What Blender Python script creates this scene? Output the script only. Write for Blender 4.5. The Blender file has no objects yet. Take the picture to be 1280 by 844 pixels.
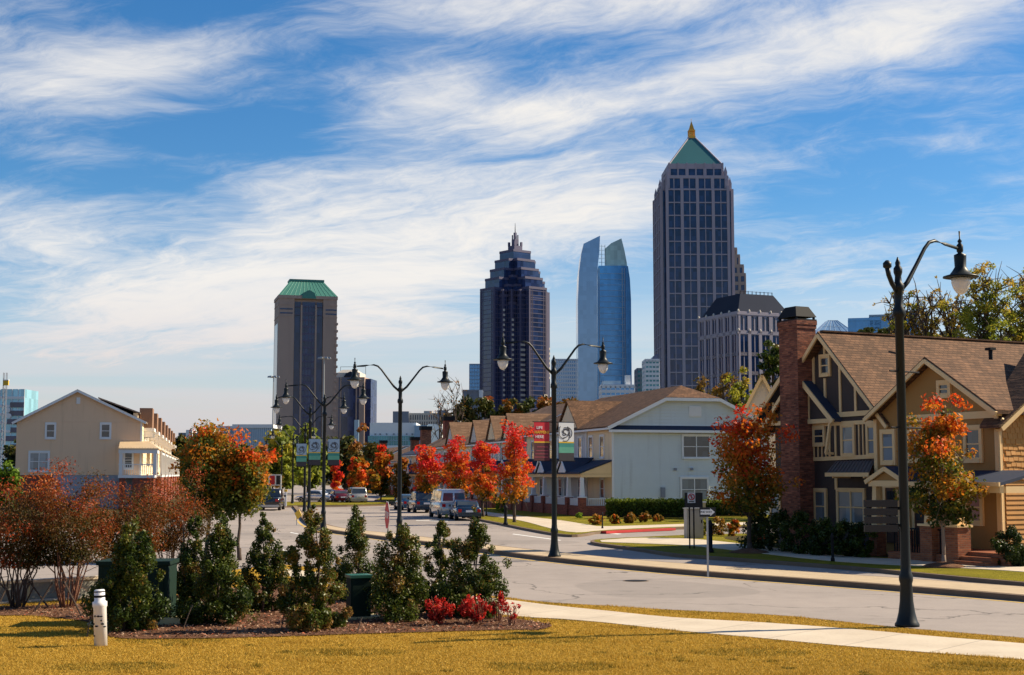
import bpy, math, random
import numpy as np
from mathutils import Vector, Matrix
R = math.radians
scene = bpy.context.scene
COL = scene.collection

# ------------------------------------------------------------------ camera, sky, sun, exposure
CAM_H = 3.2
F = 1778.0
PITCH = math.atan(171.0 / F)
cam_d = bpy.data.cameras.new('camera')
cam_d.sensor_width = 36.0
cam_d.lens = 36.0 * F / 1280.0
cam_d.clip_start = 0.5
cam_d.clip_end = 9000.0
cam = bpy.data.objects.new('camera', cam_d)
COL.objects.link(cam)
cam.location = (0, 0, CAM_H)
cam.rotation_euler = (math.pi / 2 + PITCH, 0, 0)
scene.camera = cam

SUN_ELEV = R(37)
SUN_AZ = R(15)            # measured from +X towards +Y
sd = Vector((math.cos(SUN_AZ) * math.cos(SUN_ELEV), math.sin(SUN_AZ) * math.cos(SUN_ELEV), math.sin(SUN_ELEV)))
sun_d = bpy.data.lights.new('sun', 'SUN')
sun_d.energy = 5.0
sun_d.angle = R(0.5)
sun_d.color = (1.0, 0.86, 0.64)
sun = bpy.data.objects.new('sun', sun_d)
COL.objects.link(sun)
sun.rotation_euler = sd.to_track_quat('Z', 'Y').to_euler()

scene.view_settings.view_transform = 'Standard'
scene.view_settings.look = 'None'
scene.view_settings.exposure = 0.80
scene.view_settings.gamma = 1.0
scene.view_settings.use_curve_mapping = False


class NT:
    """small helper for building node trees"""
    def __init__(s, tree):
        s.t = tree

    def n(s, typ, **kw):
        nd = s.t.nodes.new(typ)
        for k, v in kw.items():
            setattr(nd, k, v)
        return nd

    def put(s, sock, v):
        if isinstance(v, bpy.types.NodeSocket):
            s.t.links.new(v, sock)
        elif v is not None:
            if hasattr(sock, 'default_value'):
                if sock.type == 'RGBA' and len(v) == 3:
                    v = (*v, 1)
                sock.default_value = v

    def m(s, op, a, b=None, c=None, clamp=False):
        nd = s.n('ShaderNodeMath', operation=op)
        nd.use_clamp = clamp
        s.put(nd.inputs[0], a)
        if b is not None: s.put(nd.inputs[1], b)
        if c is not None: s.put(nd.inputs[2], c)
        return nd.outputs[0]

    def mix(s, f, a, b, typ='MIX'):
        nd = s.n('ShaderNodeMix', data_type='RGBA', blend_type=typ)
        s.put(nd.inputs[0], f); s.put(nd.inputs[6], a); s.put(nd.inputs[7], b)
        return nd.outputs[2]

    def noise(s, vec, scale, detail=4, rough=0.55, dist=0.0):
        nd = s.n('ShaderNodeTexNoise')
        if vec is not None: s.put(nd.inputs['Vector'], vec)
        nd.inputs['Scale'].default_value = scale
        nd.inputs['Detail'].default_value = detail
        nd.inputs['Roughness'].default_value = rough
        nd.inputs['Distortion'].default_value = dist
        return nd.outputs[0]

    def smooth(s, v, lo, hi, a=0.0, b=1.0):
        nd = s.n('ShaderNodeMapRange', interpolation_type='SMOOTHSTEP')
        s.put(nd.inputs[0], v)
        nd.inputs[1].default_value = lo; nd.inputs[2].default_value = hi
        nd.inputs[3].default_value = a; nd.inputs[4].default_value = b
        return nd.outputs[0]

    def xyz(s, vec):
        nd = s.n('ShaderNodeSeparateXYZ'); s.put(nd.inputs[0], vec)
        return nd.outputs

    def comb(s, x, y, z):
        nd = s.n('ShaderNodeCombineXYZ')
        s.put(nd.inputs[0], x); s.put(nd.inputs[1], y); s.put(nd.inputs[2], z)
        return nd.outputs[0]

    def ramp(s, v, stops, interp='LINEAR'):
        nd = s.n('ShaderNodeValToRGB')
        nd.color_ramp.interpolation = interp
        e = nd.color_ramp.elements
        while len(e) < len(stops): e.new(0.5)
        for i, (p, c) in enumerate(stops):
            e[i].position = p; e[i].color = (*c, 1)
        s.put(nd.inputs[0], v)
        return nd.outputs[0]


def build_world():
    w = bpy.data.worlds.new('World'); scene.world = w
    w.use_nodes = True
    t = w.node_tree; t.nodes.clear(); N = NT(t)
    sky = N.n('ShaderNodeTexSky', sky_type='NISHITA')
    sky.sun_disc = False
    sky.sun_elevation = SUN_ELEV
    sky.sun_rotation = math.pi / 2 - SUN_AZ
    sky.air_density = 1.0; sky.dust_density = 0.25; sky.ozone_density = 3.0
    sky.altitude = 300
    hs = N.n('ShaderNodeHueSaturation')
    hs.inputs['Saturation'].default_value = 1.3
    hs.inputs['Value'].default_value = 0.92
    t.links.new(sky.outputs[0], hs.inputs['Color'])
    blue = N.mix(1.0, hs.outputs[0], (0.86, 1.02, 1.10), 'MULTIPLY')
    tc = N.n('ShaderNodeTexCoord')
    x, y, z = N.xyz(tc.outputs['Generated'])
    az = N.m('MULTIPLY', N.m('ARCTAN2', x, y), 57.2958)            # degrees right of north
    el = N.m('MULTIPLY', N.m('ARCSINE', z), 57.2958)               # degrees above horizon
    # cirrus sheet: direction intersected with a high, flat layer
    zz = N.m('MAXIMUM', N.m('ADD', z, 0.15), 0.05)
    u = N.m('DIVIDE', x, zz); v = N.m('DIVIDE', y, zz)
    warp = N.noise(N.comb(u, v, 3.3), 1.1, 4, 0.55)
    wv = N.m('MULTIPLY', N.m('SUBTRACT', warp, 0.5), 1.5)
    def rot(a, su, sv, off):
        ca, sa = math.cos(R(a)), math.sin(R(a))
        uu = N.m('ADD', N.m('MULTIPLY', u, ca * su), N.m('MULTIPLY', v, -sa * su))
        vv = N.m('ADD', N.m('MULTIPLY', u, sa * sv), N.m('MULTIPLY', v, ca * sv))
        return N.comb(N.m('ADD', uu, N.m('MULTIPLY', wv, 0.35)), N.m('ADD', vv, N.m('MULTIPLY', wv, 0.8)), off)
    n1 = N.noise(rot(14, 0.75, 1.0, 1.7), 1.9, 9, 0.62, 0.35)
    n2 = N.noise(rot(30, 0.7, 2.0, 8.1), 4.6, 8, 0.68, 0.5)
    n3 = N.noise(rot(20, 0.8, 1.1, 4.2), 0.8, 3, 0.5)
    # broad banks of cloud (azimuth, elevation, half widths in degrees, tilt, weight)
    banks = [(-18.5, 14.8, 6.5, 2.2, 4, .75), (-20, 9.3, 6, 1.8, 6, .8), (-3, 9.6, 12, 2.6, 9, 1.0), (-8, 6.6, 10, 1.8, 0, .55),
             (13, 16.7, 13, 1.6, 9, .95), (0, 18.6, 13, 1.1, 2, .8), (5, 12, 5, 1.6, 8, .5), (-4, 15.2, 3.6, 1.5, 8, .8), (-13, 16.4, 5, .8, 14, .6), (-17, 12.3, 4, .5, 4, .5), (1, 14.2, 6, .9, 10, .5),  (17, 9.6, 6, 1.3, 10, .35),
             (14.5, 6.2, 7, 1.8, 0, .5), (-15, 5.6, 9, 2.2, 2, .8), (-8, 11.5, 6, 1.2, 8, .4), (-11, 13.4, 4, 1.0, 12, -.45), (7, 13.6, 6, 1.1, 4, -.3), (-11, 18.2, 5, .8, 4, -.5)]
    mask = None
    for (a0, e0, wa, we, tilt, wt) in banks:
        ca, sa = math.cos(R(tilt)), math.sin(R(tilt))
        da = N.m('SUBTRACT', az, a0); de = N.m('SUBTRACT', el, e0)
        p = N.m('DIVIDE', N.m('ADD', N.m('MULTIPLY', da, ca), N.m('MULTIPLY', de, sa)), wa)
        q = N.m('DIVIDE', N.m('ADD', N.m('MULTIPLY', da, -sa), N.m('MULTIPLY', de, ca)), we)
        r2 = N.m('ADD', N.m('MULTIPLY', p, p), N.m('MULTIPLY', q, q))
        g = N.m('MULTIPLY', N.m('EXPONENT', N.m('MULTIPLY', r2, -1.0)), wt)
        mask = g if mask is None else N.m('ADD', mask, g)
    base = N.m('ADD', N.m('MULTIPLY', n1, 0.62), N.m('MULTIPLY', n2, 0.36))
    base = N.m('ADD', base, N.m('MULTIPLY', N.m('SUBTRACT', n3, 0.5), 0.35))
    n5 = N.noise(rot(24, 1.1, 1.7, 2.2), 11.0, 6, 0.7, 0.3)
    base = N.m('ADD', base, N.m('MULTIPLY', N.m('SUBTRACT', n5, 0.5), 0.22))
    bandn = N.noise(N.comb(N.m('MULTIPLY', az, 0.045), N.m('MULTIPLY', el, 0.75), 5.0), 1.0, 5, 0.6, 0.4)
    dens = N.smooth(N.m('ADD', base, N.m('MULTIPLY', mask, 0.33)), 0.455, 0.92)
    lower = N.smooth(el, 8.5, 0.5)
    low = N.smooth(el, 11.0, 1.5)                                   # thicker veil seen edge-on near the horizon
    veil = N.m('MULTIPLY', low, N.smooth(bandn, 0.32, 0.56, 0.70, 1.0))
    dens = N.m('MAXIMUM', dens, N.m('MULTIPLY', veil, 0.86), clamp=True)
    thick = N.smooth(N.m('ADD', n2, n1), 0.75, 1.35)
    ccol = N.mix(lower, (7.6, 7.35, 7.0), (5.5, 4.75, 4.8))
    ccol = N.mix(thick, N.mix(0.25, ccol, (5.2, 5.6, 6.4)), ccol)
    out = N.mix(dens, blue, ccol)
    bg = N.n('ShaderNodeBackground'); bg.inputs['Strength'].default_value = 0.070
    t.links.new(out, bg.inputs['Color'])
    o = N.n('ShaderNodeOutputWorld'); t.links.new(bg.outputs[0], o.inputs['Surface'])
build_world()

# ------------------------------------------------------------------ mapping photo positions to the site
CP, SP = math.cos(PITCH), math.sin(PITCH)
def ray(px, py):
    a, b = px - 640.0, 422.0 - py
    return Vector((a, F * CP - b * SP, F * SP + b * CP))
def G(px, py, z=0.0):                     # where the line of sight meets the ground
    d = ray(px, py); t = (z - CAM_H) / d.z
    return Vector((d.x * t, d.y * t, z))
def P(px, py, Y):                         # point at distance Y
    d = ray(px, py); t = Y / d.y
    return Vector((d.x * t, Y, CAM_H + d.z * t))
def hit(O, D, px, py):                    # on a vertical plane through O along D: (distance along, height)
    d = ray(px, py)
    nx, ny = D[1], -D[0]
    t = (nx * O[0] + ny * O[1]) / (nx * d.x + ny * d.y)
    X, Y = d.x * t, d.y * t
    return ((X - O[0]) * D[0] + (Y - O[1]) * D[1], CAM_H + d.z * t)

# ------------------------------------------------------------------ materials
MATS = {}
def new_mat(name):
    m = bpy.data.materials.new(name); m.use_nodes = True
    t = m.node_tree; t.nodes.clear(); N = NT(t)
    o = N.n('ShaderNodeOutputMaterial'); b = N.n('ShaderNodeBsdfPrincipled')
    t.links.new(b.outputs[0], o.inputs[0])
    MATS[name] = m
    return m, N, b, o

def mat(name, col, rough=0.7, var=0.15, scale=3.0, bump=0.0, metal=0.0, spec=0.4, coat=0.0, bscale=None):
    m, N, b, o = new_mat(name)
    tc = N.n('ShaderNodeTexCoord').outputs['Object']
    n = N.noise(tc, scale, 5, 0.6)
    n2 = N.noise(tc, scale * 0.17, 3, 0.5)
    f = N.m('ADD', N.m('MULTIPLY', N.m('SUBTRACT', n, 0.5), var * 2.2), N.m('MULTIPLY', N.m('SUBTRACT', n2, 0.5), var * 2.0))
    f = N.m('ADD', f, 1.0)
    c = N.mix(1.0, col, N.comb(f, f, f), 'MULTIPLY')
    if name.startswith('wall_') or name.startswith('stone_') or name == 'concrete_wall':
        # rain streaks and grime
        x, y, z = N.xyz(tc); k = 0.04 if name.startswith('stone_') else 1.0
        st = N.noise(N.comb(N.m('MULTIPLY', x, 2.2 * k), N.m('MULTIPLY', y, 2.2 * k), N.m('MULTIPLY', z, .18 * k)), 1.0, 4, .6)
        c = N.mix(N.m('MULTIPLY', N.smooth(st, .52, .78), .32), c, (col[0] * .5, col[1] * .46, col[2] * .42))
    N.put(b.inputs['Base Color'], c)
    b.inputs['Roughness'].default_value = rough
    b.inputs['Metallic'].default_value = metal
    b.inputs['Specular IOR Level'].default_value = spec
    b.inputs['Coat Weight'].default_value = coat
    if bump:
        bn = N.n('ShaderNodeBump'); bn.inputs['Strength'].default_value = bump
        bn.inputs['Distance'].default_value = 0.03
        N.put(bn.inputs['Height'], N.noise(tc, bscale or scale * 6, 4, 0.6))
        N.put(b.inputs['Normal'], bn.outputs[0])
    return m

def facing_uv(N):
    """(along, up) coordinates that follow whichever way the face looks, in object space"""
    tc = N.n('ShaderNodeTexCoord')
    x, y, z = N.xyz(tc.outputs['Object']); nx, ny, nz = N.xyz(tc.outputs['Normal'])
    s = N.m('GREATER_THAN', N.m('ABSOLUTE', nx), N.m('ABSOLUTE', ny))
    u = N.m('ADD', N.m('MULTIPLY', y, s), N.m('MULTIPLY', x, N.m('SUBTRACT', 1.0, s)))
    return u, z, tc.outputs['Object']

def brick_mat(name, c1, c2, mortar, bw=0.22, bh=0.075, msize=0.01, rough=0.85, bump=0.5, var=0.25, dist=0.02, offset=0.5):
    m, N, b, o = new_mat(name)
    u, z, ob = facing_uv(N)
    br = N.n('ShaderNodeTexBrick')
    br.offset = offset
    N.put(br.inputs['Vector'], N.comb(u, z, 0.0))
    br.inputs['Scale'].default_value = 1.0
    br.inputs['Brick Width'].default_value = bw; br.inputs['Row Height'].default_value = bh
    br.inputs['Mortar Size'].default_value = msize
    N.put(br.inputs['Color1'], c1); N.put(br.inputs['Color2'], c2); N.put(br.inputs['Mortar'], mortar)
    n = N.noise(ob, 0.9, 5, 0.65)
    n2 = N.noise(N.comb(N.m('DIVIDE', u, bw * 2), N.m('DIVIDE', z, bh), 0.0), 1.0, 2, 0.5)
    f = N.m('ADD', 1.0, N.m('MULTIPLY', N.m('SUBTRACT', N.m('ADD', n, n2), 1.0), var * 2.4))
    N.put(b.inputs['Base Color'], N.mix(1.0, br.outputs['Color'], N.comb(f, f, f), 'MULTIPLY'))
    b.inputs['Roughness'].default_value = rough
    b.inputs['Specular IOR Level'].default_value = 0.2
    bn = N.n('ShaderNodeBump'); bn.inputs['Strength'].default_value = bump; bn.inputs['Distance'].default_value = dist
    N.put(bn.inputs['Height'], N.m('SUBTRACT', N.m('MULTIPLY', n2, 0.6), br.outputs['Fac']))
    N.put(b.inputs['Normal'], bn.outputs[0])
    return m

def glass_mat(name, col, rough=0.08, var=0.3, cell=(1.2, 1.6), spec=0.8, metal=0.0):
    """dark window glass, slight reflection differences painted into the base colour pane by pane"""
    m, N, b, o = new_mat(name)
    u, z, ob = facing_uv(N)
    cu = N.m('FLOOR', N.m('DIVIDE', u, cell[0])); cz = N.m('FLOOR', N.m('DIVIDE', z, cell[1]))
    wn = N.n('ShaderNodeTexWhiteNoise', noise_dimensions='3D'); N.put(wn.inputs['Vector'], N.comb(cu, cz, 1.5))
    f = N.m('ADD', 1.0 - var, N.m('MULTIPLY', wn.outputs['Value'], var * 2))
    N.put(b.inputs['Base Color'], N.mix(1.0, col, N.comb(f, f, f), 'MULTIPLY'))
    b.inputs['Roughness'].default_value = rough
    b.inputs['Specular IOR Level'].default_value = spec
    b.inputs['Metallic'].default_value = metal
    bn = N.n('ShaderNodeBump'); bn.inputs['Strength'].default_value = 0.04; bn.inputs['Distance'].default_value = 0.5
    N.put(bn.inputs['Height'], N.noise(ob, 0.35, 2, 0.5)); N.put(b.inputs['Normal'], bn.outputs[0])
    return m

def leaf_mat(name, stops, transl=0.35, rough=0.55):
    m, N, b, o = new_mat(name)
    at = N.n('ShaderNodeAttribute', attribute_name='tint')
    c = N.ramp(at.outputs['Fac'], stops)
    N.put(b.inputs['Base Color'], c); b.inputs['Roughness'].default_value = rough
    b.inputs['Specular IOR Level'].default_value = 0.25
    tr = N.n('ShaderNodeBsdfTranslucent'); N.put(tr.inputs[0], c)
    mx = N.n('ShaderNodeMixShader'); mx.inputs[0].default_value = transl
    N.t.links.new(b.outputs[0], mx.inputs[1]); N.t.links.new(tr.outputs[0], mx.inputs[2])
    N.t.links.new(mx.outputs[0], o.inputs[0])
    return m

def ground_mats():
    # asphalt / worn concrete carriageway
    m, N, b, o = new_mat('road_surface')
    tc = N.n('ShaderNodeTexCoord').outputs['Object']
    n = N.noise(tc, 0.12, 4, 0.6); n2 = N.noise(tc, 1.4, 5, 0.65); n3 = N.noise(tc, 22, 3, 0.6)
    c = N.ramp(N.m('ADD', N.m('MULTIPLY', n, 0.6), N.m('MULTIPLY', n2, 0.4)), [(0.3, (.25, .215, .19)), (0.5, (.31, .265, .235)), (0.7, (.36, .305, .265))])
    g = N.m('ADD', 0.82, N.m('MULTIPLY', n3, 0.36)); c = N.mix(1.0, c, N.comb(g, g, g), 'MULTIPLY')
    vo = N.n('ShaderNodeTexVoronoi', feature='DISTANCE_TO_EDGE'); vo.inputs['Scale'].default_value = 0.13
    wv = N.n('ShaderNodeVectorMath', operation='ADD'); N.put(wv.inputs[0], tc)
    nz = N.n('ShaderNodeTexNoise'); N.put(nz.inputs['Vector'], tc); nz.inputs['Scale'].default_value = 0.5; nz.inputs['Detail'].default_value = 6
    sc = N.n('ShaderNodeVectorMath', operation='SCALE'); N.put(sc.inputs[0], nz.outputs['Color']); sc.inputs['Scale'].default_value = 3.0
    N.put(wv.inputs[1], sc.outputs[0]); N.put(vo.inputs['Vector'], wv.outputs[0])
    crack = N.m('MULTIPLY', N.smooth(vo.outputs['Distance'], 0.009, 0.0), N.smooth(n, 0.40, 0.5))
    c = N.mix(N.m('MULTIPLY', crack, 0.75), c, (.05, .045, .04))
    stain = N.smooth(N.noise(tc, 0.8, 5, 0.65), 0.58, 0.74)
    c = N.mix(N.m('MULTIPLY', stain, 0.5), c, (.15, .13, .115))
    patch = N.smooth(N.noise(tc, 0.07, 1, 0.3), 0.56, 0.565)
    c = N.mix(N.m('MULTIPLY', patch, 0.22), c, (.12, .11, .10))
    N.put(b.inputs['Base Color'], c); b.inputs['Roughness'].default_value = 0.85; b.inputs['Specular IOR Level'].default_value = 0.25
    bn = N.n('ShaderNodeBump'); bn.inputs['Strength'].default_value = 0.25; bn.inputs['Distance'].default_value = 0.02
    N.put(bn.inputs['Height'], n3); N.put(b.inputs['Normal'], bn.outputs[0])
    # lawn
    for nm, st in (('dry_lawn', [(0.25, (.20, .115, .018)), (0.42, (.36, .20, .024)), (0.6, (.47, .285, .035)), (0.8, (.55, .36, .055))]),
                   ('verge_grass', [(0.25, (.07, .075, .012)), (0.45, (.16, .14, .015)), (0.62, (.27, .22, .02)), (0.8, (.36, .27, .03))]),
                   ('bare_earth', [(0.25, (.03, .026, .012)), (0.5, (.07, .055, .022)), (0.75, (.12, .09, .04))]),
                   ('mulch', [(0.25, (.05, .02, .012)), (0.45, (.13, .06, .035)), (0.6, (.2, .11, .065)), (0.8, (.32, .22, .15))])):
        m, N, b, o = new_mat(nm)
        tc = N.n('ShaderNodeTexCoord').outputs['Object']
        n = N.noise(tc, 0.35, 4, 0.55); n2 = N.noise(tc, 3.0, 5, 0.7); n3 = N.noise(tc, 26, 4, 0.7)
        f = N.m('ADD', N.m('MULTIPLY', n, 0.35), N.m('ADD', N.m('MULTIPLY', n2, 0.3), N.m('MULTIPLY', n3, 0.35)))
        N.put(b.inputs['Base Color'], N.ramp(f, st)); b.inputs['Roughness'].default_value = 0.95
        b.inputs['Specular IOR Level'].default_value = 0.05
        bn = N.n('ShaderNodeBump'); bn.inputs['Strength'].default_value = 0.9; bn.inputs['Distance'].default_value = 0.05
        N.put(bn.inputs['Height'], n3); N.put(b.inputs['Normal'], bn.outputs[0])
    # pavement concrete with joints every 1.5 m
    m, N, b, o = new_mat('pavement_concrete')
    tc = N.n('ShaderNodeTexCoord').outputs['Object']
    n = N.noise(tc, 0.8, 5, 0.6); n3 = N.noise(tc, 14, 3, 0.6)
    c = N.ramp(N.m('ADD', N.m('MULTIPLY', n, 0.7), N.m('MULTIPLY', n3, 0.3)), [(0.3, (.44, .36, .265)), (0.55, (.56, .47, .35)), (0.75, (.62, .53, .41))])
    x, y, z = N.xyz(tc)
    w = N.m('FRACT', N.m('DIVIDE', N.m('ADD', N.m('MULTIPLY', x, 0.77), N.m('MULTIPLY', y, -0.64)), 1.6))
    jl = N.smooth(N.m('ABSOLUTE', N.m('SUBTRACT', w, 0.5)), 0.012, 0.004)
    c = N.mix(N.m('MULTIPLY', jl, 0.6), c, (.12, .1, .08))
    N.put(b.inputs['Base Color'], c); b.inputs['Roughness'].default_value = 0.85
ground_mats()

M = MATS
mat('kerb_concrete', (.17, .115, .075), .9, .25, 2, .3)
mat('median_paving', (.46, .35, .22), .9, .2, 2.0, .4)
mat('painted_yellow', (.62, .40, .06), .7, .3, 5)
mat('painted_white', (.7, .68, .64), .7, .2, 5)
mat('painted_red', (.42, .025, .02), .6, .2, 4)
mat('lamp_green_black', (.006, .010, .012), .45, .2, 2, 0, 0, .25)
mat('black_metal', (.012, .012, .014), .75, .2, 2, spec=.2)
mat('galvanised', (.38, .38, .37), .5, .15, 3, 0, .5)
mat('white_trim', (.74, .74, .72), .6, .05, 2)
mat('cream_trim', (.84, .57, .27), .65, .08, 2)
mat('wall_pale_blue', (.64, .68, .65), .75, .06, 1.2)
mat('wall_cream', (.80, .63, .40), .75, .06, 1.2)
mat('wall_grey', (.55, .53, .50), .75, .08, 1.2)
mat('wall_tan_house', (.78, .54, .34), .8, .05, 0.7)
mat('wall_charcoal', (.062, .044, .036), .8, .15, 1.5)
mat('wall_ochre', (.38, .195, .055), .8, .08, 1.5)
mat('wall_bay_brown', (.27, .145, .085), .8, .12, 1.5)
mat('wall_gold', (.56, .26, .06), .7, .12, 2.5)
mat('concrete_wall', (.25, .24, .20), .9, .25, 2.5, .3)
mat('foundation_paint', (.30, .33, .38), .85, .1, 2)
brick_mat('red_brick', (.32, .08, .045), (.17, .04, .028), (.20, .11, .08), bump=.5)
brick_mat('brown_brick', (.34, .12, .065), (.13, .04, .028), (.16, .085, .06), bump=.9, var=.45)
brick_mat('porch_brick', (.36, .12, .05), (.2, .06, .03), (.22, .13, .08), bump=.5)
brick_mat('roof_brown', (.185, .095, .05), (.105, .055, .03), (.06, .032, .02), bw=.26, bh=.11, msize=.01, bump=.9, var=.38, dist=.03)
brick_mat('roof_tan', (.25, .145, .085), (.17, .095, .055), (.11, .065, .04), bw=.6, bh=.16, msize=.012, bump=.6, var=.25, dist=.03)
brick_mat('roof_grey', (.27, .22, .18), (.2, .165, .135), (.1, .08, .07), bw=.6, bh=.16, msize=.012, bump=.6, var=.25, dist=.03)
mat('roof_navy_metal', (.035, .045, .075), .75, .15, 2, spec=.2)
mat('roof_tan_metal', (.62, .46, .28), .5, .1, 2, 0, .2)
glass_mat('window_glass', (.035, .045, .055), .06, .4, (.9, .8))
glass_mat('curtained_glass', (.18, .22, .24), .12, .5, (.5, .9))
mat('dark_void', (.012, .010, .010), .8, .1, 2)
mat('door_wood', (.07, .03, .018), .5, .3, 3)
mat('bark', (.085, .06, .045), .95, .35, 9, .7)
mat('bark_light', (.26, .19, .14), .9, .3, 9, .5)
mat('bark_red', (.22, .10, .06), .9, .3, 9, .5)
mat('utility_green', (.006, .022, .014), .7, .15, 2, spec=.2)
mat('utility_green_lid', (.02, .11, .07), .4, .15, 2)
mat('pvc_white', (.78, .77, .76), .45, .1, 6)
mat('plinth_cream', (.55, .45, .24), .8, .1, 4)
mat('sign_red', (.55, .02, .03), .5, .08, 4)
mat('sign_white', (.75, .75, .72), .5, .05, 4)
mat('sign_black', (.012, .012, .014), .5, .1, 4)
mat('sign_yellow', (.75, .45, .03), .5, .1, 4)
mat('sign_blue', (.02, .08, .42), .5, .1, 4)
mat('banner_maroon', (.10, .03, .035), .8, .2, 6)
mat('banner_teal', (.05, .26, .22), .8, .2, 6)
mat('banner_green', (.12, .38, .26), .8, .2, 6)
mat('banner_charcoal', (.05, .045, .05), .8, .2, 6)
mat('banner_pink', (.30, .06, .08), .8, .2, 6)
mat('rubber', (.015, .015, .015), .8, .1, 4)
mat('wheel_rim', (.5, .5, .5), .3, .05, 4, 0, .8)
for nm, c in (('paint_black', (.01, .012, .016)), ('paint_navy', (.012, .035, .07)), ('paint_blue', (.03, .10, .18)), ('paint_silver', (.38, .37, .35)), ('paint_maroon', (.12, .01, .015)), ('paint_white', (.7, .7, .7))):
    mat(nm, c, .25, .03, 1, 0, .35, .5, .8)
mat('tail_lamp', (.5, .008, .01), .2, .05, 4)
mat('gold_leaf', (.75, .36, .05), .35, .1, .2, 0, .5)
mat('copper_green', (.06, .22, .17), .55, .12, .08, 0, .1)
mat('copper_teal', (.03, .14, .15), .5, .1, .08, 0, .1)
mat('stone_pinkgrey', (.36, .32, .36), .75, .08, .05)
mat('stone_brown', (.42, .30, .235), .8, .10, .05)
mat('stone_purple', (.10, .09, .15), .6, .10, .05)
mat('stone_pale', (.62, .55, .46), .8, .08, .08)
mat('slate_navy', (.03, .036, .055), .9, .12, .1, spec=.1)
mat('panel_white', (.78, .78, .76), .6, .04, .1)
mat('panel_blue', (.30, .42, .52), .5, .08, .1)
mat('panel_grey', (.22, .24, .28), .7, .08, .1)
glass_mat('tower_glass_navy', (.02, .035, .10), .12, .4, (3.2, 3.9), .6)
glass_mat('tower_glass_dark', (.018, .04, .11), .12, .35, (2.0, 3.6), .5)
glass_mat('tower_glass_blue', (.07, .30, .60), .12, .12, (3.0, 4.0), .9, .25)
glass_mat('tower_glass_bluegrey', (.26, .42, .60), .15, .08, (3.0, 4.0), .9, .25)
glass_mat('tower_glass_aqua', (.28, .55, .66), .2, .2, (3.0, 4.0), .8, .2)
glass_mat('tower_glass_teal', (.03, .22, .26), .12, .3, (4.0, 4.0), .8, .2)
glass_mat('tower_glass_pale', (.34, .45, .42), .2, .15, (3.0, 4.0), .8, .1)

mm, N_, b_, o_ = new_mat('lamp_lens')
b_.inputs['Base Color'].default_value = (.80, .78, .74, 1); b_.inputs['Roughness'].default_value = .18
b_.inputs['Transmission Weight'].default_value = .25; b_.inputs['Specular IOR Level'].default_value = .6

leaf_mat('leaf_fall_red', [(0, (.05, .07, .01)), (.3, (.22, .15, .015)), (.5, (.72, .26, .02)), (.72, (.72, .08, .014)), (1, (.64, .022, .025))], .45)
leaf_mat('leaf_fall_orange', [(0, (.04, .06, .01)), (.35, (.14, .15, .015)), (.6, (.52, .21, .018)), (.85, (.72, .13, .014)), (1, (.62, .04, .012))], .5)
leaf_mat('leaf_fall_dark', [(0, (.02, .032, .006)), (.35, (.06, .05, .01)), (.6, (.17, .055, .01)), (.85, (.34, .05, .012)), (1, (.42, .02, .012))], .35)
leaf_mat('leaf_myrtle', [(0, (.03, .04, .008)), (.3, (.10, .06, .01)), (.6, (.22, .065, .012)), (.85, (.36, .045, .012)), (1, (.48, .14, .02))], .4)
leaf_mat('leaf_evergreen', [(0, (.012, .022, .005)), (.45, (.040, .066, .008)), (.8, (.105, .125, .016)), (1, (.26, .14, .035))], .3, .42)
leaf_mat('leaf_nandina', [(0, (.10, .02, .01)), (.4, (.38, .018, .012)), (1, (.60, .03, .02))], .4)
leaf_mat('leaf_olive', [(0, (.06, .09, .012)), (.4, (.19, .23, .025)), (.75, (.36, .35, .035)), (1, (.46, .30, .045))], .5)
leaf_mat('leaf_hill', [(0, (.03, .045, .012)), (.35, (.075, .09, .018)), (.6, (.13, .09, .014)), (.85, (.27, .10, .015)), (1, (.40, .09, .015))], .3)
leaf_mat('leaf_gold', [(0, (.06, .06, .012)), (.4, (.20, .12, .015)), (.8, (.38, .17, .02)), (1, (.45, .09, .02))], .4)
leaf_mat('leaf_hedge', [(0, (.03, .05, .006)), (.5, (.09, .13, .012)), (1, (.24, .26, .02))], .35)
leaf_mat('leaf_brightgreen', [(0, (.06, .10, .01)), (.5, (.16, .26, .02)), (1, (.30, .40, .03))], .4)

# ------------------------------------------------------------------ object helpers
def setp(o, label=None, cat=None, group=None, kind=None):
    if label: o['label'] = label
    if cat: o['category'] = cat
    if group: o['group'] = group
    if kind: o['kind'] = kind
    return o
def T(name, label, cat, loc=(0, 0, 0), rz=0.0, group=None):
    o = bpy.data.objects.new(name, None); COL.objects.link(o)
    o.location = loc; o.rotation_euler = (0, 0, rz); o.empty_display_size = 0.2
    return setp(o, label, cat, group)
def copy_tree(o, parent=None):
    c = o.copy(); COL.objects.link(c); c.parent = parent
    for ch in list(o.children): copy_tree(ch, c)
    return c

def FR(ox=0, oy=0, dx=1, dy=0, oz=0):
    """face frame: (along, outward, up) -> local coordinates"""
    return Matrix(((dx, dy, 0, ox), (dy, -dx, 0, oy), (0, 0, 1, oz), (0, 0, 0, 1)))
ID = Matrix.Identity(4)

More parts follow.
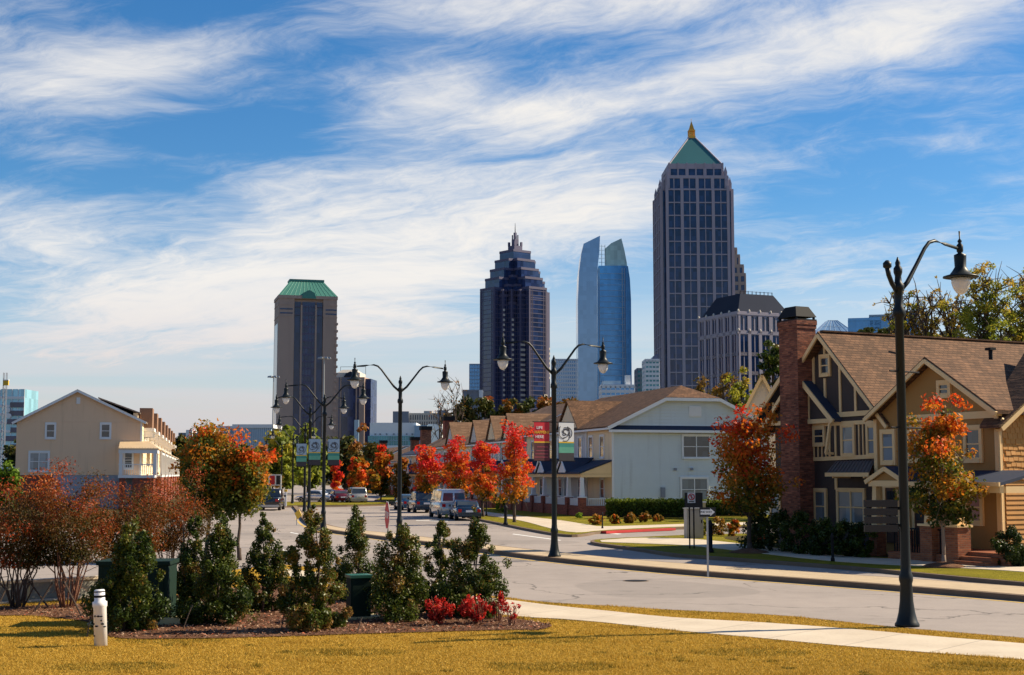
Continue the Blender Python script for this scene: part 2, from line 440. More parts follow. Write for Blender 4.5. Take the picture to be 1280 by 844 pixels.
class MB:
    def __init__(s): s.v = []; s.f = []; s.mi = []; s.M = ID; s.m = 0
    def add(s, vs, fs):
        n = len(s.v)
        s.v += [tuple(s.M @ Vector(v)) for v in vs]
        s.f += [tuple(n + i for i in f) for f in fs]; s.mi += [s.m] * len(fs)
        return s
    def box(s, x0, x1, y0, y1, z0, z1):
        if x0 > x1: x0, x1 = x1, x0
        if y0 > y1: y0, y1 = y1, y0
        if z0 > z1: z0, z1 = z1, z0
        return s.add([(x0, y0, z0), (x1, y0, z0), (x1, y1, z0), (x0, y1, z0), (x0, y0, z1), (x1, y0, z1), (x1, y1, z1), (x0, y1, z1)],
                     [(0, 3, 2, 1), (4, 5, 6, 7), (0, 1, 5, 4), (1, 2, 6, 5), (2, 3, 7, 6), (3, 0, 4, 7)])
    def prism(s, poly, a0, a1, axis='y'):
        """poly in the plane across axis, extruded a0..a1"""
        n = len(poly)
        def mk(p, a):
            return {'y': (p[0], a, p[1]), 'x': (a, p[0], p[1]), 'z': (p[0], p[1], a)}[axis]
        vs = [mk(p, a0) for p in poly] + [mk(p, a1) for p in poly]
        fs = [tuple(range(n)), tuple(range(2 * n - 1, n - 1, -1))] + [(i, i + n, (i + 1) % n + n, (i + 1) % n) for i in range(n)]
        return s.add(vs, fs)
    def slab(s, pts, th):
        """planar polygon given thickness straight down"""
        n = len(pts)
        vs = [tuple(p) for p in pts] + [(p[0], p[1], p[2] - th) for p in pts]
        fs = [tuple(range(n)), tuple(range(2 * n - 1, n - 1, -1))] + [(i, i + n, (i + 1) % n + n, (i + 1) % n) for i in range(n)]
        return s.add(vs, fs)
    def frustum(s, r0, z0, r1, z1, cx=0, cy=0):
        """rectangular frustum; r = (half x, half y)"""
        vs = [(cx + a * r[0], cy + b * r[1], z) for r, z in ((r0, z0), (r1, z1)) for a, b in ((-1, -1), (1, -1), (1, 1), (-1, 1))]
        return s.add(vs, [(0, 3, 2, 1), (4, 5, 6, 7), (0, 1, 5, 4), (1, 2, 6, 5), (2, 3, 7, 6), (3, 0, 4, 7)])
    def lathe(s, prof, seg=16, cx=0, cy=0):
        vs = []; fs = []
        for r, z in prof:
            for k in range(seg):
                a = 2 * math.pi * k / seg
                vs.append((cx + r * math.cos(a), cy + r * math.sin(a), z))
        for i in range(len(prof) - 1):
            for k in range(seg):
                k2 = (k + 1) % seg
                fs.append((i * seg + k, i * seg + k2, (i + 1) * seg + k2, (i + 1) * seg + k))
        fs.append(tuple(range(seg - 1, -1, -1))); fs.append(tuple((len(prof) - 1) * seg + k for k in range(seg)))
        return s.add(vs, fs)
    def tube(s, pts, rad, seg=8):
        pts = [Vector(p) for p in pts]; n = len(pts)
        if not hasattr(rad, '__len__'): rad = [rad] * n
        vs = []; fs = []
        ref = None
        for i, p in enumerate(pts):
            d = (pts[min(i + 1, n - 1)] - pts[max(i - 1, 0)]).normalized()
            if ref is None: ref = Vector((1, 0, 0)) if abs(d.x) < 0.8 else Vector((0, 1, 0))
            a = d.cross(ref).normalized(); b = d.cross(a); ref = b.cross(d) * -1 if False else ref
            for k in range(seg):
                t = 2 * math.pi * k / seg
                vs.append(tuple(p + (a * math.cos(t) + b * math.sin(t)) * rad[i]))
        for i in range(n - 1):
            for k in range(seg):
                k2 = (k + 1) % seg
                fs.append((i * seg + k, (i + 1) * seg + k, (i + 1) * seg + k2, i * seg + k2))
        fs.append(tuple(range(seg))); fs.append(tuple((n - 1) * seg + k for k in range(seg - 1, -1, -1)))
        return s.add(vs, fs)
    def board(s, p0, p1, w, n0, n1):
        """trim board in a face plane from p0 to p1 (along, up), width w, standing n0..n1 out"""
        a = Vector(p0); b = Vector(p1); d = (b - a).normalized(); q = Vector((-d.y, d.x)) * w / 2
        c = [a - q, b - q, b + q, a + q]
        vs = [(p.x, n0, p.y) for p in c] + [(p.x, n1, p.y) for p in c]
        return s.add(vs, [(0, 3, 2, 1), (4, 5, 6, 7), (0, 1, 5, 4), (1, 2, 6, 5), (2, 3, 7, 6), (3, 0, 4, 7)])
    def siding(s, poly, step=.18, proud=.025, n0=0.0):
        """lapped boards over a convex polygon (along, up)"""
        zs = [p[1] for p in poly]; z = min(zs); zt = max(zs)
        def span(z):
            xs = []
            for i in range(len(poly)):
                (x0, z0), (x1, z1) = poly[i], poly[(i + 1) % len(poly)]
                if abs(z1 - z0) < 1e-9:
                    if abs(z - z0) < 1e-6: xs += [x0, x1]
                elif min(z0, z1) - 1e-9 <= z <= max(z0, z1) + 1e-9:
                    xs.append(x0 + (x1 - x0) * (z - z0) / (z1 - z0))
            return (min(xs), max(xs)) if xs else None
        cuts = sorted(set([z] + [p[1] for p in poly]))
        while z < zt - 1e-4:
            z2 = min(z + step, zt)
            for c in cuts:
                if z + 1e-4 < c < z2 - 1e-4 and c - z > .02: z2 = c; break
            a = span(z + 1e-6); b = span(z2 - 1e-6)
            if a and b:
                s.add([(a[0], n0 + proud, z), (a[1], n0 + proud, z), (b[1], n0 + .004, z2), (b[0], n0 + .004, z2), (a[0], n0, z), (a[1], n0, z)],
                      [(0, 1, 2, 3), (4, 5, 1, 0)])
            z = z2
        return s
    def build(s, name, mats, parent=None, smooth=False):
        me = bpy.data.meshes.new(name)
        me.from_pydata(s.v, [], s.f)
        if not isinstance(mats, (list, tuple)): mats = [mats]
        for m in mats: me.materials.append(M[m] if isinstance(m, str) else m)
        if len(mats) > 1: me.polygons.foreach_set('material_index', s.mi)
        if smooth: me.polygons.foreach_set('use_smooth', [True] * len(me.polygons))
        me.update()
        import bmesh
        bm = bmesh.new(); bm.from_mesh(me); bmesh.ops.recalc_face_normals(bm, faces=bm.faces); bm.to_mesh(me); bm.free()
        o = bpy.data.objects.new(name, me); COL.objects.link(o)
        if parent: o.parent = parent
        return o

def mb(fn):
    b = MB(); fn(b); return b

def np_mesh(name, verts, faces, matname, parent=None, tint=None):
    """fast mesh of equal-sized polygons from numpy arrays"""
    k = faces.shape[1]; nf = len(faces)
    me = bpy.data.meshes.new(name)
    me.vertices.add(len(verts)); me.vertices.foreach_set('co', verts.astype(np.float32).ravel())
    me.loops.add(nf * k); me.loops.foreach_set('vertex_index', faces.astype(np.int32).ravel())
    me.polygons.add(nf); me.polygons.foreach_set('loop_start', np.arange(0, nf * k, k, dtype=np.int32))
    if tint is not None:
        a = me.attributes.new('tint', 'FLOAT', 'FACE'); a.data.foreach_set('value', tint.astype(np.float32))
    me.materials.append(M[matname]); me.update(calc_edges=True)
    o = bpy.data.objects.new(name, me); COL.objects.link(o)
    if parent: o.parent = parent
    return o

def text_mesh(name, body, size, matname, parent, Mx, thick=0.004, sx=1.0):
    cu = bpy.data.curves.new(name, 'FONT'); cu.body = body; cu.size = size; cu.extrude = thick
    cu.align_x = 'CENTER'; cu.align_y = 'CENTER'; cu.offset = size * 0.012
    tmp = bpy.data.objects.new('tmp_text', cu); COL.objects.link(tmp)
    bpy.context.view_layer.update()
    me = bpy.data.meshes.new_from_object(tmp.evaluated_get(bpy.context.evaluated_depsgraph_get()))
    bpy.data.objects.remove(tmp); bpy.data.curves.remove(cu)
    me.transform(Mx @ Matrix.Diagonal((sx, 1, 1, 1)))
    me.materials.clear(); me.materials.append(M[matname])
    o = bpy.data.objects.new(name, me); COL.objects.link(o); o.parent = parent
    return o
# text lies in its own x/y plane; stand it up facing -y
STAND = Matrix.Rotation(math.pi / 2, 4, 'X')
mat('awning_metal', (.15, .125, .115), .7, .15, 2)
# ------------------------------------------------------------------ ground, roads, pavements
def area2(p): return sum(p[i][0] * p[(i + 1) % len(p)][1] - p[(i + 1) % len(p)][0] * p[i][1] for i in range(len(p)))
def inset(p, d):
    if area2(p) < 0: p = p[::-1]
    out = []
    n = len(p)
    for i in range(n):
        a = Vector(p[i - 1]); b = Vector(p[i]); c = Vector(p[(i + 1) % n])
        e1 = (b - a).normalized(); e2 = (c - b).normalized()
        n1 = Vector((-e1.y, e1.x)); n2 = Vector((-e2.y, e2.x))
        m = (n1 + n2); m = m.normalized() if m.length > 1e-6 else n1
        k = max(0.5, m.dot(n1))
        out.append(tuple(b + m * d / k))
    return out
def smooth_line(pts, n=4):
    """Catmull-Rom through 2-D points"""
    out = []
    for i in range(len(pts) - 1):
        p0 = Vector(pts[max(i - 1, 0)]); p1 = Vector(pts[i]); p2 = Vector(pts[i + 1]); p3 = Vector(pts[min(i + 2, len(pts) - 1)])
        for k in range(n):
            t = k / n
            out.append(tuple(0.5 * ((2 * p1) + (-p0 + p2) * t + (2 * p0 - 5 * p1 + 4 * p2 - p3) * t * t + (-p0 + 3 * p1 - 3 * p2 + p3) * t ** 3)))
    out.append(tuple(pts[-1]))
    return out
def gl(px, z=0.0, n=3): return smooth_line([tuple(G(a, b, z).xy) for a, b in px], n)
def sheet(name, poly, z, m, parent=None):
    if area2(poly) < 0: poly = poly[::-1]
    b = MB(); b.add([(x, y, z) for x, y in poly], [tuple(range(len(poly)))])
    o = b.build(name, m, parent)
    o['kind'] = 'structure'
    return o
def raised(name, poly, z1, m, z0=-.02):
    if area2(poly) < 0: poly = poly[::-1]
    o = MB().prism(poly, z0, z1, 'z').build(name, m); o['kind'] = 'structure'
    return o

sheet('ground', [(-4500, -300), (4500, -300), (4500, 7000), (-4500, 7000)], -.03, 'bare_earth')
sheet('road', [(-160, 20), (120, 20), (120, 110), (30, 300), (-60, 420), (-160, 420)], 0.0, 'road_surface')

near_edge = gl([(1560, 822), (1280, 797), (1125, 784), (977, 769), (840, 762), (760, 757), (680, 752), (600, 742), (520, 730), (440, 717), (390, 709), (352, 706), (300, 711), (255, 717), (205, 724), (150, 729), (100, 734), (0, 743), (-260, 768)], .13)
lawn_poly = near_edge + [(-60, 20), (-60, 3), (50, 3), (50, 18)]
raised('kerb', lawn_poly, .13, 'kerb_concrete')
lawn_in = inset(lawn_poly, .17)
sheet('lawn', lawn_in, .136, 'dry_lawn')
side_poly = gl([(1500, 827), (1280, 805), (1180, 797), (1080, 788), (960, 779), (840, 772), (760, 764), (690, 757), (650, 752), (560, 741), (470, 727), (400, 716), (372, 713), (352, 711)], .14) + \
            gl([(352, 719), (372, 722), (400, 728), (470, 741), (560, 757), (640, 770), (700, 774), (760, 779), (840, 788), (940, 797), (1046, 807), (1160, 816), (1280, 825), (1540, 848)], .14)
MB().prism(side_poly if area2(side_poly) > 0 else side_poly[::-1], .10, .15, 'z').build('sidewalk', 'pavement_concrete')['kind'] = 'structure'
bed_poly = gl([(-200, 764), (0, 759), (60, 757), (150, 752), (240, 742), (300, 734), (345, 730), (400, 733), (470, 746), (560, 762), (630, 772), (676, 779), (690, 783), (672, 788), (640, 788), (560, 790), (450, 793), (330, 797), (220, 799), (140, 797), (112, 779), (60, 772), (0, 770), (-200, 774)], .14, 4)
sheet('mulch_bed', bed_poly, .156, 'mulch')

# right-hand corner with the charcoal house
kr = gl([(1560, 752), (1280, 728), (1180, 719), (1060, 708), (950, 700), (880, 695), (840, 692), (800, 686), (771, 682), (748, 679), (738, 676.5), (744, 674.3), (770, 672.5), (802, 671), (858, 668.5), (920, 667), (1040, 665)], .13)
corner_poly = kr + [(70, 82), (70, 24), (26, 24)]
raised('kerb', corner_poly, .13, 'kerb_concrete')
sheet('verge', inset(corner_poly, .17), .136, 'verge_grass')
sw = gl([(1500, 724), (1400, 716), (1280, 708), (1197, 703), (1046, 694), (919, 679), (860, 673.5), (802, 672.4), (770, 674), (750, 675.5)], .14) + \
     gl([(752, 677.5), (775, 678.5), (805, 679.5), (860, 682), (919, 688), (1046, 702), (1197, 710), (1280, 715), (1400, 727), (1500, 735)], .14)
MB().prism(sw if area2(sw) > 0 else sw[::-1], .10, .15, 'z').build('sidewalk', 'pavement_concrete')['kind'] = 'structure'
bed2 = gl([(1500, 722), (1280, 706), (1197, 701.5), (1120, 697.5), (1046, 692.5), (960, 682.5), (925, 677), (905, 672), (935, 669.5), (1000, 669)], .14) + [(40, 74), (40, 40)]
sheet('garden_bed', bed2, .146, 'bare_earth')

# block with the pale blue end house, across the side street
kb = gl([(1040, 656), (858, 659), (840, 660.5), (755, 664), (735, 667), (715, 668.5), (692, 666.5), (660, 661), (640, 657), (620, 653), (600, 649), (585, 645), (575, 641), (562, 637), (540, 633), (515, 629.5), (490, 627), (468, 625)], .13)
block_poly = kb + [(-30, 420), (120, 420), (120, 104)]
raised('kerb', block_poly, .13, 'kerb_concrete')
sheet('verge', inset(block_poly, .17), .136, 'verge_grass')
sw2 = gl([(1040, 650), (858, 655), (760, 658), (735, 656), (700, 650.5), (650, 645), (600, 639), (560, 632.5), (520, 627.5)], .14) + \
      gl([(520, 629), (560, 636), (600, 643), (640, 649), (660, 653), (690, 661), (720, 665.5), (760, 662.3), (858, 658), (1040, 654)], .14)
MB().prism(sw2 if area2(sw2) > 0 else sw2[::-1], .10, .15, 'z').build('sidewalk', 'pavement_concrete')['kind'] = 'structure'
def ribbon(name, line, off, w, z, m, h=None):
    """strip following a 2-D line, shifted sideways"""
    v = []; f = []
    for i, p in enumerate(line):
        a = Vector(line[max(i - 1, 0)]); b = Vector(line[min(i + 1, len(line) - 1)])
        d = (b - a).normalized(); n = Vector((-d.y, d.x))
        for o in (off - w / 2, off + w / 2):
            q = Vector(p) + n * o; v.append((q.x, q.y, z))
            if h: v.append((q.x, q.y, z + h))
    k = 4 if h else 2
    for i in range(len(line) - 1):
        a, b = i * k, (i + 1) * k
        if h: f += [(a + 1, b + 1, b + 3, a + 3), (a, b, b + 1, a + 1), (a + 2, a + 3, b + 3, b + 2)]
        else: f.append((a, b, b + 1, a + 1))
    if h: f += [(0, 1, 3, 2), (len(line) * 4 - 4, len(line) * 4 - 2, len(line) * 4 - 1, len(line) * 4 - 3)]
    o = MB().add(v, f).build(name, m); o['kind'] = 'structure'
    return o
ribbon('kerb', gl([(842, 660.3), (800, 662), (755, 664.2)], .14), -.02, .36, .02, 'painted_red', .13)

# yard of the beige row on the left, and the strip beyond the crossing
yard = gl([(-400, 690), (0, 664), (110, 655), (205, 648), (265, 641), (300, 636), (318, 633.5), (480, 631), (482, 627.5), (330, 627), (300, 625)], .13) + [(-70, 420), (-250, 420), (-250, 60)]
raised('kerb', yard, .13, 'kerb_concrete')
sheet('verge', inset(yard, .17), .136, 'bare_earth')
sheet('verge', gl([(322, 632.3), (400, 631.3), (478, 630.3), (478, 628), (400, 628), (330, 628)], .14), .141, 'verge_grass')

# central reservation
mn = gl([(1560, 778), (1280, 752), (1060, 734), (840, 717), (680, 701), (560, 685), (459, 672), (404, 664), (381, 654), (373, 643), (366, 634)], .0, 4)
mf = gl([(371, 634), (380, 643), (393, 652), (428, 663), (500, 671), (600, 683.5), (700, 695), (840, 708.5), (1060, 724), (1280, 740), (1560, 764)], .0, 4)
med = mn + mf
raised('kerb', med, .15, 'kerb_concrete')
sheet('median', inset(med, .2), .157, 'median_paving')
ribbon('road_marking', mn[:-6], -.35 if Vector(mn[5]).y < 0 else .35, .13, .005, 'painted_yellow')
ribbon('road_marking', gl([(700, 757.5), (700.5, 757.4)], 0), 0, .1, .004, 'painted_white') if False else None
# lane lines, stop bars and the turn arrow
def mark(pxs, m='painted_white'):
    p = [tuple(G(a, b).xy) for a, b in pxs]
    sheet('road_marking', p, .005, m)
mark([(752, 666.6), (772, 668.2), (778, 667.4), (757, 665.8)])
mark([(352, 688), (375, 693), (377, 692), (354, 687)])
mark([(362, 666), (372, 668), (374, 667.4), (364, 665.4)])
mark([(520, 651), (560, 652), (560, 651.5), (520, 650.5)]) 
mark([(640, 668), (700, 676), (702, 675.4), (642, 667.4)])

# ------------------------------------------------------------------ vegetation
def in_poly(pts, poly):
    poly = np.array(poly); x, y = pts[:, 0], pts[:, 1]; inside = np.zeros(len(pts), bool)
    j = len(poly) - 1
    for i in range(len(poly)):
        xi, yi = poly[i]; xj, yj = poly[j]
        c = ((yi > y) != (yj > y)) & (x < (xj - xi) * (y - yi) / (yj - yi + 1e-12) + xi)
        inside ^= c; j = i
    return inside

def leaves(name, pts, size, matname, tint, parent, rng, aspect=.55, up=.35, outward=None):
    n = len(pts)
    nr = rng.normal(size=(n, 3)); nr /= np.linalg.norm(nr, axis=1)[:, None]
    if outward is not None: nr = nr + outward * .8
    nr[:, 2] += up; nr /= np.linalg.norm(nr, axis=1)[:, None]
    t = rng.normal(size=(n, 3)); t -= nr * (t * nr).sum(1)[:, None]; t /= np.linalg.norm(t, axis=1)[:, None]
    b = np.cross(nr, t)
    L = (size * rng.uniform(.65, 1.3, n))[:, None]
    t = t * L * .5; b = b * L * .5 * aspect
    bend = nr * L * rng.uniform(-.12, .2, n)[:, None]
    v = np.stack([pts - t - bend, pts - b, pts + t - bend, pts + b], 1).reshape(-1, 3)
    f = np.arange(n * 4).reshape(-1, 4)
    return np_mesh(name, v, f, matname, parent, np.clip(tint, 0, 1))

def limb(b, p0, p1, r0, r1, rng, seg=6, k=4, wob=.06):
    p0 = np.array(p0, float); p1 = np.array(p1, float); L = np.linalg.norm(p1 - p0)
    pts = []; rr = []
    for i in range(k + 1):
        t = i / k
        o = rng.normal(size=3) * wob * L * math.sin(math.pi * t) * .6
        o[2] += .06 * L * math.sin(math.pi * t)
        pts.append(tuple(p0 + (p1 - p0) * t + o)); rr.append(r0 + (r1 - r0) * t)
    b.tube(pts, rr, seg)
    return pts

def tree(name, label, cat, loc, h, rx, crown_z0, leafm, n, lsize, seed, group=None, trunk_r=None, bark='bark', limbs=9, clump=.34,
         t_low=.1, t_high=.9, t_noise=.2, sparse=0.0, ry=None, shape='oval', twigs=True, up=.35, aspect=.6, lean=0.0, stems=1, t_off=0.0):
    rng = np.random.default_rng(seed)
    ry = ry or rx
    root = T(name, label, cat, loc, 0, group)
    b = MB(); tr = trunk_r or h * .018
    zc = (h + crown_z0) / 2; rz = (h - crown_z0) / 2
    tips = []
    def env(t):                                  # crown radius against relative height
        if shape == 'oval': return math.sqrt(max(0, 1 - (2 * t - 1) ** 2)) * (1.06 - .25 * t)
        if shape == 'cone': return max(.05, (1 - t) ** .8) * .98
        if shape == 'vase': return .3 + .75 * math.sin(min(1, t * 1.05) * math.pi * .62)
        if shape == 'flame': return math.sqrt(max(0, 1 - (1.55 * t - .42) ** 2)) if t < .91 else .3
        return 1
    top = np.array([lean * h, 0, h * .93])
    if stems == 1:
        limb(b, (0, 0, -.1), top * np.array([1, 1, .98]), tr, tr * .15, rng, 8, 7, .02)
        b.lathe([(tr * 1.5, -.1), (tr * 1.15, .12), (tr, .35)], 8)
    for i in range(limbs):
        t = (i + .6) / limbs
        t = min(.97, max(.04, t + rng.uniform(-.05, .05)))
        a = i * 2.39996 + rng.uniform(-.4, .4)
        z = crown_z0 + t * (h - crown_z0)
        rr = env(t) * rng.uniform(.62, 1.0)
        tip = np.array([lean * z + math.cos(a) * rx * rr * .82, math.sin(a) * ry * rr * .82, z])
        if stems == 1:
            zb = max(crown_z0 * .75 + .1, z - (h - crown_z0) * (.22 + .25 * env(t)))
            base = np.array([lean * zb, 0, zb])
        else:
            base = np.array([math.cos(a) * .12 * rx, math.sin(a) * .12 * rx, -.05])
        pts = limb(b, base, tip, tr * (.42 if stems == 1 else .5) * (1.1 - .5 * t), tr * .10, rng, 6, 5, .07)
        tips.append((tip, t)); 
        mid = np.array(pts[3]); tips.append((mid, t * .95))
        if twigs:
            for k in range(4 if sparse < .6 else 9):
                q = np.array(pts[2 + k % 3]) if k % 2 else np.array(pts[-2])
                e = q + rng.normal(size=3) * np.array([rx, ry, rz]) * .28 + np.array([0, 0, rz * .12])
                limb(b, q, e, tr * .16, tr * .05, rng, 4, 2, .05)
                if k < 3: tips.append((e, min(1, max(0, (e[2] - crown_z0) / (h - crown_z0)))))
    b.build('trunk' if stems == 1 else 'stem', bark, root, True)
    if n <= 0: return root
    C = np.array([t[0] for t in tips]); m = len(C)
    csz = clump * rx * rng.uniform(.55, 1.25, m)
    ctint = rng.normal(size=m) * t_noise
    w = csz ** 2; w /= w.sum()
    idx = rng.choice(m, n, p=w)
    d = rng.normal(size=(n, 3)); d /= np.linalg.norm(d, axis=1)[:, None]
    rad = rng.uniform(0, 1, n) ** .45
    pts = C[idx] + d * (rad * csz[idx])[:, None] * np.array([1, 1, .78])
    keep = pts[:, 2] > crown_z0 * .8
    pts = pts[keep]; d = d[keep]; idx = idx[keep]
    t = np.clip((pts[:, 2] - crown_z0) / (h - crown_z0), 0, 1.1)
    r = np.hypot(pts[:, 0] / rx, pts[:, 1] / ry)
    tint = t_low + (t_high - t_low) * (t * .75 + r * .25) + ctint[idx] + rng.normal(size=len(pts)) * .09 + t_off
    leaves('crown', pts, lsize, leafm, tint, root, rng, aspect, up, d)
    return root

def shrub(name, label, cat, loc, h, r, leafm, n, lsize, seed, group=None, shape='cone', t0=.4, tn=.2, stem=True, bark='bark', aspect=.5, z0=.05, gaps=.25, sy=1.0, t_grad=.1):
    rng = np.random.default_rng(seed)
    root = T(name, label, cat, loc, 0, group)
    if stem:
        b = MB()
        limb(b, (0, 0, -.05), (rng.normal() * .04, 0, h * .92), .028 * h / 2, .006, rng, 6, 6, .02)
        for i in range(16):
            a = i * 2.4; z = h * (.08 + .8 * i / 16); rr = r * (1 - z / h) * .75 + .03 if shape == 'cone' else r * .8
            limb(b, (0, 0, z * .8), (math.cos(a) * rr, math.sin(a) * rr * sy, z + .12 * h), .010, .004, rng, 4, 3, .05)
        b.build('stem', bark, root, True)
    m = int(110 if shape == 'cone' else 26 + 14 * h * r)
    ex = rng.uniform(.45, .8); ph = rng.uniform(0, 6.28); sq = rng.uniform(.1, .3)
    ts = rng.uniform(0, 1, m) ** (1.25 if shape == 'cone' else 1.15)
    ang = rng.uniform(0, 2 * math.pi, m)
    if shape == 'cone': env = np.minimum(1.0, (1 - ts) ** ex * np.minimum(1, .8 + ts * 2.0)) * (1 + sq * np.sin(2 * ang + ph + 5 * ts)) + .05
    elif shape == 'ball': env = np.sqrt(np.clip(1 - (2 * ts - .9) ** 2, 0.05, 1))
    else: env = np.ones(m)
    rr = env * r * rng.uniform(.25, .98, m)
    C = np.stack([np.cos(ang) * rr, np.sin(ang) * rr * sy, z0 + ts * (h - z0) * .95], 1)
    csz = rng.uniform(.12, .32, m) * (r if shape != 'cone' else r * (.45 + .65 * env))
    if shape == 'cone':                                   # upright shoots breaking the outline
        k = m // 4; C[:k, 2] += rng.uniform(.02, .13, k) * h; csz[:k] *= .55; C[:k, :2] *= 1.18
        C[:, 0] += rng.normal() * .05 * C[:, 2]
    bad = rng.uniform(size=m) < gaps
    w = csz ** 2 * np.where(bad, .12, 1); w /= w.sum()
    ctint = rng.normal(size=m) * tn
    idx = rng.choice(m, n, p=w)
    d = rng.normal(size=(n, 3)); d /= np.linalg.norm(d, axis=1)[:, None]
    pts = C[idx] + d * (csz[idx] * rng.uniform(0, 1, n) ** .5)[:, None] * np.array([1, 1, 1.25])
    pts[:, 2] = np.abs(pts[:, 2] - .02) + .02
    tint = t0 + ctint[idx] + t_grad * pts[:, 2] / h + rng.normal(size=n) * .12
    leaves('foliage', pts, lsize, leafm, tint, root, rng, aspect, .2, d)
    return root

EVG = 'evergreen shrubs planted in the mulch bed'
def near_shrubs():
    #   px base, py base, py top, half width px, leaves, label, seed, tint
    L = [(155, 789, 648, 38, 6500, 'tall dark evergreen shrub directly behind the white pipe marker', .36),
         (229, 768, 640, 27, 4800, 'narrow evergreen shrub just right of the large dark utility box', .40),
         (271, 779, 645, 36, 6000, 'bushy evergreen shrub between the utility box shrub and the leaning stake', .38),
         (328, 766, 645, 27, 4300, 'evergreen shrub standing alone left of the browning one', .42),
         (396, 787, 632, 43, 6800, 'widest evergreen shrub, partly browned, left of the green utility cabinet', .62),
         (447, 752, 630, 31, 4200, 'evergreen shrub behind the green utility cabinet with a spindly top', .45),
         (500, 775, 652, 36, 5600, 'evergreen shrub right of the green utility cabinet under the stop sign', .52),
         (550, 765, 645, 26, 4200, 'slim evergreen shrub behind the first red nandina', .46),
         (592, 770, 643, 37, 6200, 'full evergreen shrub at the right end of the bed above the second nandina', .44)]
    for i, (px, py, pt, hw, n, lab, t0) in enumerate(L):
        g = G(px, py, .15); s = g.y / F
        h = (P(px, pt, g.y).z - .15)
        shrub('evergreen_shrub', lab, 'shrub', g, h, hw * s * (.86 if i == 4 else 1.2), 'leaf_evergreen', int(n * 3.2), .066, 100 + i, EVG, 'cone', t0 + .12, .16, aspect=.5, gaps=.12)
    for i, (px, py, pt, hw, n, lab, gp) in enumerate([(549, 781, 745, 20, 1100, 'round bright red nandina in front of the slim evergreen', .1),
                                           (597, 780, 746, 23, 1200, 'wide red nandina below the full evergreen at the bed end', .2),
                                           (622, 777, 740, 12, 330, 'small ragged red nandina right of the wide one', .4),
                                           (640, 782, 752, 13, 130, 'nearly leafless twiggy nandina at the bed tip', .6)]):
        g = G(px, py, .15); s = g.y / F; h = P(px, pt, g.y).z - .15
        root = shrub('nandina', lab, 'shrub', g, h, hw * s, 'leaf_nandina', n, .075, 200 + i, 'red nandinas at the end of the mulch bed', 'ball', .55, .2, stem=False, aspect=.45, gaps=gp, z0=.14)
        rng = np.random.default_rng(i); b = MB()
        for k in range(14):
            a = k * 2.4
            limb(b, (math.cos(a) * .04, math.sin(a) * .04, -.03), (math.cos(a) * hw * s * rng.uniform(.3, 1), math.sin(a) * hw * s * .7, h * rng.uniform(.6, 1)), .009, .003, rng, 4, 3, .06)
        b.build('stem', 'bark_red', root, True)
    # multi-stemmed crepe myrtles in autumn colour
    for i, (px, py, pt, hw, n, lab, w) in enumerate([
            (22, 760, 605, 52, 7200, 'leftmost red-brown crepe myrtle with many bare lower stems', 0),
            (84, 759, 598, 54, 8200, 'fan-shaped crepe myrtle with reddest leaves, behind the lawn edge', 0),
            (150, 748, 603, 54, 8200, 'crepe myrtle rising behind the evergreen by the white pipe', 0),
            (207, 735, 590, 44, 6200, 'rust-coloured crepe myrtle beside the orange street tree', 0)]):
        g = G(px, py, .15); s = g.y / F; h = P(px, pt, g.y).z - .15
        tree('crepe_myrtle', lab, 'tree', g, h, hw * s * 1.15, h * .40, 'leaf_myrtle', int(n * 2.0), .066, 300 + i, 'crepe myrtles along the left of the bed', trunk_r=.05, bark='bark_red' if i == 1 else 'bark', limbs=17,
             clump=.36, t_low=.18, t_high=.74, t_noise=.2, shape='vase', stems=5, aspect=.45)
near_shrubs()

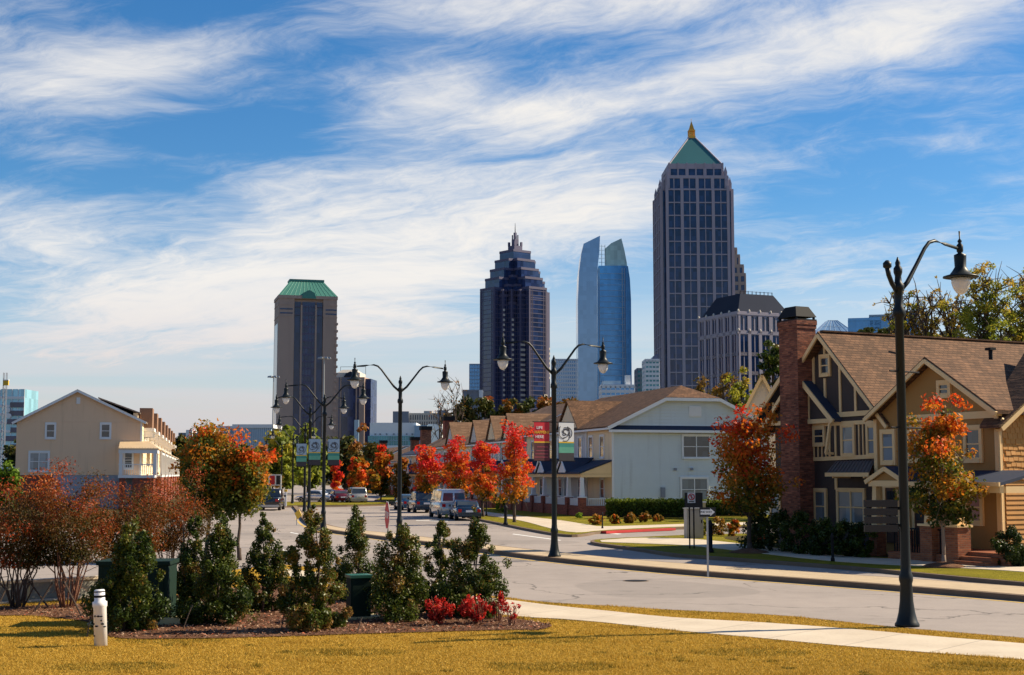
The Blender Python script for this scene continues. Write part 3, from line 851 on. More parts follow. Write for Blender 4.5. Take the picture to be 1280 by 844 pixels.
def street_trees():
    def at(px, py, pt, hw, pc, name, lab, leafm, n, ls, seed, group, **k):
        g = G(px, py, .13); s = g.y / F; h = P(px, pt, g.y).z - .13; cz = P(px, pc, g.y).z - .13
        return tree(name, lab, 'tree', g, h, hw * s, cz, leafm, n, ls, seed, group, **k)
    MG = 'autumn maples along the streets'
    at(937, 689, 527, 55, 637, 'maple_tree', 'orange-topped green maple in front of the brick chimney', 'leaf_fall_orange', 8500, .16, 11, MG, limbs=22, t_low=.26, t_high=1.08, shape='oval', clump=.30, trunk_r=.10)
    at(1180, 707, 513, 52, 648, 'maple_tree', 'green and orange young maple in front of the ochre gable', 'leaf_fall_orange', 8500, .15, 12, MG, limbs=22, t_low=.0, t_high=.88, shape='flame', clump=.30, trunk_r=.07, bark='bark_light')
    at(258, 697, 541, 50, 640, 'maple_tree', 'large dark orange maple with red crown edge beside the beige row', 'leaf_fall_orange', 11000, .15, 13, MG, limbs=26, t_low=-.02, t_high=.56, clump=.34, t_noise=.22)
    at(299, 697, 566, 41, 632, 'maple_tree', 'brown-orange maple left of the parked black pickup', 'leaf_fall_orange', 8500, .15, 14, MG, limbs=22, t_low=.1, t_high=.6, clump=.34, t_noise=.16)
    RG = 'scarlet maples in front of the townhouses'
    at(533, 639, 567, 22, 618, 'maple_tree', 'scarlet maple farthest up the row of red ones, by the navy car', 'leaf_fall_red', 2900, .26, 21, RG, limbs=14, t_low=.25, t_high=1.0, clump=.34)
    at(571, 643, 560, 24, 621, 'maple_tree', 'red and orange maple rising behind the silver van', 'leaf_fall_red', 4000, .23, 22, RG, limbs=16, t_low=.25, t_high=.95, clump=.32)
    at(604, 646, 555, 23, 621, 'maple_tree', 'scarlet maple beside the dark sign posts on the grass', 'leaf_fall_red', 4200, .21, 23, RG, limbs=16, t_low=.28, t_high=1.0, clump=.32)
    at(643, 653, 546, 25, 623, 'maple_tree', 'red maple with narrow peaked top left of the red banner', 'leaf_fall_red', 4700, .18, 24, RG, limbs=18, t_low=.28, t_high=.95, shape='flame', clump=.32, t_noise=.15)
    # beyond the crossing
    FG = 'trees beyond the crossing'
    def far(px, pyb, pt, hw, leafm, n, ls, seed, lab, Y, pc=None, **k):
        p = P(px, pyb, Y); zt = P(px, pt, Y).z
        z0 = 0
        h = zt
        cz = max(.15 * h, P(px, pc or pyb, Y).z)
        return tree(k.pop('nm', 'street_tree'), lab, 'tree', (p.x, Y, 0), h, hw * Y / F, cz, leafm, n, ls, seed, k.pop('g', FG), **k)
    far(352, 620, 541, 34, 'leaf_olive', 2600, .9, 31, 'yellow-green tree behind the pickup left of the lamp cluster', 215, t_low=.2, t_high=.7)
    far(384, 620, 546, 30, 'leaf_olive', 2600, .9, 32, 'green tree behind the grey banners and tallest lamp pair', 225, t_low=.1, t_high=.5)
    far(430, 620, 549, 36, 'leaf_hill', 2600, .95, 33, 'dull green tree below the short brown tower', 240, t_low=.1, t_high=.5)
    far(466, 622, 560, 26, 'leaf_hill', 2000, .8, 34, 'brownish tree left of the double street lamp', 230, t_low=.2, t_high=.6)
    far(318, 622, 566, 28, 'leaf_gold', 2000, .7, 35, 'golden orange tree left of the black pickup', 190, t_low=.2, t_high=.8)
    far(420, 624, 577, 10, 'leaf_fall_red', 900, .5, 36, 'small bright red tree beyond the lamp poles', 185, t_low=.6, t_high=.95, shape='cone')
    far(447, 624, 573, 16, 'leaf_fall_orange', 1500, .55, 37, 'orange tree beside the small red one', 180, t_low=.45, t_high=.95)
    far(476, 626, 570, 19, 'leaf_fall_orange', 1500, .55, 38, 'orange and green tree left of the double street lamp pole', 172, t_low=.1, t_high=.9)
    far(502, 627, 578, 15, 'leaf_gold', 1200, .5, 39, 'gold tree hidden behind the double street lamp pole', 168, t_low=.2, t_high=.8)
    # wooded slope behind the beige row
    HG = 'trees on the far slope'
    labs = ['dark evergreen tree on the slope right of the beige row', 'round dark tree below the pale warehouse', 'dark tree under the corrugated warehouse wall', 'tree on the slope beside the leftmost street lamp glass',
            'olive tree on the slope over the black pickup', 'tree on the slope at the foot of the green-roofed tower']
    for i, (px, pt, hw) in enumerate([(222, 549, 20), (246, 551, 22), (272, 549, 24), (298, 559, 22), (322, 560, 22), (346, 552, 20)]):
        far(px, 610, pt, hw, 'leaf_hill', 1500, 1.5, 60 + i, labs[i], 330 + 8 * i, t_low=.0, t_high=.3, g=HG, twigs=False, pc=606, clump=.45)
    # trees on the ridge behind the townhouses
    RGp = 'autumn trees on the ridge behind the townhouses'
    L = [(577, 500, 22, .2, .5, 'russet tree on the ridge left of the stepped tower'), (606, 497, 22, .1, .4, 'green-brown tree at the left foot of the stepped tower'), (634, 497, 22, .4, .7, 'rust tree in the middle of the stepped tower foot'),
         (660, 499, 20, .0, .4, 'green tree at the stepped tower foot'), (684, 496, 22, .6, .95, 'orange tree at the right foot of the stepped tower'), (709, 500, 20, .45, .85, 'orange tree below the white office grid'),
         (732, 509, 18, .4, .8, 'orange-brown tree at the ridge end under the blue glass tower')]
    for i, (px, pt, hw, a, b_, lab) in enumerate(L):
        far(px, 560, pt, hw, 'leaf_hill', 2000, .85, 70 + i, lab, 290, t_low=a, t_high=b_, g=RGp, twigs=False, pc=552, clump=.42)
    # behind the blue and charcoal houses
    BG = 'trees behind the houses'
    far(905, 560, 468, 24, 'leaf_gold', 900, .5, 80, 'sparse rusty tree in front of the mansard building', 190, t_low=.1, t_high=.5, g=BG, sparse=1, pc=530)
    far(928, 560, 470, 20, 'leaf_olive', 1500, .5, 81, 'yellow-olive tree between the blue house roof and the white gable', 180, t_low=.4, t_high=.9, g=BG, pc=540)
    far(880, 560, 474, 18, 'leaf_gold', 500, .5, 82, 'thin brownish tree at the foot of the tallest tower', 200, t_low=.1, t_high=.4, g=BG, sparse=1, pc=520)
    far(968, 560, 434, 22, 'leaf_evergreen', 2600, .45, 83, 'dark evergreen left of the brick chimney', 150, t_low=.3, t_high=.6, g=BG, pc=520)
    far(570, 560, 478, 26, 'leaf_gold', 60, .4, 84, 'bare tree with open branches left of the stepped tower', 240, g='bare trees behind the red chimney', sparse=1, pc=545)
    far(551, 570, 492, 18, 'leaf_gold', 30, .4, 85, 'smaller bare tree above the brown brick chimney', 230, g='bare trees behind the red chimney', sparse=1, pc=545)
    # tall trees above the charcoal house
    AG = 'tall half-bare trees above the charcoal house'
    for i, (px, pt, hw, n, Y, a, b_, lab) in enumerate([
            (1135, 366, 30, 1500, 105, .3, .8, 'thin tree above the roof beside the street lamp shaft'), (1163, 364, 28, 1700, 104, .55, .95, 'rusty half-bare tree right of the lamp shaft'),
            (1198, 366, 26, 1300, 103, .4, .9, 'half-bare tree under the lamp head'), (1240, 348, 48, 8500, 100, .15, .6, 'large yellow-green tree above the roof at the right'),
            (1290, 352, 42, 7000, 102, .2, .6, 'large yellow-green tree cut off by the right edge of the picture')]):
        far(px, 600, pt, hw, 'leaf_olive', int(n * .95), .20, 90 + i, lab, Y, t_low=a + .2, t_high=b_ + .2, g=AG, sparse=.7, pc=445, limbs=26, clump=.15 if i < 3 else .18, trunk_r=.28, shape='vase' if i < 3 else 'oval')
    for i, (px, lab) in enumerate([(1085, 'low dark tree top behind the roof ridge by the blue building'), (1110, 'low green tree top behind the roof ridge')]):
        far(px, 560, 412, 17, 'leaf_hill', 900, .45, 97 + i, lab, 130, t_low=.0, t_high=.4, g='low tree tops behind the charcoal house ridge', pc=440, twigs=False)
    # left edge
    far(8, 640, 585, 20, 'leaf_brightgreen', 1500, .3, 110, 'light green bush tree at the left edge by the beige house', 105, t_low=.0, t_high=.5, g='greenery left of the beige house', pc=632)
    far(14, 620, 558, 18, 'leaf_hill', 1300, .5, 111, 'dark tree behind the rear corner of the beige house', 150, t_low=.0, t_high=.4, g='greenery left of the beige house', pc=620)
street_trees()

def plants():
    def sh(px, py, pt, hw, name, lab, cat, leafm, n, ls, seed, group=None, **k):
        g = G(px, py, .14); s = g.y / F; h = P(px, pt, g.y).z - .14
        return shrub(name, lab, cat, g, h, hw * s, leafm, n, ls, seed, group, **k)
    # clipped hedges beside the pale blue house
    def hedge(x0, x1, py, pt, lab, seed, leafm, n):
        a = G(x0, py, .14); b = G(x1, py, .14); c = (a + b) / 2; h = P(x0, pt, a.y).z - .14
        rng = np.random.default_rng(seed)
        root = T('hedge', lab, 'hedge', c, 0, 'clipped hedges under the pale blue wall')
        L = (b - a).length
        pts = np.stack([rng.uniform(-L / 2, L / 2, n), rng.uniform(-.6, .6, n), rng.uniform(.05, 1, n) ** .6 * h], 1)
        face = rng.integers(0, 3, n)
        pts[face == 0, 1] = -.6 + rng.normal(size=(face == 0).sum()) * .06
        pts[face == 1, 2] = h + rng.normal(size=(face == 1).sum()) * .07
        o = leaves('foliage', pts, .17, leafm, .25 + .5 * (pts[:, 2] / h) ** 2 * rng.uniform(.3, 1, n), root, rng, .6, .3)
        MB().box(-L / 2 + .1, L / 2 - .1, -.45, .45, .05, h - .12).build('core', 'leaf_evergreen', root)
    hedge(757, 868, 648, 626, 'long clipped dark green hedge below the meter box', 1, 'leaf_hedge', 5200)
    hedge(872, 948, 646, 627, 'shorter yellow-green hedge behind the signs', 2, 'leaf_hedge', 4200)
    FG = 'rusty low shrubs in the front beds'
    for i, (px, py, pt, hw, lm, lab) in enumerate([
            (746, 656, 644, 11, 'leaf_fall_orange', 'rusty low shrub at the corner of the brick porch wall'), (768, 655, 645, 10, 'leaf_fall_orange', 'rusty low shrub next to the porch corner one'),
            (787, 654, 643, 11, 'leaf_gold', 'golden low shrub before the middle of the long hedge'), (807, 653, 641, 9, 'leaf_gold', 'taller golden shrub near the hedge middle'), (822, 652, 644, 8, 'leaf_gold', 'smallest golden shrub before the hedge'),
            (899, 669, 646, 15, 'leaf_gold', 'feathery golden grass clump right of the one-way sign'), (878, 669, 650, 9, 'leaf_olive', 'green clump of grass between sign posts'), (918, 670, 650, 12, 'leaf_fall_orange', 'orange shrub left of the maple trunk')]):
        sh(px, py, pt, hw, 'low_shrub', lab, 'shrub', lm, 800, .16, 400 + i, FG, shape='ball', t0=.45, tn=.2, stem=False)
    sh(528, 626, 612, 8, 'low_shrub', 'orange low shrub beyond the parked navy cars', 'shrub', 'leaf_fall_orange', 300, .3, 431, FG, shape='ball', t0=.7, stem=False)
    sh(627, 640, 619, 9, 'low_shrub', 'bright yellow-green shrub against the brick porch wall', 'shrub', 'leaf_brightgreen', 600, .22, 430, FG, shape='ball', t0=.6, stem=False)
    sh(724, 648, 641, 5, 'low_shrub', 'small yellow-green tuft at the porch wall', 'shrub', 'leaf_brightgreen', 200, .18, 432, FG, shape='ball', t0=.6, stem=False)
    DG = 'dark foundation shrubs before the charcoal house'
    for i, (px, py, pt, hw, lab) in enumerate([
            (948, 686, 642, 27, 'dark shrub behind the maple trunk'), (975, 689, 640, 27, 'dark shrub at the foot of the brick chimney'), (1002, 692, 643, 27, 'dark shrub right of the chimney foot'),
            (1030, 694, 650, 25, 'dark shrub below the narrow ground floor window'), (1055, 696, 652, 24, 'dark shrub below the double window'), (1080, 697, 652, 18, 'dark shrub left of the slatted board')]):
        sh(px, py, pt, hw, 'foundation_shrub', lab, 'shrub', 'leaf_evergreen', 3200, .12, 440 + i, DG, shape='ball', t0=.3, tn=.15, stem=False, gaps=.05)
    sh(948, 676, 660, 14, 'foundation_shrub', 'purple-red barberry behind the maple trunk', 'shrub', 'leaf_nandina', 500, .13, 460, DG, shape='ball', t0=.05, stem=False)
    sh(1263, 708, 662, 25, 'round_shrub', 'round clipped dark shrub beside the brick porch steps', 'shrub', 'leaf_evergreen', 9000, .075, 461, None, shape='ball', t0=.15, tn=.08, stem=False, gaps=.0)
    # mulch rings round the maples
    for px, py, w, lab in ((937, 691, 26, 'mound of dark mulch round the maple by the chimney'), (1180, 709, 28, 'mound of dark mulch round the young maple by the porch')):
        g = G(px, py, .13); r = w * g.y / F
        b = MB().lathe([(r, 0), (r * .8, .07), (r * .3, .16), (.02, .18)], 24)
        o = b.build('mulch_mound', 'mulch', None, True); o.location = g; setp(o, lab, 'mulch mound', 'mulch mounds round street trees')
plants()

def lawn_blades():
    rng = np.random.default_rng(5)
    n = 560000
    y = 21.5 + (36 - 21.5) * rng.uniform(0, 1, n) ** 1.35; x = rng.uniform(-.38, .38, n) * y
    p = np.stack([x, y], 1)
    ok = in_poly(p, lawn_in) & ~in_poly(p, side_poly) & ~(in_poly(p, bed_poly) & (rng.uniform(size=n) < .985))
    p = p[ok]; n = len(p)
    # tufts: the dry turf is uneven
    h = rng.uniform(.010, .034, n) * (1 + .9 * (np.sin(p[:, 0] * 2.1 + np.sin(p[:, 1] * 1.3) * 2) * np.sin(p[:, 1] * 2.7 + p[:, 0]) > .72))
    a = rng.uniform(0, 2 * math.pi, n); w = .005 + .005 * rng.uniform(size=n)
    base = np.stack([p[:, 0], p[:, 1], np.full(n, .135)], 1)
    dx = np.stack([np.cos(a) * w, np.sin(a) * w, np.zeros(n)], 1)
    tip = base + np.stack([rng.normal(size=n) * .02, rng.normal(size=n) * .02, h], 1)
    v = np.stack([base - dx, base + dx, tip], 1).reshape(-1, 3)
    wc = np.stack([rng.uniform(-10, 12, 170), rng.uniform(21.5, 35, 170)], 1); wr = rng.uniform(.03, .11, 170)
    weed = np.zeros(n, bool)
    for c_, r_ in zip(wc, wr): weed |= (((p - c_) ** 2).sum(1) < r_ * r_ * rng.uniform(.2, 1.6, n))
    h = np.where(weed, h * 1.5, h); tip = base + (tip - base) * np.where(weed, 1.5, 1)[:, None]
    v = np.stack([base - dx, base + dx, tip], 1).reshape(-1, 3)
    green = (np.sin(p[:, 0] * .9 + 1.0) * np.sin(p[:, 1] * 1.7) > .6) * .35
    tint = .65 + rng.normal(size=n) * .17 - green * (rng.uniform(size=n) < .6)
    tint = np.where(weed, .14 + .2 * rng.uniform(size=n), tint)
    o = np_mesh('lawn_grass', v, np.arange(n * 3).reshape(-1, 3), 'grass_blade', None, np.clip(tint, 0, 1))
    setp(o, 'short dry golden turf covering the foreground lawn', 'grass', kind='stuff')
leaf_mat('grass_blade', [(0, (.06, .085, .01)), (.3, (.24, .16, .018)), (.6, (.49, .30, .036)), (1, (.69, .46, .10))], .3, .8)
lawn_blades()

def litter():
    """bark chips and fallen leaves lying on the bed"""
    rng = np.random.default_rng(9); n = 26000
    y = rng.uniform(27, 42, n); x = rng.uniform(-.38, .06, n) * y
    p = np.stack([x, y], 1); p = p[in_poly(p, bed_poly)]; n = len(p)
    pts = np.stack([p[:, 0], p[:, 1], .165 + rng.uniform(0, .03, n)], 1)
    o = leaves('bark_chips', pts, .075, 'chips', rng.uniform(0, 1, n), None, rng, .4, 1.6)
    setp(o, 'bark chips and fallen leaves scattered over the planting bed', 'mulch', kind='stuff')
leaf_mat('chips', [(0, (.07, .03, .02)), (.5, (.22, .11, .07)), (.85, (.36, .24, .16)), (1, (.48, .09, .03))], .05, .9)
litter()

# ------------------------------------------------------------------ street lamps
LG = 'dark green street lamps with teardrop glass'
def lamp(px, py, rz, label, arms=(1, -1), scale=1.0, Y=None, simple=False):
    g = G(px, py, .15) if Y is None else Vector((P(px, 593, Y).x, Y, .0))
    if Y is None: g.z = .15
    root = T('street_lamp', label, 'street lamp', g, rz, LG)
    H = 7.25
    seg = 8 if simple else 16
    b = MB()
    b.lathe([(.245, 0), (.245, .05), (.21, .10), (.165, .28), (.135, .5), (.12, .85), (.14, .92), (.14, 1.0), (.11, 1.08), (.1, 1.2), (.088, 6.25), (.13, 6.3), (.13, 6.42), (.085, 6.5), (.085, 6.8), (.12, 6.86), (.12, 6.94), (.075, 7.0), (.065, 7.12), (.09, 7.2), (.09, 7.28), (.05, 7.34), (.055, 7.4), (.03, 7.46), (.01, 7.52)], seg)
    b.build('post', 'lamp_green_black', root, True)
    for s in arms:
        a = MB()
        L = 2.13
        pts = [(s * .06, 0, 6.82), (s * .3, 0, 7.02), (s * .62, 0, 7.42), (s * .9, 0, 7.78), (s * 1.06, 0, 7.93), (s * 1.25, 0, 7.985), (s * 1.6, 0, 7.95), (s * (L - .1), 0, 7.9)]
        a.tube(pts, [.05, .05, .042, .04, .04, .038, .036, .034], 6 if simple else 10)
        a.build('arm', 'lamp_green_black', root, True)
        f = MB()
        f.lathe([(.02, 8.28), (.012, 8.12), (.05, 8.06), (.03, 8.02), (.07, 7.97), (.07, 7.84), (.045, 7.8), (.13, 7.76), (.13, 7.72), (.12, 7.5), (.17, 7.42), (.23, 7.34), (.37, 7.30), (.375, 7.27), (.33, 7.26), (.05, 7.27)][::-1], 10 if simple else 20, s * L, 0)
        h = f.build('lamp_shade', 'lamp_green_black', root, True)
        q = MB()
        q.lathe([(.03, 6.90), (.10, 6.94), (.165, 7.04), (.20, 7.16), (.205, 7.255)], 10 if simple else 18, s * L, 0)
        q.build('lens', 'lamp_lens', h, True)
    if len(arms) == 1:
        s = -arms[0]
        c = MB(); c.tube([(s * .05, 0, 6.8), (s * .2, 0, 6.95), (s * .30, 0, 7.12), (s * .34, 0, 7.28)], [.05, .05, .05, .055], 8)
        c.lathe([(.03, 7.24), (.09, 7.28), (.09, 7.36), (.03, 7.42)], 10, s * .34, 0)
        c.build('scroll', 'lamp_green_black', root, True)
    return root
L1 = lamp(1134, 783, R(37), 'nearest single-armed street lamp, full height at the right', (1,))
L2 = lamp(693, 696, R(26), 'double-armed street lamp with the LIFE HAPPENS HERE banner')
L3 = lamp(499, 678, R(20), 'double-armed street lamp right of the stop sign')
L4 = lamp(404, 662.7, R(12), 'double-armed street lamp in front of the green-roofed tower, right of its neighbour')
L5 = lamp(386, 653.5, R(10), 'double-armed street lamp just left of and behind its taller-looking neighbour')
L6 = lamp(381, 0, R(8), 'smaller double-armed lamp hidden between the grey banners', Y=118, simple=True)
lamp(366, 0, R(8), 'distant street lamp whose globe hangs over the treetops', Y=151, simple=True)
lamp(352, 0, R(6), 'distant street lamp lower down the curve', Y=195, simple=True)
lamp(341, 0, R(6), 'farthest but one street lamp on the curve', Y=247, simple=True)
lamp(335, 0, R(6), 'farthest street lamp on the curve', Y=275, simple=True)
# banner arms on the nearest lamp
for z, s in ((5.15, -1), (4.0, -1)):
    MB().tube([(-.35, 0, z), (0, 0, z), (.6, 0, z)], .018, 6).build('banner_arm', 'black_metal', L1)

def banner(lamp_o, side, kind, label, k=1.0):
    """cloth banner stretched between two arms of the lamp"""
    z1, z0 = 5.0, 3.55
    loc = lamp_o.location
    cx = side * .52
    root = T('lamp_banner', label, 'banner', loc, lamp_o.rotation_euler[2], 'banners hanging from the street lamps')
    x0, x1 = cx - .32, cx + .32
    cs = MB().tube([(0, 0, z1), (side * .9, 0, z1)], .018, 6).build('rod', 'black_metal', root)
    MB().tube([(0, 0, z0), (side * .9, 0, z0)], .018, 6).build('rod', 'black_metal', root)
    zm = z0 + .72
    if kind == 'red':
        MB().box(x0, x1, -.012, .012, zm, z1).build('upper_cloth', 'sign_red', root)
        MB().box(x0, x1, -.012, .012, z0, zm - .05).build('lower_cloth', 'banner_maroon', root)
        for k, z in enumerate((.12, .24, .36, .5)): MB().box(x0 + .04 * k, x1 - .06, -.016, .016, z0 + z, z0 + z + .035).build('stripe', 'banner_pink', root)
        for k, (t, c) in enumerate((('LIFE', 'sign_white'), ('HAPPENS', 'sign_yellow'), ('HERE', 'sign_white'))):
            text_mesh('lettering', t, .15, c, root, Matrix.Translation((cx + (-.1 if k != 1 else 0), -.018, z1 - .22 - k * .17)) @ STAND)
    else:
        MB().box(x0, x1, -.012, .012, zm, z1).build('upper_cloth', 'sign_white' if lamp_o is L2 else 'panel_blue', root)
        rng = np.random.default_rng(3)
        sw = MB()
        for k in range(11):
            a0 = rng.uniform(0, 6); r = .06 + .02 * k; c0 = (cx + rng.uniform(-.12, .12), z1 - .40 + rng.uniform(-.14, .14))
            seg = [(c0[0] + r * math.cos(a0 + t * .5), c0[1] + r * math.sin(a0 + t * .5)) for t in range(6)]
            seg = [(min(max(u, x0 + .02), x1 - .02), min(max(w, zm + .02), z1 - .02)) for u, w in seg]
            for p, q in zip(seg[:-1], seg[1:]):
                if (Vector(p) - Vector(q)).length > .01: sw.board(p, q, .028, -.016 - .0005 * k, -.013 - .0005 * k)
        sw.build('grey_drawing', 'banner_charcoal', root)
        MB().box(x0, x1, -.012, .012, z0, z0 + .30).build('lower_cloth', 'banner_charcoal', root)
        MB().box(x0, x1, -.012, .012, z0 + .30, z0 + .52).build('teal_band', 'banner_green', root)
        MB().box(x0, x1, -.012, .012, z0 + .52, zm - .05).build('teal_band', 'banner_teal', root)
    MB().box(x0, x1, -.014, .014, zm - .05, zm).build('yellow_line', 'sign_yellow', root)
    return root
banner(L2, -1, 'red', 'red banner reading LIFE HAPPENS HERE')
banner(L2, 1, 'art', 'banner with grey drawing over teal bands, right of the red one')
banner(L4, 1, 'art', 'small grey and teal banner farthest right beyond the lamp poles')
banner(L4, -1, 'art', 'small grey and teal banner on the left side of the right pole')
banner(L5, -1, 'art', 'small grey and teal banner left of the left pole')
# ------------------------------------------------------------------ houses
def window(root, Mx, s0, s1, z0, z1, cols=1, glass='window_glass', trim='white_trim', tw=.10, label=None, rail=True, arch=False, n=0.0, bars=0):
    if s0 > s1: s0, s1 = s1, s0
    if z0 > z1: z0, z1 = z1, z0
    b = MB(); b.M = Mx
    b.box(s0 - tw, s0, n, n + .09, z0 - tw, z1 + tw); b.box(s1, s1 + tw, n, n + .09, z0 - tw, z1 + tw)
    b.box(s0, s1, n, n + .088, z1, z1 + tw); b.box(s0 - tw * .3, s1 + tw * .3, n, n + .12, z0 - tw, z0)
    w = (s1 - s0) / cols
    for i in range(1, cols): b.box(s0 + w * i - .035, s0 + w * i + .035, n + .03, n + .08, z0, z1)
    if rail: b.box(s0, s1, n + .03, n + .07, (z0 + z1) / 2 - .025, (z0 + z1) / 2 + .025)
    for k in range(bars): b.box(s0, s1, n + .03, n + .055, z0 + (z1 - z0) * (k + 1) / (bars + 1) - .012, z0 + (z1 - z0) * (k + 1) / (bars + 1) + .012)
    b.box(s0, s1, n + .028, n + .062, z0, z0 + .05); b.box(s0, s1, n + .028, n + .062, z1 - .05, z1)
    w_ = b.build('window', trim, root)
    if label: w_['label'] = label
    p = MB(); p.M = Mx; p.box(s0 + .002, s1 - .002, n + .012, n + .04, z0 + .002, z1 - .002)
    p.build('pane', glass, w_)
    return w_

def poly_mesh(Mx, poly, n0, n1):
    b = MB(); b.M = Mx; b.prism(poly, n0, n1, 'y'); return b

def row_house(O, ang, W, L, E, Rg, wc, wall, roof, label, facade='wall_cream', gable_hook=None, facade_n=6, porch=True, chimneys=(), group='townhouses along the far street', dormer=None):
    root = T('townhouse', label, 'house', (O[0], O[1], .13), ang, group)
    z0 = -.13
    pitch = (Rg - E) / (W / 2)
    zc = Rg - pitch * wc
    gable = [(0, z0), (W, z0), (W, E), (W / 2 + wc, zc), (W / 2 - wc, zc), (0, E)]
    core = MB(); core.prism([(x + (.03 if x == 0 else -.03 if x == W else 0), z) for x, z in [(0, z0), (W, z0), (W, E - .05), (W / 2 + wc, zc - .05), (W / 2 - wc, zc - .05), (0, E - .05)]], .03, L - .03, 'y')
    core.build('wall', facade, root)
    g = MB(); g.M = FR(0, 0, 1, 0)
    g.siding(gable, .23 if O[1] < 120 else .3, .055); gw = g.build('gable_siding', wall, root)
    o = .45
    ze = E - pitch * o
    rf = MB()
    h = .14
    for sgn in (0, 1):
        X = (lambda x: x) if not sgn else (lambda x: W - x)
        rf.slab([(X(-o), -o, ze + h), (X(W / 2 - wc), -o, zc + h), (X(W / 2), wc * .9, Rg + h), (X(W / 2), L - wc * .9, Rg + h), (X(W / 2 - wc), L + o, zc + h), (X(-o), L + o, ze + h)], .14)
    for y0, y1 in ((-o, wc * .9), (L + o, L - wc * .9)):
        rf.slab([(W / 2 - wc, y0, zc + h), (W / 2 + wc, y0, zc + h), (W / 2, y1, Rg + h)], .14)
    rf.build('roof', roof, root)
    tr = MB(); tr.M = FR(0, 0, 1, 0)
    tr.board((-o, ze - .02), (W / 2 - wc, zc - .02), .24, o - .02, o + .06); tr.board((W + o, ze - .02), (W / 2 + wc, zc - .02), .24, o - .02, o + .06)
    tr.board((W / 2 - wc, zc - .02), (W / 2 + wc, zc - .02), .24, o - .022, o + .058)
    tr.board((-o, ze - .02), (W / 2 - wc, zc - .02), .2, 0.04, .09); tr.board((W + o, ze - .02), (W / 2 + wc, zc - .02), .2, 0.04, .09)
    tr.box(-.02, .14, .0, .07, z0, E - .1); tr.box(W - .14, W + .02, .0, .07, z0, E - .1)
    tr.M = ID
    tr.box(-o - .03, -o + .1, -o, L + o, ze - .12, ze + .02); tr.box(W + o - .1, W + o + .03, -o, L + o, ze - .12, ze + .02)
    tr.build('trim', 'white_trim', root)
    # street front (left side)
    Fm = FR(0, 0, 0, -1)
    alt = ['wall_cream', 'wall_grey', 'wall_pale_blue'] if facade == 'wall_cream' else ['wall_grey', 'wall_cream', 'wall_tan_house']
    nu = max(2, int(round(L / 6.0)))
    for k in range(nu):
        ya, yb = L * k / nu, L * (k + 1) / nu
        fs = MB(); fs.M = Fm; fs.siding([(-yb, z0), (-ya, z0), (-ya, E), (-yb, E)], .2 if O[1] < 120 else .35, .03); fs.build('front_siding', alt[(k if k else 0) % 3] if k else facade, root)
        if k:
            ds = MB(); ds.M = Fm; ds.box(-ya - .06, -ya + .06, .03, .16, z0, E); ds.build('downspout', 'white_trim', root)
            bx = MB(); bx.M = Fm; bx.box(-ya - .18, -ya + .18, .0, .12, E - .35, E); bx.build('bracket', 'white_trim', root)
    if facade_n:
        for k in range(facade_n):
            y = .8 + (L - 1.6) * (k + .5) / facade_n
            window(root, Fm, -y - .42, -y + .42, E - 2.35, E - .75, 1, tw=.12)
            if k % 2 == 0: window(root, Fm, -y - .4, -y + .4, 1.3, 2.7, 1, tw=.12)
        d = MB(); d.M = Fm; d.box(-L * .3 - .5, -L * .3 + .5, .02, .07, .5, 2.6); d.build('door', 'door_wood', root)
    if porch:
        pr = MB(); pd = 2.3
        for a, c in ((.0, L * .46), (L * .5, L - .1)):
            pr.slab([(-.02, a, 4.15), (-.02, c, 4.15), (-pd - .3, c, 3.22), (-pd - .3, a, 3.22)][::-1], .12)
        pr.build('porch_roof', 'roof_navy_metal', root)
        for k in range(nu):
            yc = L * (k + .72) / nu
            if yc < 4: continue
            gg = MB()
            for sg in (-1, 1): gg.slab([(-pd - .42, yc, 4.35), (-pd - .42, yc + sg * 1.25, 3.3), (-1.9, yc + sg * 1.25, 3.3), (-.05, yc, 4.35)], .1)
            gg.build('porch_gable_roof', 'roof_navy_metal', root)
            gt = MB(); gt.M = Fm; gt.board((-yc - 1.25, 3.27), (-yc, 4.3), .16, pd + .4, pd + .46); gt.board((-yc + 1.25, 3.27), (-yc, 4.3), .16, pd + .4, pd + .461)
            gt.prism([(-yc - 1.1, 3.2), (-yc + 1.1, 3.2), (-yc, 4.15)], pd + .2, pd + .3, 'y'); gt.build('porch_gable', 'white_trim', root)
        pt = MB()
        pt.box(-pd - .12, -pd + .12, .05, L - .15, 2.85, 3.08)
        pt.box(-pd, -.02, .02, .18, 2.85, 3.08)
        pt.add([(-.03, .04, 3.1), (-pd - .2, .04, 3.1), (-.03, .04, 4.0), (-.03, .10, 3.1), (-pd - .2, .10, 3.1), (-.03, .10, 4.0)], [(0, 1, 2), (3, 5, 4), (0, 3, 4, 1), (1, 4, 5, 2), (2, 5, 3, 0)])
        pt.build('porch_beam', 'cream_trim', root)
        nc = max(3, int(L / 2.6))
        bw = MB()
        bw.box(-pd - .12, -pd + .12, .1, L - .1, -.1, .75); bw.box(-pd, -.02, .06, .3, -.1, .75)
        bw.build('porch_wall', 'red_brick', root)
        for k in range(nc):
            y = .18 + (L - .6) * k / (nc - 1)
            c = MB(); c.box(-pd - .25, -pd + .25, y - .25, y + .25, -.1, 1.35).build('pier', 'red_brick', root)
            c = MB(); c.frustum((.17, .17), 1.35, (.11, .11), 2.85, -pd, y); c.box(-pd - .3, -pd + .3, y - .3, y + .3, 1.35, 1.43); c.build('column', 'white_trim', root)
        rl = MB()
        for y in np.arange(.5, L - .5, .14 if O[1] < 120 else .4): rl.box(-pd - .02, -pd + .02, y, y + .05, .76, 1.25)
        rl.box(-pd - .03, -pd + .03, .4, L - .4, 1.25, 1.3)
        for x in np.arange(-pd + .3, -.1, .15): rl.box(x, x + .05, .16, .2, .76, 1.25)
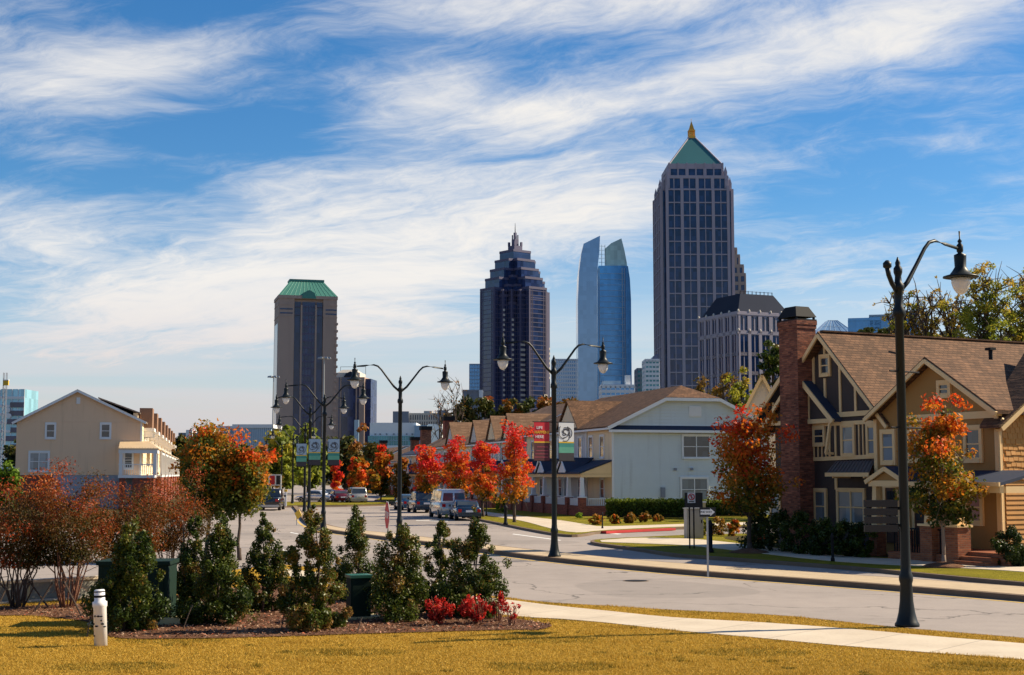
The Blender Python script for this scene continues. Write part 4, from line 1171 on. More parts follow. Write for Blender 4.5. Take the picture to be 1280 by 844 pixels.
        rl.box(-pd + .2, -.1, .15, .21, 1.25, 1.3)
        rl.build('railing', 'white_trim', root)
        MB().box(-pd, -.03, .3, L - .2, -.1, .45).build('porch_floor', 'pavement_concrete', root)
    if dormer:
        for (ya, yb, top) in dormer:
            yc = (ya + yb) / 2; hw = (yb - ya) / 2
            dm = MB(); dm.M = Fm
            dm.siding([(-yb, E - .1), (-ya, E - .1), (-yc, top)], .2, .03, .12); dm.build('dormer_wall', facade, root)
            dr = MB(); back = (top - E) / pitch
            for sg in (-1, 1):
                dr.slab([(-.3, yc, top + .2), (-.3, yc + sg * (hw + .25), E - .15 + .1), (.35, yc + sg * (hw + .25), E - .15 + .1), (back + .4, yc, top + .2)], .12)
            dr.build('dormer_roof', roof, root)
    for (x, y, w, ztop, m, cap) in chimneys:
        c = MB().box(x - w / 2, x + w / 2, y - w / 2, y + w / 2, 1, ztop).build('chimney', m, root)
        MB().box(x - w / 2 - .12, x + w / 2 + .12, y - w / 2 - .12, y + w / 2 + .12, ztop - .02, ztop + .5).build('chimney_cap', 'black_metal', c)
    if gable_hook: gable_hook(root)
    return root

ANG1 = math.atan2(.265, .964)
U1 = (math.cos(ANG1), math.sin(ANG1))
O1 = (P(765, 560, 106).x, 106.0)
def blue_gable(root):
    Fm = FR(0, 0, 1, 0)
    h = lambda a, b: (lambda r: (r[0], r[1] - .13))(hit(O1, U1, a, b))
    for (x0, y0, x1, y1, g) in ((854, 545, 885.5, 572, 'window_glass'), (852, 598, 883, 626, 'curtained_glass')):
        a = h(x0, y1); c = h(x1, y0); window(root, Fm, a[0], c[0], a[1], c[1], 2, g, tw=.13, n=.05)
    a = h(861, 521); c = h(876, 508)
    v = MB(); v.M = Fm; v.box(a[0], c[0], .03, .11, a[1], c[1])
    for k in range(9):
        z = a[1] + .06 + (c[1] - a[1] - .12) * k / 8; v.box(a[0] + .08, c[0] - .08, .11, .14, z - .02, z + .02)
    v.build('gable_vent', 'white_trim', root)
    # narrow skirt roof across the gable
    a = h(766, 538.5); 
    z = a[1]
    s = MB(); s.M = Fm; s.add([(-.35, .03, z + .42), (13.1, .03, z + .42), (13.1, .45, z + .06), (-.35, .45, z + .06), (-.35, .03, z), (13.1, .03, z), (13.1, .45, z), (-.35, .45, z)],
                              [(0, 1, 2, 3), (4, 7, 6, 5), (0, 3, 7, 4), (1, 5, 6, 2), (2, 6, 7, 3)])
    s.build('skirt_roof', 'roof_navy_metal', root)
    t = MB(); t.M = Fm; t.box(-.4, 13.15, .45, .5, z - .12, z + .07); t.build('skirt_fascia', 'white_trim', root)
    a = h(828, 622); b = MB(); b.M = Fm; b.box(a[0] - .16, a[0] + .16, .03, .2, a[1], a[1] + .75); b.tube([(a[0], .1, -.1), (a[0], .1, a[1])], .03, 6); b.build('electric_meter', 'panel_grey', root)
    for px, py in ((843.5, 587), (864, 586.5), (898, 624), (888, 626)):
        a = h(px, py); b = MB(); b.M = Fm; b.box(a[0] - .1, a[0] + .1, .03, .18, a[1] - .08, a[1] + .1); b.build('wall_vent', 'panel_grey', root)
E1 = hit(O1, U1, 765, 538)[1] + .25; R1 = P(866, 484, 109).z - .1
B1 = row_house(O1, ANG1, 12.7, 23, E1, R1, 2.2, 'wall_pale_blue', 'roof_brown', 'townhouse end with pale blue siding gable and cream street front', gable_hook=blue_gable, facade_n=8, dormer=[(7.5, 13.0, R1 - .9)],
               chimneys=[])
def Ow(px, Y): p = P(px, 560, Y); return (p.x, Y)
row_house(Ow(648, 131), ANG1, 12.7, 12.5, 6.4, 9.8, .3, 'wall_grey', 'roof_tan', 'townhouse with brown roof directly behind the blue gabled one, beside the lamp banners', 'wall_cream', facade_n=6, dormer=[(1.5, 5, 8.6), (7.5, 11, 8.6)])
row_house(Ow(608, 147), ANG1, 12.7, 30, 6.4, 9.6, .3, 'wall_grey', 'roof_tan', 'long grey townhouse with a small peaked dormer behind the scarlet maples', 'wall_grey', facade_n=10, dormer=[(3, 6.5, 8.6), (14, 18, 8.8)],
          chimneys=[(2.2, 27.5, 1.1, 9.6, 'red_brick', 0)])
row_house(Ow(549, 192), ANG1, 11, 26, 6.0, 8.0, .3, 'wall_pale_blue', 'roof_navy_metal', 'small pale blue gabled townhouse left of the red chimney', 'wall_grey', facade_n=6,
          chimneys=[(-.6, 6, 1.3, 9.2, 'brown_brick', 0)])
row_house(Ow(512, 236), ANG1, 13, 30, 5.4, 8.3, .3, 'wall_tan_house', 'roof_tan', 'tan-roofed townhouse behind the double lamp pole', 'wall_grey', facade_n=6, chimneys=[(1.5, 3, 1.3, 8.8, 'brown_brick', 0)])
row_house(Ow(470, 285), ANG1, 13, 26, 5.6, 8.6, .3, 'wall_grey', 'roof_tan', 'farthest townhouse of the right row, over the orange trees', 'wall_grey', facade_n=5, chimneys=[(2, 3, 1.3, 9.4, 'red_brick', 0)])

# pale gabled house between the blue and charcoal ones
def pale_house():
    Y = 128; a = P(924, 520, Y); pk = P(952, 470, Y); b2 = P(990, 520, Y)
    W = 2 * (pk.x - a.x); E = a.z - .4; Rg = pk.z
    root = T('gabled_house', 'pale cream gabled house showing between the blue house roof and the brick chimney', 'house', (a.x, Y, 0), R(-8))
    g = MB(); g.M = FR(); g.prism([(0, 0), (W, 0), (W, E), (W / 2, Rg - .2), (0, E)], -12, -.05, 'y'); g.build('wall', 'stone_pale', root)
    s = MB(); s.M = FR(); s.siding([(0, 0), (W, 0), (W, E), (W / 2, Rg - .2), (0, E)], .3, .03); s.build('gable_siding', 'stone_pale', root)
    r = MB()
    for sg in (0, 1):
        X = (lambda x: W - x) if sg else (lambda x: x)
        p = (Rg - E) / (W / 2)
        r.slab([(X(-.4), -.4, E - .4 * p + .1), (X(W / 2), -.4, Rg + .1), (X(W / 2), 12, Rg + .1), (X(-.4), 12, E - .4 * p + .1)], .14)
    r.build('roof', 'roof_tan', root)
    t = MB(); t.M = FR(); t.board((-.4, E - .4 * p - .03), (W / 2, Rg - .03), .26, .38, .46); t.board((W + .4, E - .4 * p - .03), (W / 2, Rg - .03), .26, .38, .46); t.build('trim', 'cream_trim', root)
pale_house()

# ---- charcoal and ochre houses
PD = Vector((.45, -.893)); PD.normalize(); PR = Vector((-PD.y, PD.x))
OC = (14.5, 56.4); ANGC = math.atan2(PD.y, PD.x)
def hc(px, py, n=0.0):
    """front plane of the charcoal/ochre pair, n metres in front of it"""
    o = (OC[0] - PR.x * n, OC[1] - PR.y * n)
    r = hit(o, PD, px, py); return (r[0], r[1] - .13)
FM = FR(0, 0, 1, 0)
def roof_prism(root, s0, s1, E, Rg, n0, back, m, name='roof', over=.35, th=.16):
    b = MB(); b.M = FM; c = (s0 + s1) / 2; p = (Rg - E) / ((s1 - s0) / 2)
    for sg in (-1, 1):
        e = c + sg * ((s1 - s0) / 2 + over); ze = E - over * p
        b.slab([(e, n0, ze + th), (c, n0, Rg + th), (c, -back, Rg + th), (e, -back, ze + th)], th)
    return b.build(name, m, root)
def rake(b, s0, s1, E, Rg, n, over=.35, w=.24):
    c = (s0 + s1) / 2; p = (Rg - E) / ((s1 - s0) / 2)
    for sg in (-1, 1):
        b.board((c + sg * ((s1 - s0) / 2 + over), E - over * p - .0), (c, Rg - .0), w, n - .04, n + .05 + .002 * sg)

def charcoal_house():
    root = T('gabled_house', 'charcoal house with cream timber trim and a tall brick chimney', 'house', (OC[0], OC[1], .13), ANGC, 'gabled houses at the right')
    sR = hc(1108, 522, .5)[0] - .4; c = hc(1022, 419, .5)[0]
    hw = sR - c; s0 = c - hw
    Rg = hc(1022, 419, .5)[1]; E = hc(1108, 522, .3)[1]
    w = MB(); w.M = FM
    w.prism([(s0, -.3), (sR - .02, -.3), (sR - .02, E), (c, Rg - .12), (s0, E)], -15, 0, 'y'); w.build('wall', 'wall_charcoal', root)
    roof_prism(root, s0, sR, E, Rg, .5, 16.5, 'roof_brown', over=.4)
    t = MB(); t.M = FM; rake(t, s0, sR, E, Rg, .5, .4, .15)
    # soffit lining under the overhang
    def V(px, y0, y1, wd=.12):
        a = hc(px, y0); b2 = hc(px, y1); t.box(a[0] - wd / 2, a[0] + wd / 2, .0, .05, b2[1], a[1])
    def H(x0, ya, x1, yb, wd=.16):
        t.board(hc(x0, ya), hc(x1, yb), wd, .0, .065)
    for px, a, b2 in ((1017, 440, 484), (1031, 430, 443), (1031.5, 473, 505), (1050, 456, 517), (1069.5, 478, 515), (1089, 499, 514)): V(px, a, b2)
    H(1044, 519, 1108, 514.5, .2); H(1012, 522, 1028, 521, .16)
    H(1012, 531.5, 1096, 527, .16); H(1012, 574.5, 1096, 570.5, .16)
    for px in (1037, 1044.5): V(px, 530, 573, .09)
    for px in (1074, 1079, 1083.5): V(px, 530, 572, .05)
    for px in (1018, 1023, 1028, 1033): V(px, 558, 573, .05)
    V(1013.5, 530, 700, .14); V(1045.5, 594, 612, .14)
    a = hc(1095.5, 530)
    t.box(a[0] - .1, a[0] + .1, 0, .06, -.1, a[1])
    t.build('timber_trim', 'cream_trim', root)
    for (x0, y0, x1, y1, cols, g) in ((1028, 446, 1036.5, 468, 1, 'window_glass'), (1019.5, 535.5, 1030, 555, 1, 'window_glass'), (1055, 532.5, 1067, 568, 1, 'curtained_glass'), (1087, 533, 1093.5, 568, 1, 'curtained_glass'),
                                      (1021, 614, 1032, 652, 1, 'curtained_glass'), (1050, 614, 1080, 654, 2, 'curtained_glass')):
        p = hc(x0, y1); q = hc(x1, y0); window(root, FM, p[0], q[0], p[1], q[1], cols, g, 'cream_trim', tw=.12)
    # metal awning
    p = hc(1046, 575); q = hc(1094, 573)
    lo = hc(1034, 591.5, .9); lo2 = hc(1087, 590, .9)
    aw = MB(); aw.M = FM
    aw.slab([(p[0], .05, p[1] - .05), (q[0], .05, p[1] - .05), (lo2[0], .95, lo[1]), (lo[0], .95, lo[1])], .06)
    for k in range(12):
        u = (k + .5) / 12; aw.board((0, 0), (0.001, 0), .001, 0, .001) if False else None
        xa = p[0] + (q[0] - p[0]) * u; xb = lo[0] + (lo2[0] - lo[0]) * u
        aw.add([(xa - .015, .05, p[1] - .01), (xa + .015, .05, p[1] - .01), (xb + .015, .95, lo[1] + .04), (xb - .015, .95, lo[1] + .04), (xa, .05, p[1] - .05), (xb, .95, lo[1])], [(0, 1, 2, 3), (0, 3, 5, 4), (1, 4, 5, 2)])
    aw.build('window_awning', 'awning_metal', root)
    at = MB(); at.M = FM; at.box(lo[0] - .03, lo2[0] + .03, .95, 1.0, lo[1] - .14, lo[1] + .02)
    at.box(lo[0] + .3, lo[0] + .4, 0.02, .9, lo[1] - .2, lo[1] - .1); at.box(lo2[0] - .4, lo2[0] - .3, 0.02, .9, lo[1] - .2, lo[1] - .1)
    at.build('awning_fascia', 'cream_trim', root)
    # lower gable carried on brackets beside the chimney
    n1 = .5
    e1 = hc(1041, 525, n1); e0 = hc(938, 530, n1); pk = hc(991, 457, n1)
    g0, g1 = e0[0], e1[0]; cg = (g0 + g1) / 2
    Rl = pk[1]; El = e1[1]
    roof_prism(root, g0 + .2, g1 - .2, El + .1, Rl, n1, 1.0, 'roof_navy_metal', 'lower_gable_roof', .2)
    lt = MB(); lt.M = FM; rake(lt, g0 + .2, g1 - .2, El + .1, Rl, n1, .2, .2)
    # brackets
    lt.board((g1 - .6, El - 1.35), (g1 - .25, El + .1), .1, .35, .45); lt.box(g1 - .65, g1 - .55, .03, .42, El - 1.4, El - 1.3)
    lt.board((g0 + .5, El - 1.35), (g0 + .3, El + .1), .1, .35, .45); lt.box(g0 + .45, g0 + .55, .03, .42, El - 1.4, El - 1.3)
    lt.box(g0 + .3, g1 - .5, .22, .32, El - .1, El + .08); lt.box(cg + .9, cg + 1.0, .2, .28, El, El + 1.1); lt.box(cg - 1.5, cg - 1.4, .2, .28, El, El + .9)
    lt.build('lower_gable_trim', 'cream_trim', root)
    li = MB(); li.M = FM; li.prism([(g0 + .35, El), (g1 - .5, El), (cg, Rl - .35)], .02, .22, 'y'); li.build('lower_gable_wall', 'wall_charcoal', root)
    # left return wall windows and trim
    # chimney
    a = hc(978, 560, .7); b2 = hc(1001, 560, .7); top = hc(990, 403, .7)[1]
    ch = MB(); ch.M = FM; ch.box(a[0], b2[0], -.2, .78, -.2, top)
    ch.box(a[0] - .03, b2[0] + .03, -.23, .81, top - .28, top - .12); ch.box(a[0] - .05, b2[0] + .05, -.25, .83, top - .12, top + .06)
    c_ = ch.build('chimney', 'brown_brick', root)
    cp = MB(); cp.M = FM
    cm = (a[0] + b2[0]) / 2; hw_ = (b2[0] - a[0]) / 2
    for sx in (-1, 1):
        for sy in (-.2, .7): cp.box(cm + sx * hw_ * .9 - .04, cm + sx * hw_ * .9 + .04, sy - .0, sy + .08, top + .06, top + .3)
    cp.box(cm - hw_ - .04, cm + hw_ + .04, -.24, .82, top + .06, top + .12)
    cp.M = FM @ Matrix.Translation((cm, .29, 0)); cp.frustum((hw_ + .03, .54), top + .22, (hw_ * .6, .34), top + .68); cp.M = FM
    cp.build('chimney_cap', 'black_metal', c_)
    # window left of the chimney, partly behind the maple
    p = hc(966, 653); q = hc(975, 612); window(root, FM, p[0], q[0], p[1], q[1], 1, 'curtained_glass', 'cream_trim', tw=.12)
    # eave gutter, roof vents
    v = MB(); v.M = FM
    for s, n, z in ((c + 1.6, -6.5, 0), (c + .9, -3.0, 0)):
        zz = Rg - (s - c) * (Rg - E) / hw + .1
        v.tube([(s, n, zz - .1), (s, n, zz + .45)], .06, 8)
    v.build('vent_pipe', 'black_metal', root)
    rv = MB(); rv.M = FM
    rv.box(c - .12, c + .12, -16.4, .3, Rg + .15, Rg + .21)
    rv.build('ridge_vent', 'roof_brown', root)
    return root, c, Rg, E, hw
CH, cC, RgC, EC, hwC = charcoal_house()

def ochre_house():
    root = T('gabled_house', 'ochre brown gabled house with brick porch piers and a sunlit golden side wall', 'house', (OC[0], OC[1], .13), ANGC, 'gabled houses at the right')
    nf = .35
    s0 = .15; s1 = hc(1249, 560, nf)[0]; c = (s0 + s1) / 2
    Rg = hc(1178, 449, nf + .45)[1]; E = hc(1251, 519, nf)[1] + .12
    w = MB(); w.M = FM; w.prism([(s0 + .02, -.3), (s1, -.3), (s1, E), (c, Rg - .12), (s0 + .02, E)], -13.5, nf, 'y'); w.build('wall', 'wall_ochre', root)
    roof_prism(root, s0 + .3, s1, E + .12, Rg, nf + .45, 15, 'roof_brown', over=.35)
    t = MB(); t.M = FM; rake(t, s0 + .3, s1, E + .12, Rg, nf + .45, .35, .15)
    t.board((s1 + .2, E - .12), (c + .15, Rg - .08), .08, nf + .02, nf + .42)
    t.board(hc(1128, 524, nf), hc(1248, 517.5, nf), .26, nf, nf + .06)
    t.box(s1 - .16, s1 + .03, nf, nf + .05, -.1, E - .05); t.box(s0 + .02, s0 + .2, nf, nf + .05, -.1, E - .05)
    t.build('trim', 'cream_trim', root)
    for (x0, y0, x1, y1, g, l) in ((1105.5, 541, 1117, 577, 'curtained_glass', None), (1176, 479.5, 1186, 493.5, 'window_glass', None), (1210, 536, 1225, 574, 'window_glass', None),
                                   (1140, 536, 1155, 574, 'window_glass', None)):
        p = hc(x0, y1, nf); q = hc(x1, y0, nf); window(root, FM, p[0], q[0], p[1], q[1], 1, g, 'cream_trim', tw=.14, n=nf)
    # entry gable
    ne = 1.7
    p0 = hc(1085, 604, ne); p1 = hc(1128, 602, ne); pk = hc(1104, 586, ne)
    roof_prism(root, p0[0], p1[0], p0[1] + .1, pk[1], ne, 0.0, 'roof_navy_metal', 'entry_roof', .15, .1)
    e = MB(); e.M = FM; rake(e, p0[0], p1[0], p0[1] + .1, pk[1], ne, .15, .16)
    e.box(p0[0], p1[0], ne - .16, ne - .02, p0[1] - .12, p0[1] + .1)
    cg = (p0[0] + p1[0]) / 2
    e.add([(p0[0], ne - .1, p0[1] + .1), (p1[0], ne - .1, p0[1] + .1), (cg, ne - .1, pk[1]), (p0[0], ne - .14, p0[1] + .1), (p1[0], ne - .14, p0[1] + .1), (cg, ne - .14, pk[1])], [(0, 1, 2), (3, 5, 4), (0, 3, 4, 1)]) if False else None
    e.build('entry_trim', 'cream_trim', root)
    e2 = MB(); e2.M = FM; e2.prism([(p0[0] + .1, p0[1] + .1), (p1[0] - .1, p0[1] + .1), (cg, pk[1] - .08)], ne - .2, ne - .1, 'y'); e2.build('pediment', 'wall_ochre', root)
    for s in (p0[0] + .2, p1[0] - .2):
        MB_ = MB(); MB_.M = FM; MB_.box(s - .22, s + .22, ne - .45, ne, -.1, 1.0); MB_.build('pier', 'porch_brick', root)
        k = MB(); k.M = FM @ Matrix.Translation((s, ne - .22, 0)); k.frustum((.15, .15), 1.0, (.10, .10), p0[1] - .1); k.box(-.26, .26, -.26, .26, 1.0, 1.07); k.build('column', 'cream_trim', root)
    def door(x0, y0, x1, y1):
        a = hc(x0, y1, nf); b2 = hc(x1, y0, nf)
        d = MB(); d.M = FM; d.box(a[0], b2[0], nf + .01, nf + .07, .45, b2[1]); dd = d.build('door', 'door_wood', root)
        g = MB(); g.M = FM; w_ = b2[0] - a[0]
        for i in range(2):
            for j in range(3): g.box(a[0] + w_ * (.16 + .36 * i), a[0] + w_ * (.48 + .36 * i), nf + .072, nf + .085, 1.35 + .38 * j, 1.67 + .38 * j)
        g.build('door_glass', 'window_glass', dd)
        f = MB(); f.M = FM; f.box(a[0] - .14, a[0], nf + .01, nf + .1, .45, b2[1] + .14); f.box(b2[0], b2[0] + .14, nf + .01, nf + .1, .45, b2[1] + .14); f.box(a[0], b2[0], nf + .01, nf + .095, b2[1], b2[1] + .14); f.build('door_frame', 'cream_trim', dd)
    door(1110, 610, 1122, 670); door(1146, 610, 1158, 668)
    # main porch on the right half
    nm = 2.2
    q0 = hc(1140, 607, nm); q1 = hc(1253, 606, nm); top = hc(1240, 588, nf + .1)[1]; zb = q0[1]
    pr = MB(); pr.M = FM
    xm = hc(1205, 600, nm)[0]
    pr.slab([(q0[0], nf, top), (q1[0], nf, top), (q1[0] + .1, nm + .2, zb + .12), (q0[0], nm + .2, zb + .12)], .1); pr.build('porch_roof', 'roof_navy_metal', root)
    pb = MB(); pb.M = FM; pb.box(q0[0], q1[0], nm - .1, nm + .12, zb - .22, zb + .0); pb.box(q1[0] - .14, q1[0] + .06, nf, nm - .1, zb - .22, zb); pb.box(q0[0], q1[0] + .1, nm + .2, nm + .27, zb, zb + .14)
    pb.build('porch_beam', 'cream_trim', root)
    # small gable end on the porch roof
    r0 = hc(1203, 603, nm + .2); r1 = hc(1262, 603, nm + .2); 
    for (px) in (1165, 1197):
        s = hc(px, 660, nm)[0]
        k = MB(); k.M = FM; k.box(s - .30, s + .30, nm - .3, nm + .3, -.15, 1.25); k.build('pier', 'porch_brick', root)
        k = MB(); k.M = FM @ Matrix.Translation((s, nm, 0)); k.box(-.36, .36, -.36, .36, 1.25, 1.33); k.frustum((.19, .19), 1.33, (.13, .13), zb - .22); k.build('column', 'cream_trim', root)
    lw = MB(); lw.M = FM; a = hc(1168, 660, nm)[0]; b2 = hc(1192, 660, nm)[0]
    lw.box(a, b2, nm - .14, nm + .14, -.15, .28); lw.box(q0[0] - 1.2, a - .4, nm - .14, nm + .14, -.15, .28)
    lw.build('porch_wall', 'porch_brick', root)
    fl = MB(); fl.M = FM; fl.box(q0[0] - 1.2, q1[0], nf, nm - .16, -.15, .42); fl.box(b2 + .5, b2 + 1.9, nm - .1, nm + .5, -.15, .14); fl.box(b2 + .5, b2 + 1.9, nm - .16, nm + .2, .14, .28); fl.build('porch_floor', 'porch_brick', root)
    rl = MB(); rl.M = FM
    for s in np.arange(a, b2 - .25, .13): rl.box(s, s + .03, nm - .02, nm + .02, .28, 1.1)
    for s in np.arange(q0[0] - 1.0, a - .5, .13): rl.box(s, s + .03, nm - .02, nm + .02, .28, 1.1)
    rl.box(q0[0] - 1.0, a - .4, nm - .03, nm + .03, 1.1, 1.15); rl.box(a, b2 - .2, nm - .03, nm + .03, 1.1, 1.15)
    rl.build('railing', 'black_metal', root)
    p = hc(1211, 652, nf); q = hc(1226, 616, nf)
    window(root, FM, p[0], q[0], p[1], q[1], 1, 'pink_reflection', 'cream_trim', tw=.14, n=nf)
    p = hc(1180, 650, nf); q = hc(1192, 620, nf); window(root, FM, p[0], q[0], p[1], q[1], 1, 'pink_reflection', 'cream_trim', tw=.14, n=nf)
    # side wall: shingles above, lap boards below, its own cross gable
    SM = FR(s1, -nf, 0, 1)                     # along = back into the block, outward = towards the camera side
    zt = hit((OC[0] + PD.x * s1 - PR.x * nf, OC[1] + PD.y * s1 - PR.y * nf), PR, 1262, 595)[1] - .13
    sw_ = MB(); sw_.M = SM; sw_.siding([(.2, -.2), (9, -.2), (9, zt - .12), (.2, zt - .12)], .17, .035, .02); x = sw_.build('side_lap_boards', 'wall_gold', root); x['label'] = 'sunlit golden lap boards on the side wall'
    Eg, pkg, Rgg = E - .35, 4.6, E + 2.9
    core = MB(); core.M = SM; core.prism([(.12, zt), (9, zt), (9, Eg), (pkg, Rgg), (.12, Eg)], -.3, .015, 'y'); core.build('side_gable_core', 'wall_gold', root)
    sh = MB(); sh.M = SM
    z = zt + .12; k = 0
    rng = np.random.default_rng(2)
    while z < Rgg - .2:
        f = lambda s: (Eg + (Rgg - Eg) * (s / pkg if s < pkg else (9.1 - s) / (9.1 - pkg)))
        s = .15 + (k % 2) * .12
        while s < 8.9:
            if min(f(s), f(s + .22)) > z + .2:
                d = rng.uniform(-.02, .02); pr_ = .035 + rng.uniform(0, .02)
                sh.add([(s + .004, .015 + pr_, z + d), (s + .222, .015 + pr_, z + d), (s + .222, .02, z + .27), (s + .004, .02, z + .27), (s + .004, .015, z + d), (s + .222, .015, z + d)], [(0, 1, 2, 3), (4, 5, 1, 0), (0, 3, 4), (1, 5, 2)])
            s += .24
        z += .20; k += 1
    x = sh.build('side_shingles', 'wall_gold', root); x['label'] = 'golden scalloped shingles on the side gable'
    st = MB(); st.M = SM; st.box(.14, 9, .02, .09, zt - .12, zt + .12); st.box(-.02, .09, .0, .07, -.2, Eg + .05)
    st.board((-.35, Eg - .25), (pkg, Rgg), .2, .42, .5); st.board((-.2, Eg - .3), (pkg, Rgg - .14), .08, .03, .42); st.build('side_trim', 'cream_trim', root)
    gr = MB(); gr.M = SM
    gr.slab([(-.4, .5, Eg - .27 + .14), (pkg, .5, Rgg + .12), (pkg, -2.6, Rgg + .12), (-.4, -.5, Eg - .27 + .14)], .1)
    gr.slab([(9.6, .5, Eg - .27 + .14), (pkg, .5, Rgg + .12), (pkg, -2.6, Rgg + .12), (9.6, -.5, Eg - .27 + .14)], .1)
    gr.build('side_roof', 'roof_brown', root)
    gt = MB(); gt.M = SM; gt.tube([(-.12, .12, -.1), (-.12, .12, Eg - .1), (-.12, .35, Eg + .1)], .045, 8); gt.build('downspout', 'cream_trim', root)
    v = MB(); v.M = FM; zz = Rg + .1
    v.tube([(c - 1.3, -4, Rg - 1.4), (c - 1.3, -4, Rg + .75)], .08, 8); v.box(c - 1.45, c - 1.15, -4.15, -3.85, Rg + .7, Rg + .8)
    v.build('vent_pipe', 'black_metal', root)
    lamp_ = hc(1097, 513, .1)
    return root
mat('pink_reflection', (.42, .20, .18), .5, .2, 2)  # pinkish reflection in the porch windows, painted as a flat pane colour
ochre_house()

# ---- beige row on the left
def beige_row():
    Y = 125.0
    ang = math.atan2(.206, .978); D = (math.cos(ang), math.sin(ang))
    O = (P(20, 560, Y).x, Y)
    h = lambda a, b: (lambda r: (r[0], r[1] - .13))(hit(O, D, a, b))
    W = h(177, 560)[0]; E = h(177, 527)[1]; Rg = h(97, 489)[1]; zf = h(97, 594)[1]
    root = T('townhouse_row', 'long beige townhouse row with white corner porch, left of the orange maple', 'house', (O[0], O[1], .13), ang)
    L = 96; c = h(97, 500)[0]
    EL = h(20, 527)[1]
    pr = [(0, zf), (W, zf), (W, E), (c, Rg), (0, EL)]
    MB().prism([(0.04, zf), (W - .04, zf), (W - .04, E), (c, Rg - .05), (0.04, EL)], .04, L, 'y').build('wall', 'wall_tan_house', root)
    g = MB(); g.M = FM; g.siding(pr, .22, .02); g.build('gable_siding', 'wall_tan_house', root)
    xb = h(66, 600)[0]
    MB().box(.1, xb, .02, L, -.2, zf - .0).build('brick_base', 'red_brick', root)
    MB().box(xb, W - .1, .015, L, -.2, zf - .0).build('foundation_wall', 'foundation_paint', root)
    rf = MB(); o = .35
    pl = (Rg - EL) / c; pr_ = (Rg - E) / (W - c)
    rf.slab([(-o, -o, EL - o * pl + .15), (c, -o, Rg + .15), (c, L, Rg + .15), (-o, L, EL - o * pl + .15)], .14)
    rf.slab([(W + o, -o, E - o * pr_ + .15), (c, -o, Rg + .15), (c, L, Rg + .15), (W + o, L, E - o * pr_ + .15)], .14)
    # shed dormers over each unit
    rf.slab([(c + 1.6, 2, Rg - .4), (W - .3, 2, Rg - 1.75), (W - .3, L - 2, Rg - 1.75), (c + 1.6, L - 2, Rg - .4)], .12)
    rf.build('roof', 'roof_grey', root)
    t = MB(); t.M = FM; t.board((-o, EL - o * pl + .02), (c, Rg + .02), .2, o - .02, o + .05); t.board((W + o, E - o * pr_ + .02), (c, Rg + .02), .2, o - .02, o + .052)
    t.box(W - .14, W + .02, 0, .06, zf, E); t.build('trim', 'white_trim', root)
    dw = MB(); dw.box(W - .9, W - .5, 2.2, L - 2.2, E - .2, Rg - 1.8); dw.build('dormer_wall', 'wall_cream', root)
    for (x0, y0, x1, y1, n) in ((58.5, 530.5, 68, 547, 1), (127, 530.5, 137, 547, 1), (37.5, 566, 60, 588, 2)):
        p = h(x0, y1); q = h(x1, y0); window(root, FM, p[0], q[0], p[1], q[1], n, 'curtained_glass' if n == 2 else 'window_glass', tw=.17)
    p = h(95.5, 505); q = h(100.5, 497); v = MB(); v.M = FM; v.box(p[0], q[0], .02, .09, p[1], q[1]); v.build('gable_vent', 'white_trim', root)
    ex = MB(); ex.box(-.75, -.05, 6, 14, 5, EL - .1); ex.build('rear_bay', 'wall_tan_house', root)
    # sunlit street front: units with brown boxed bays, white windows, porches
    SM = FR(W, 0, 0, 1)
    fs = MB(); fs.M = SM; fs.siding([(0, zf), (L, zf), (L, E), (0, E)], .4, .03); fs.build('front_siding', 'wall_cream', root)
    for k in range(8):
        y = 3.2 + k * 11.6
        MB().box(W - .4, W + .75, y, y + 3.2, E - .5, Rg - 1.3).build('boxed_bay', 'wall_bay_brown', root)
        b = MB(); b.M = SM; b.box(y - .2, y + 3.4, .03, .95, E - .8, E - .48); b.box(y - .1, y, .03, .85, E - 1.3, E - .82); b.box(y + 3.3, y + 3.4, .03, .85, E - 1.3, E - .82); b.build('bay_cornice', 'white_trim', root)
        for j in (0, 1, 2):
            yy = y + .6 + j * 3.4
            window(root, SM, yy, yy + 1.0, zf + 3.2, zf + 4.7, 1, tw=.16, rail=True)
    def porch(y0, y1, x0, x1):
        zt = zf + 2.9
        r = MB(); r.slab([(x0, y0 - .3, zt + .7), (W - .02 if x0 < W else W, y0 - .3, zt + .7), (x1 + .3, y0 - .3, zt), (x1 + .3, y1, zt), (W, y1, zt + .7)][0:0] or [(min(x0, W), y0 - .3, zt + .05), (x1 + .3, y0 - .3, zt + .05), (x1 + .3, y1, zt + .05), (W - .5, y1, zt + .75), (min(x0, W) , y0 + .8, zt + .75)], .1)
        return r
    # corner porch in front of the gable wall
    px0 = h(149, 592)[0]; zt = h(160, 562)[1]; ztop = h(160, 551.5)[1]; x1 = W + 1.25
    yf = -1.5
    r = MB()
    r.slab([(px0, yf - .25, zt + .08), (x1 + .3, yf - .25, zt + .08), (x1 - .6, -.0, ztop), (px0, -.0, ztop)], .08)
    r.slab([(x1 + .3, yf - .25, zt + .08), (x1 + .3, 3, zt + .08), (W, 3, ztop), (W, 0, ztop), (x1 - .6, 0, ztop)], .08)
    for k in range(13):
        xx = px0 + .1 + (x1 - px0) * k / 13; r.box(xx, xx + .04, yf - .2, yf - .14, zt + .1, zt + .16)
    r.build('porch_roof', 'roof_tan_metal', root)
    b = MB(); b.box(px0, x1 + .2, yf - .15, yf + .1, zt - .35, zt - .0); b.box(x1 - .0, x1 + .2, yf + .1, 3, zt - .35, zt)
    for x, y in ((px0 + .2, yf), (x1 - .02, yf), (x1 - .02, 2.8)):
        b.box(x - .14, x + .14, y - .1, y + .18, zf, zt - .35)
    b.box(px0, x1, yf - .05, yf + .02, zf + .9, zf + .98)
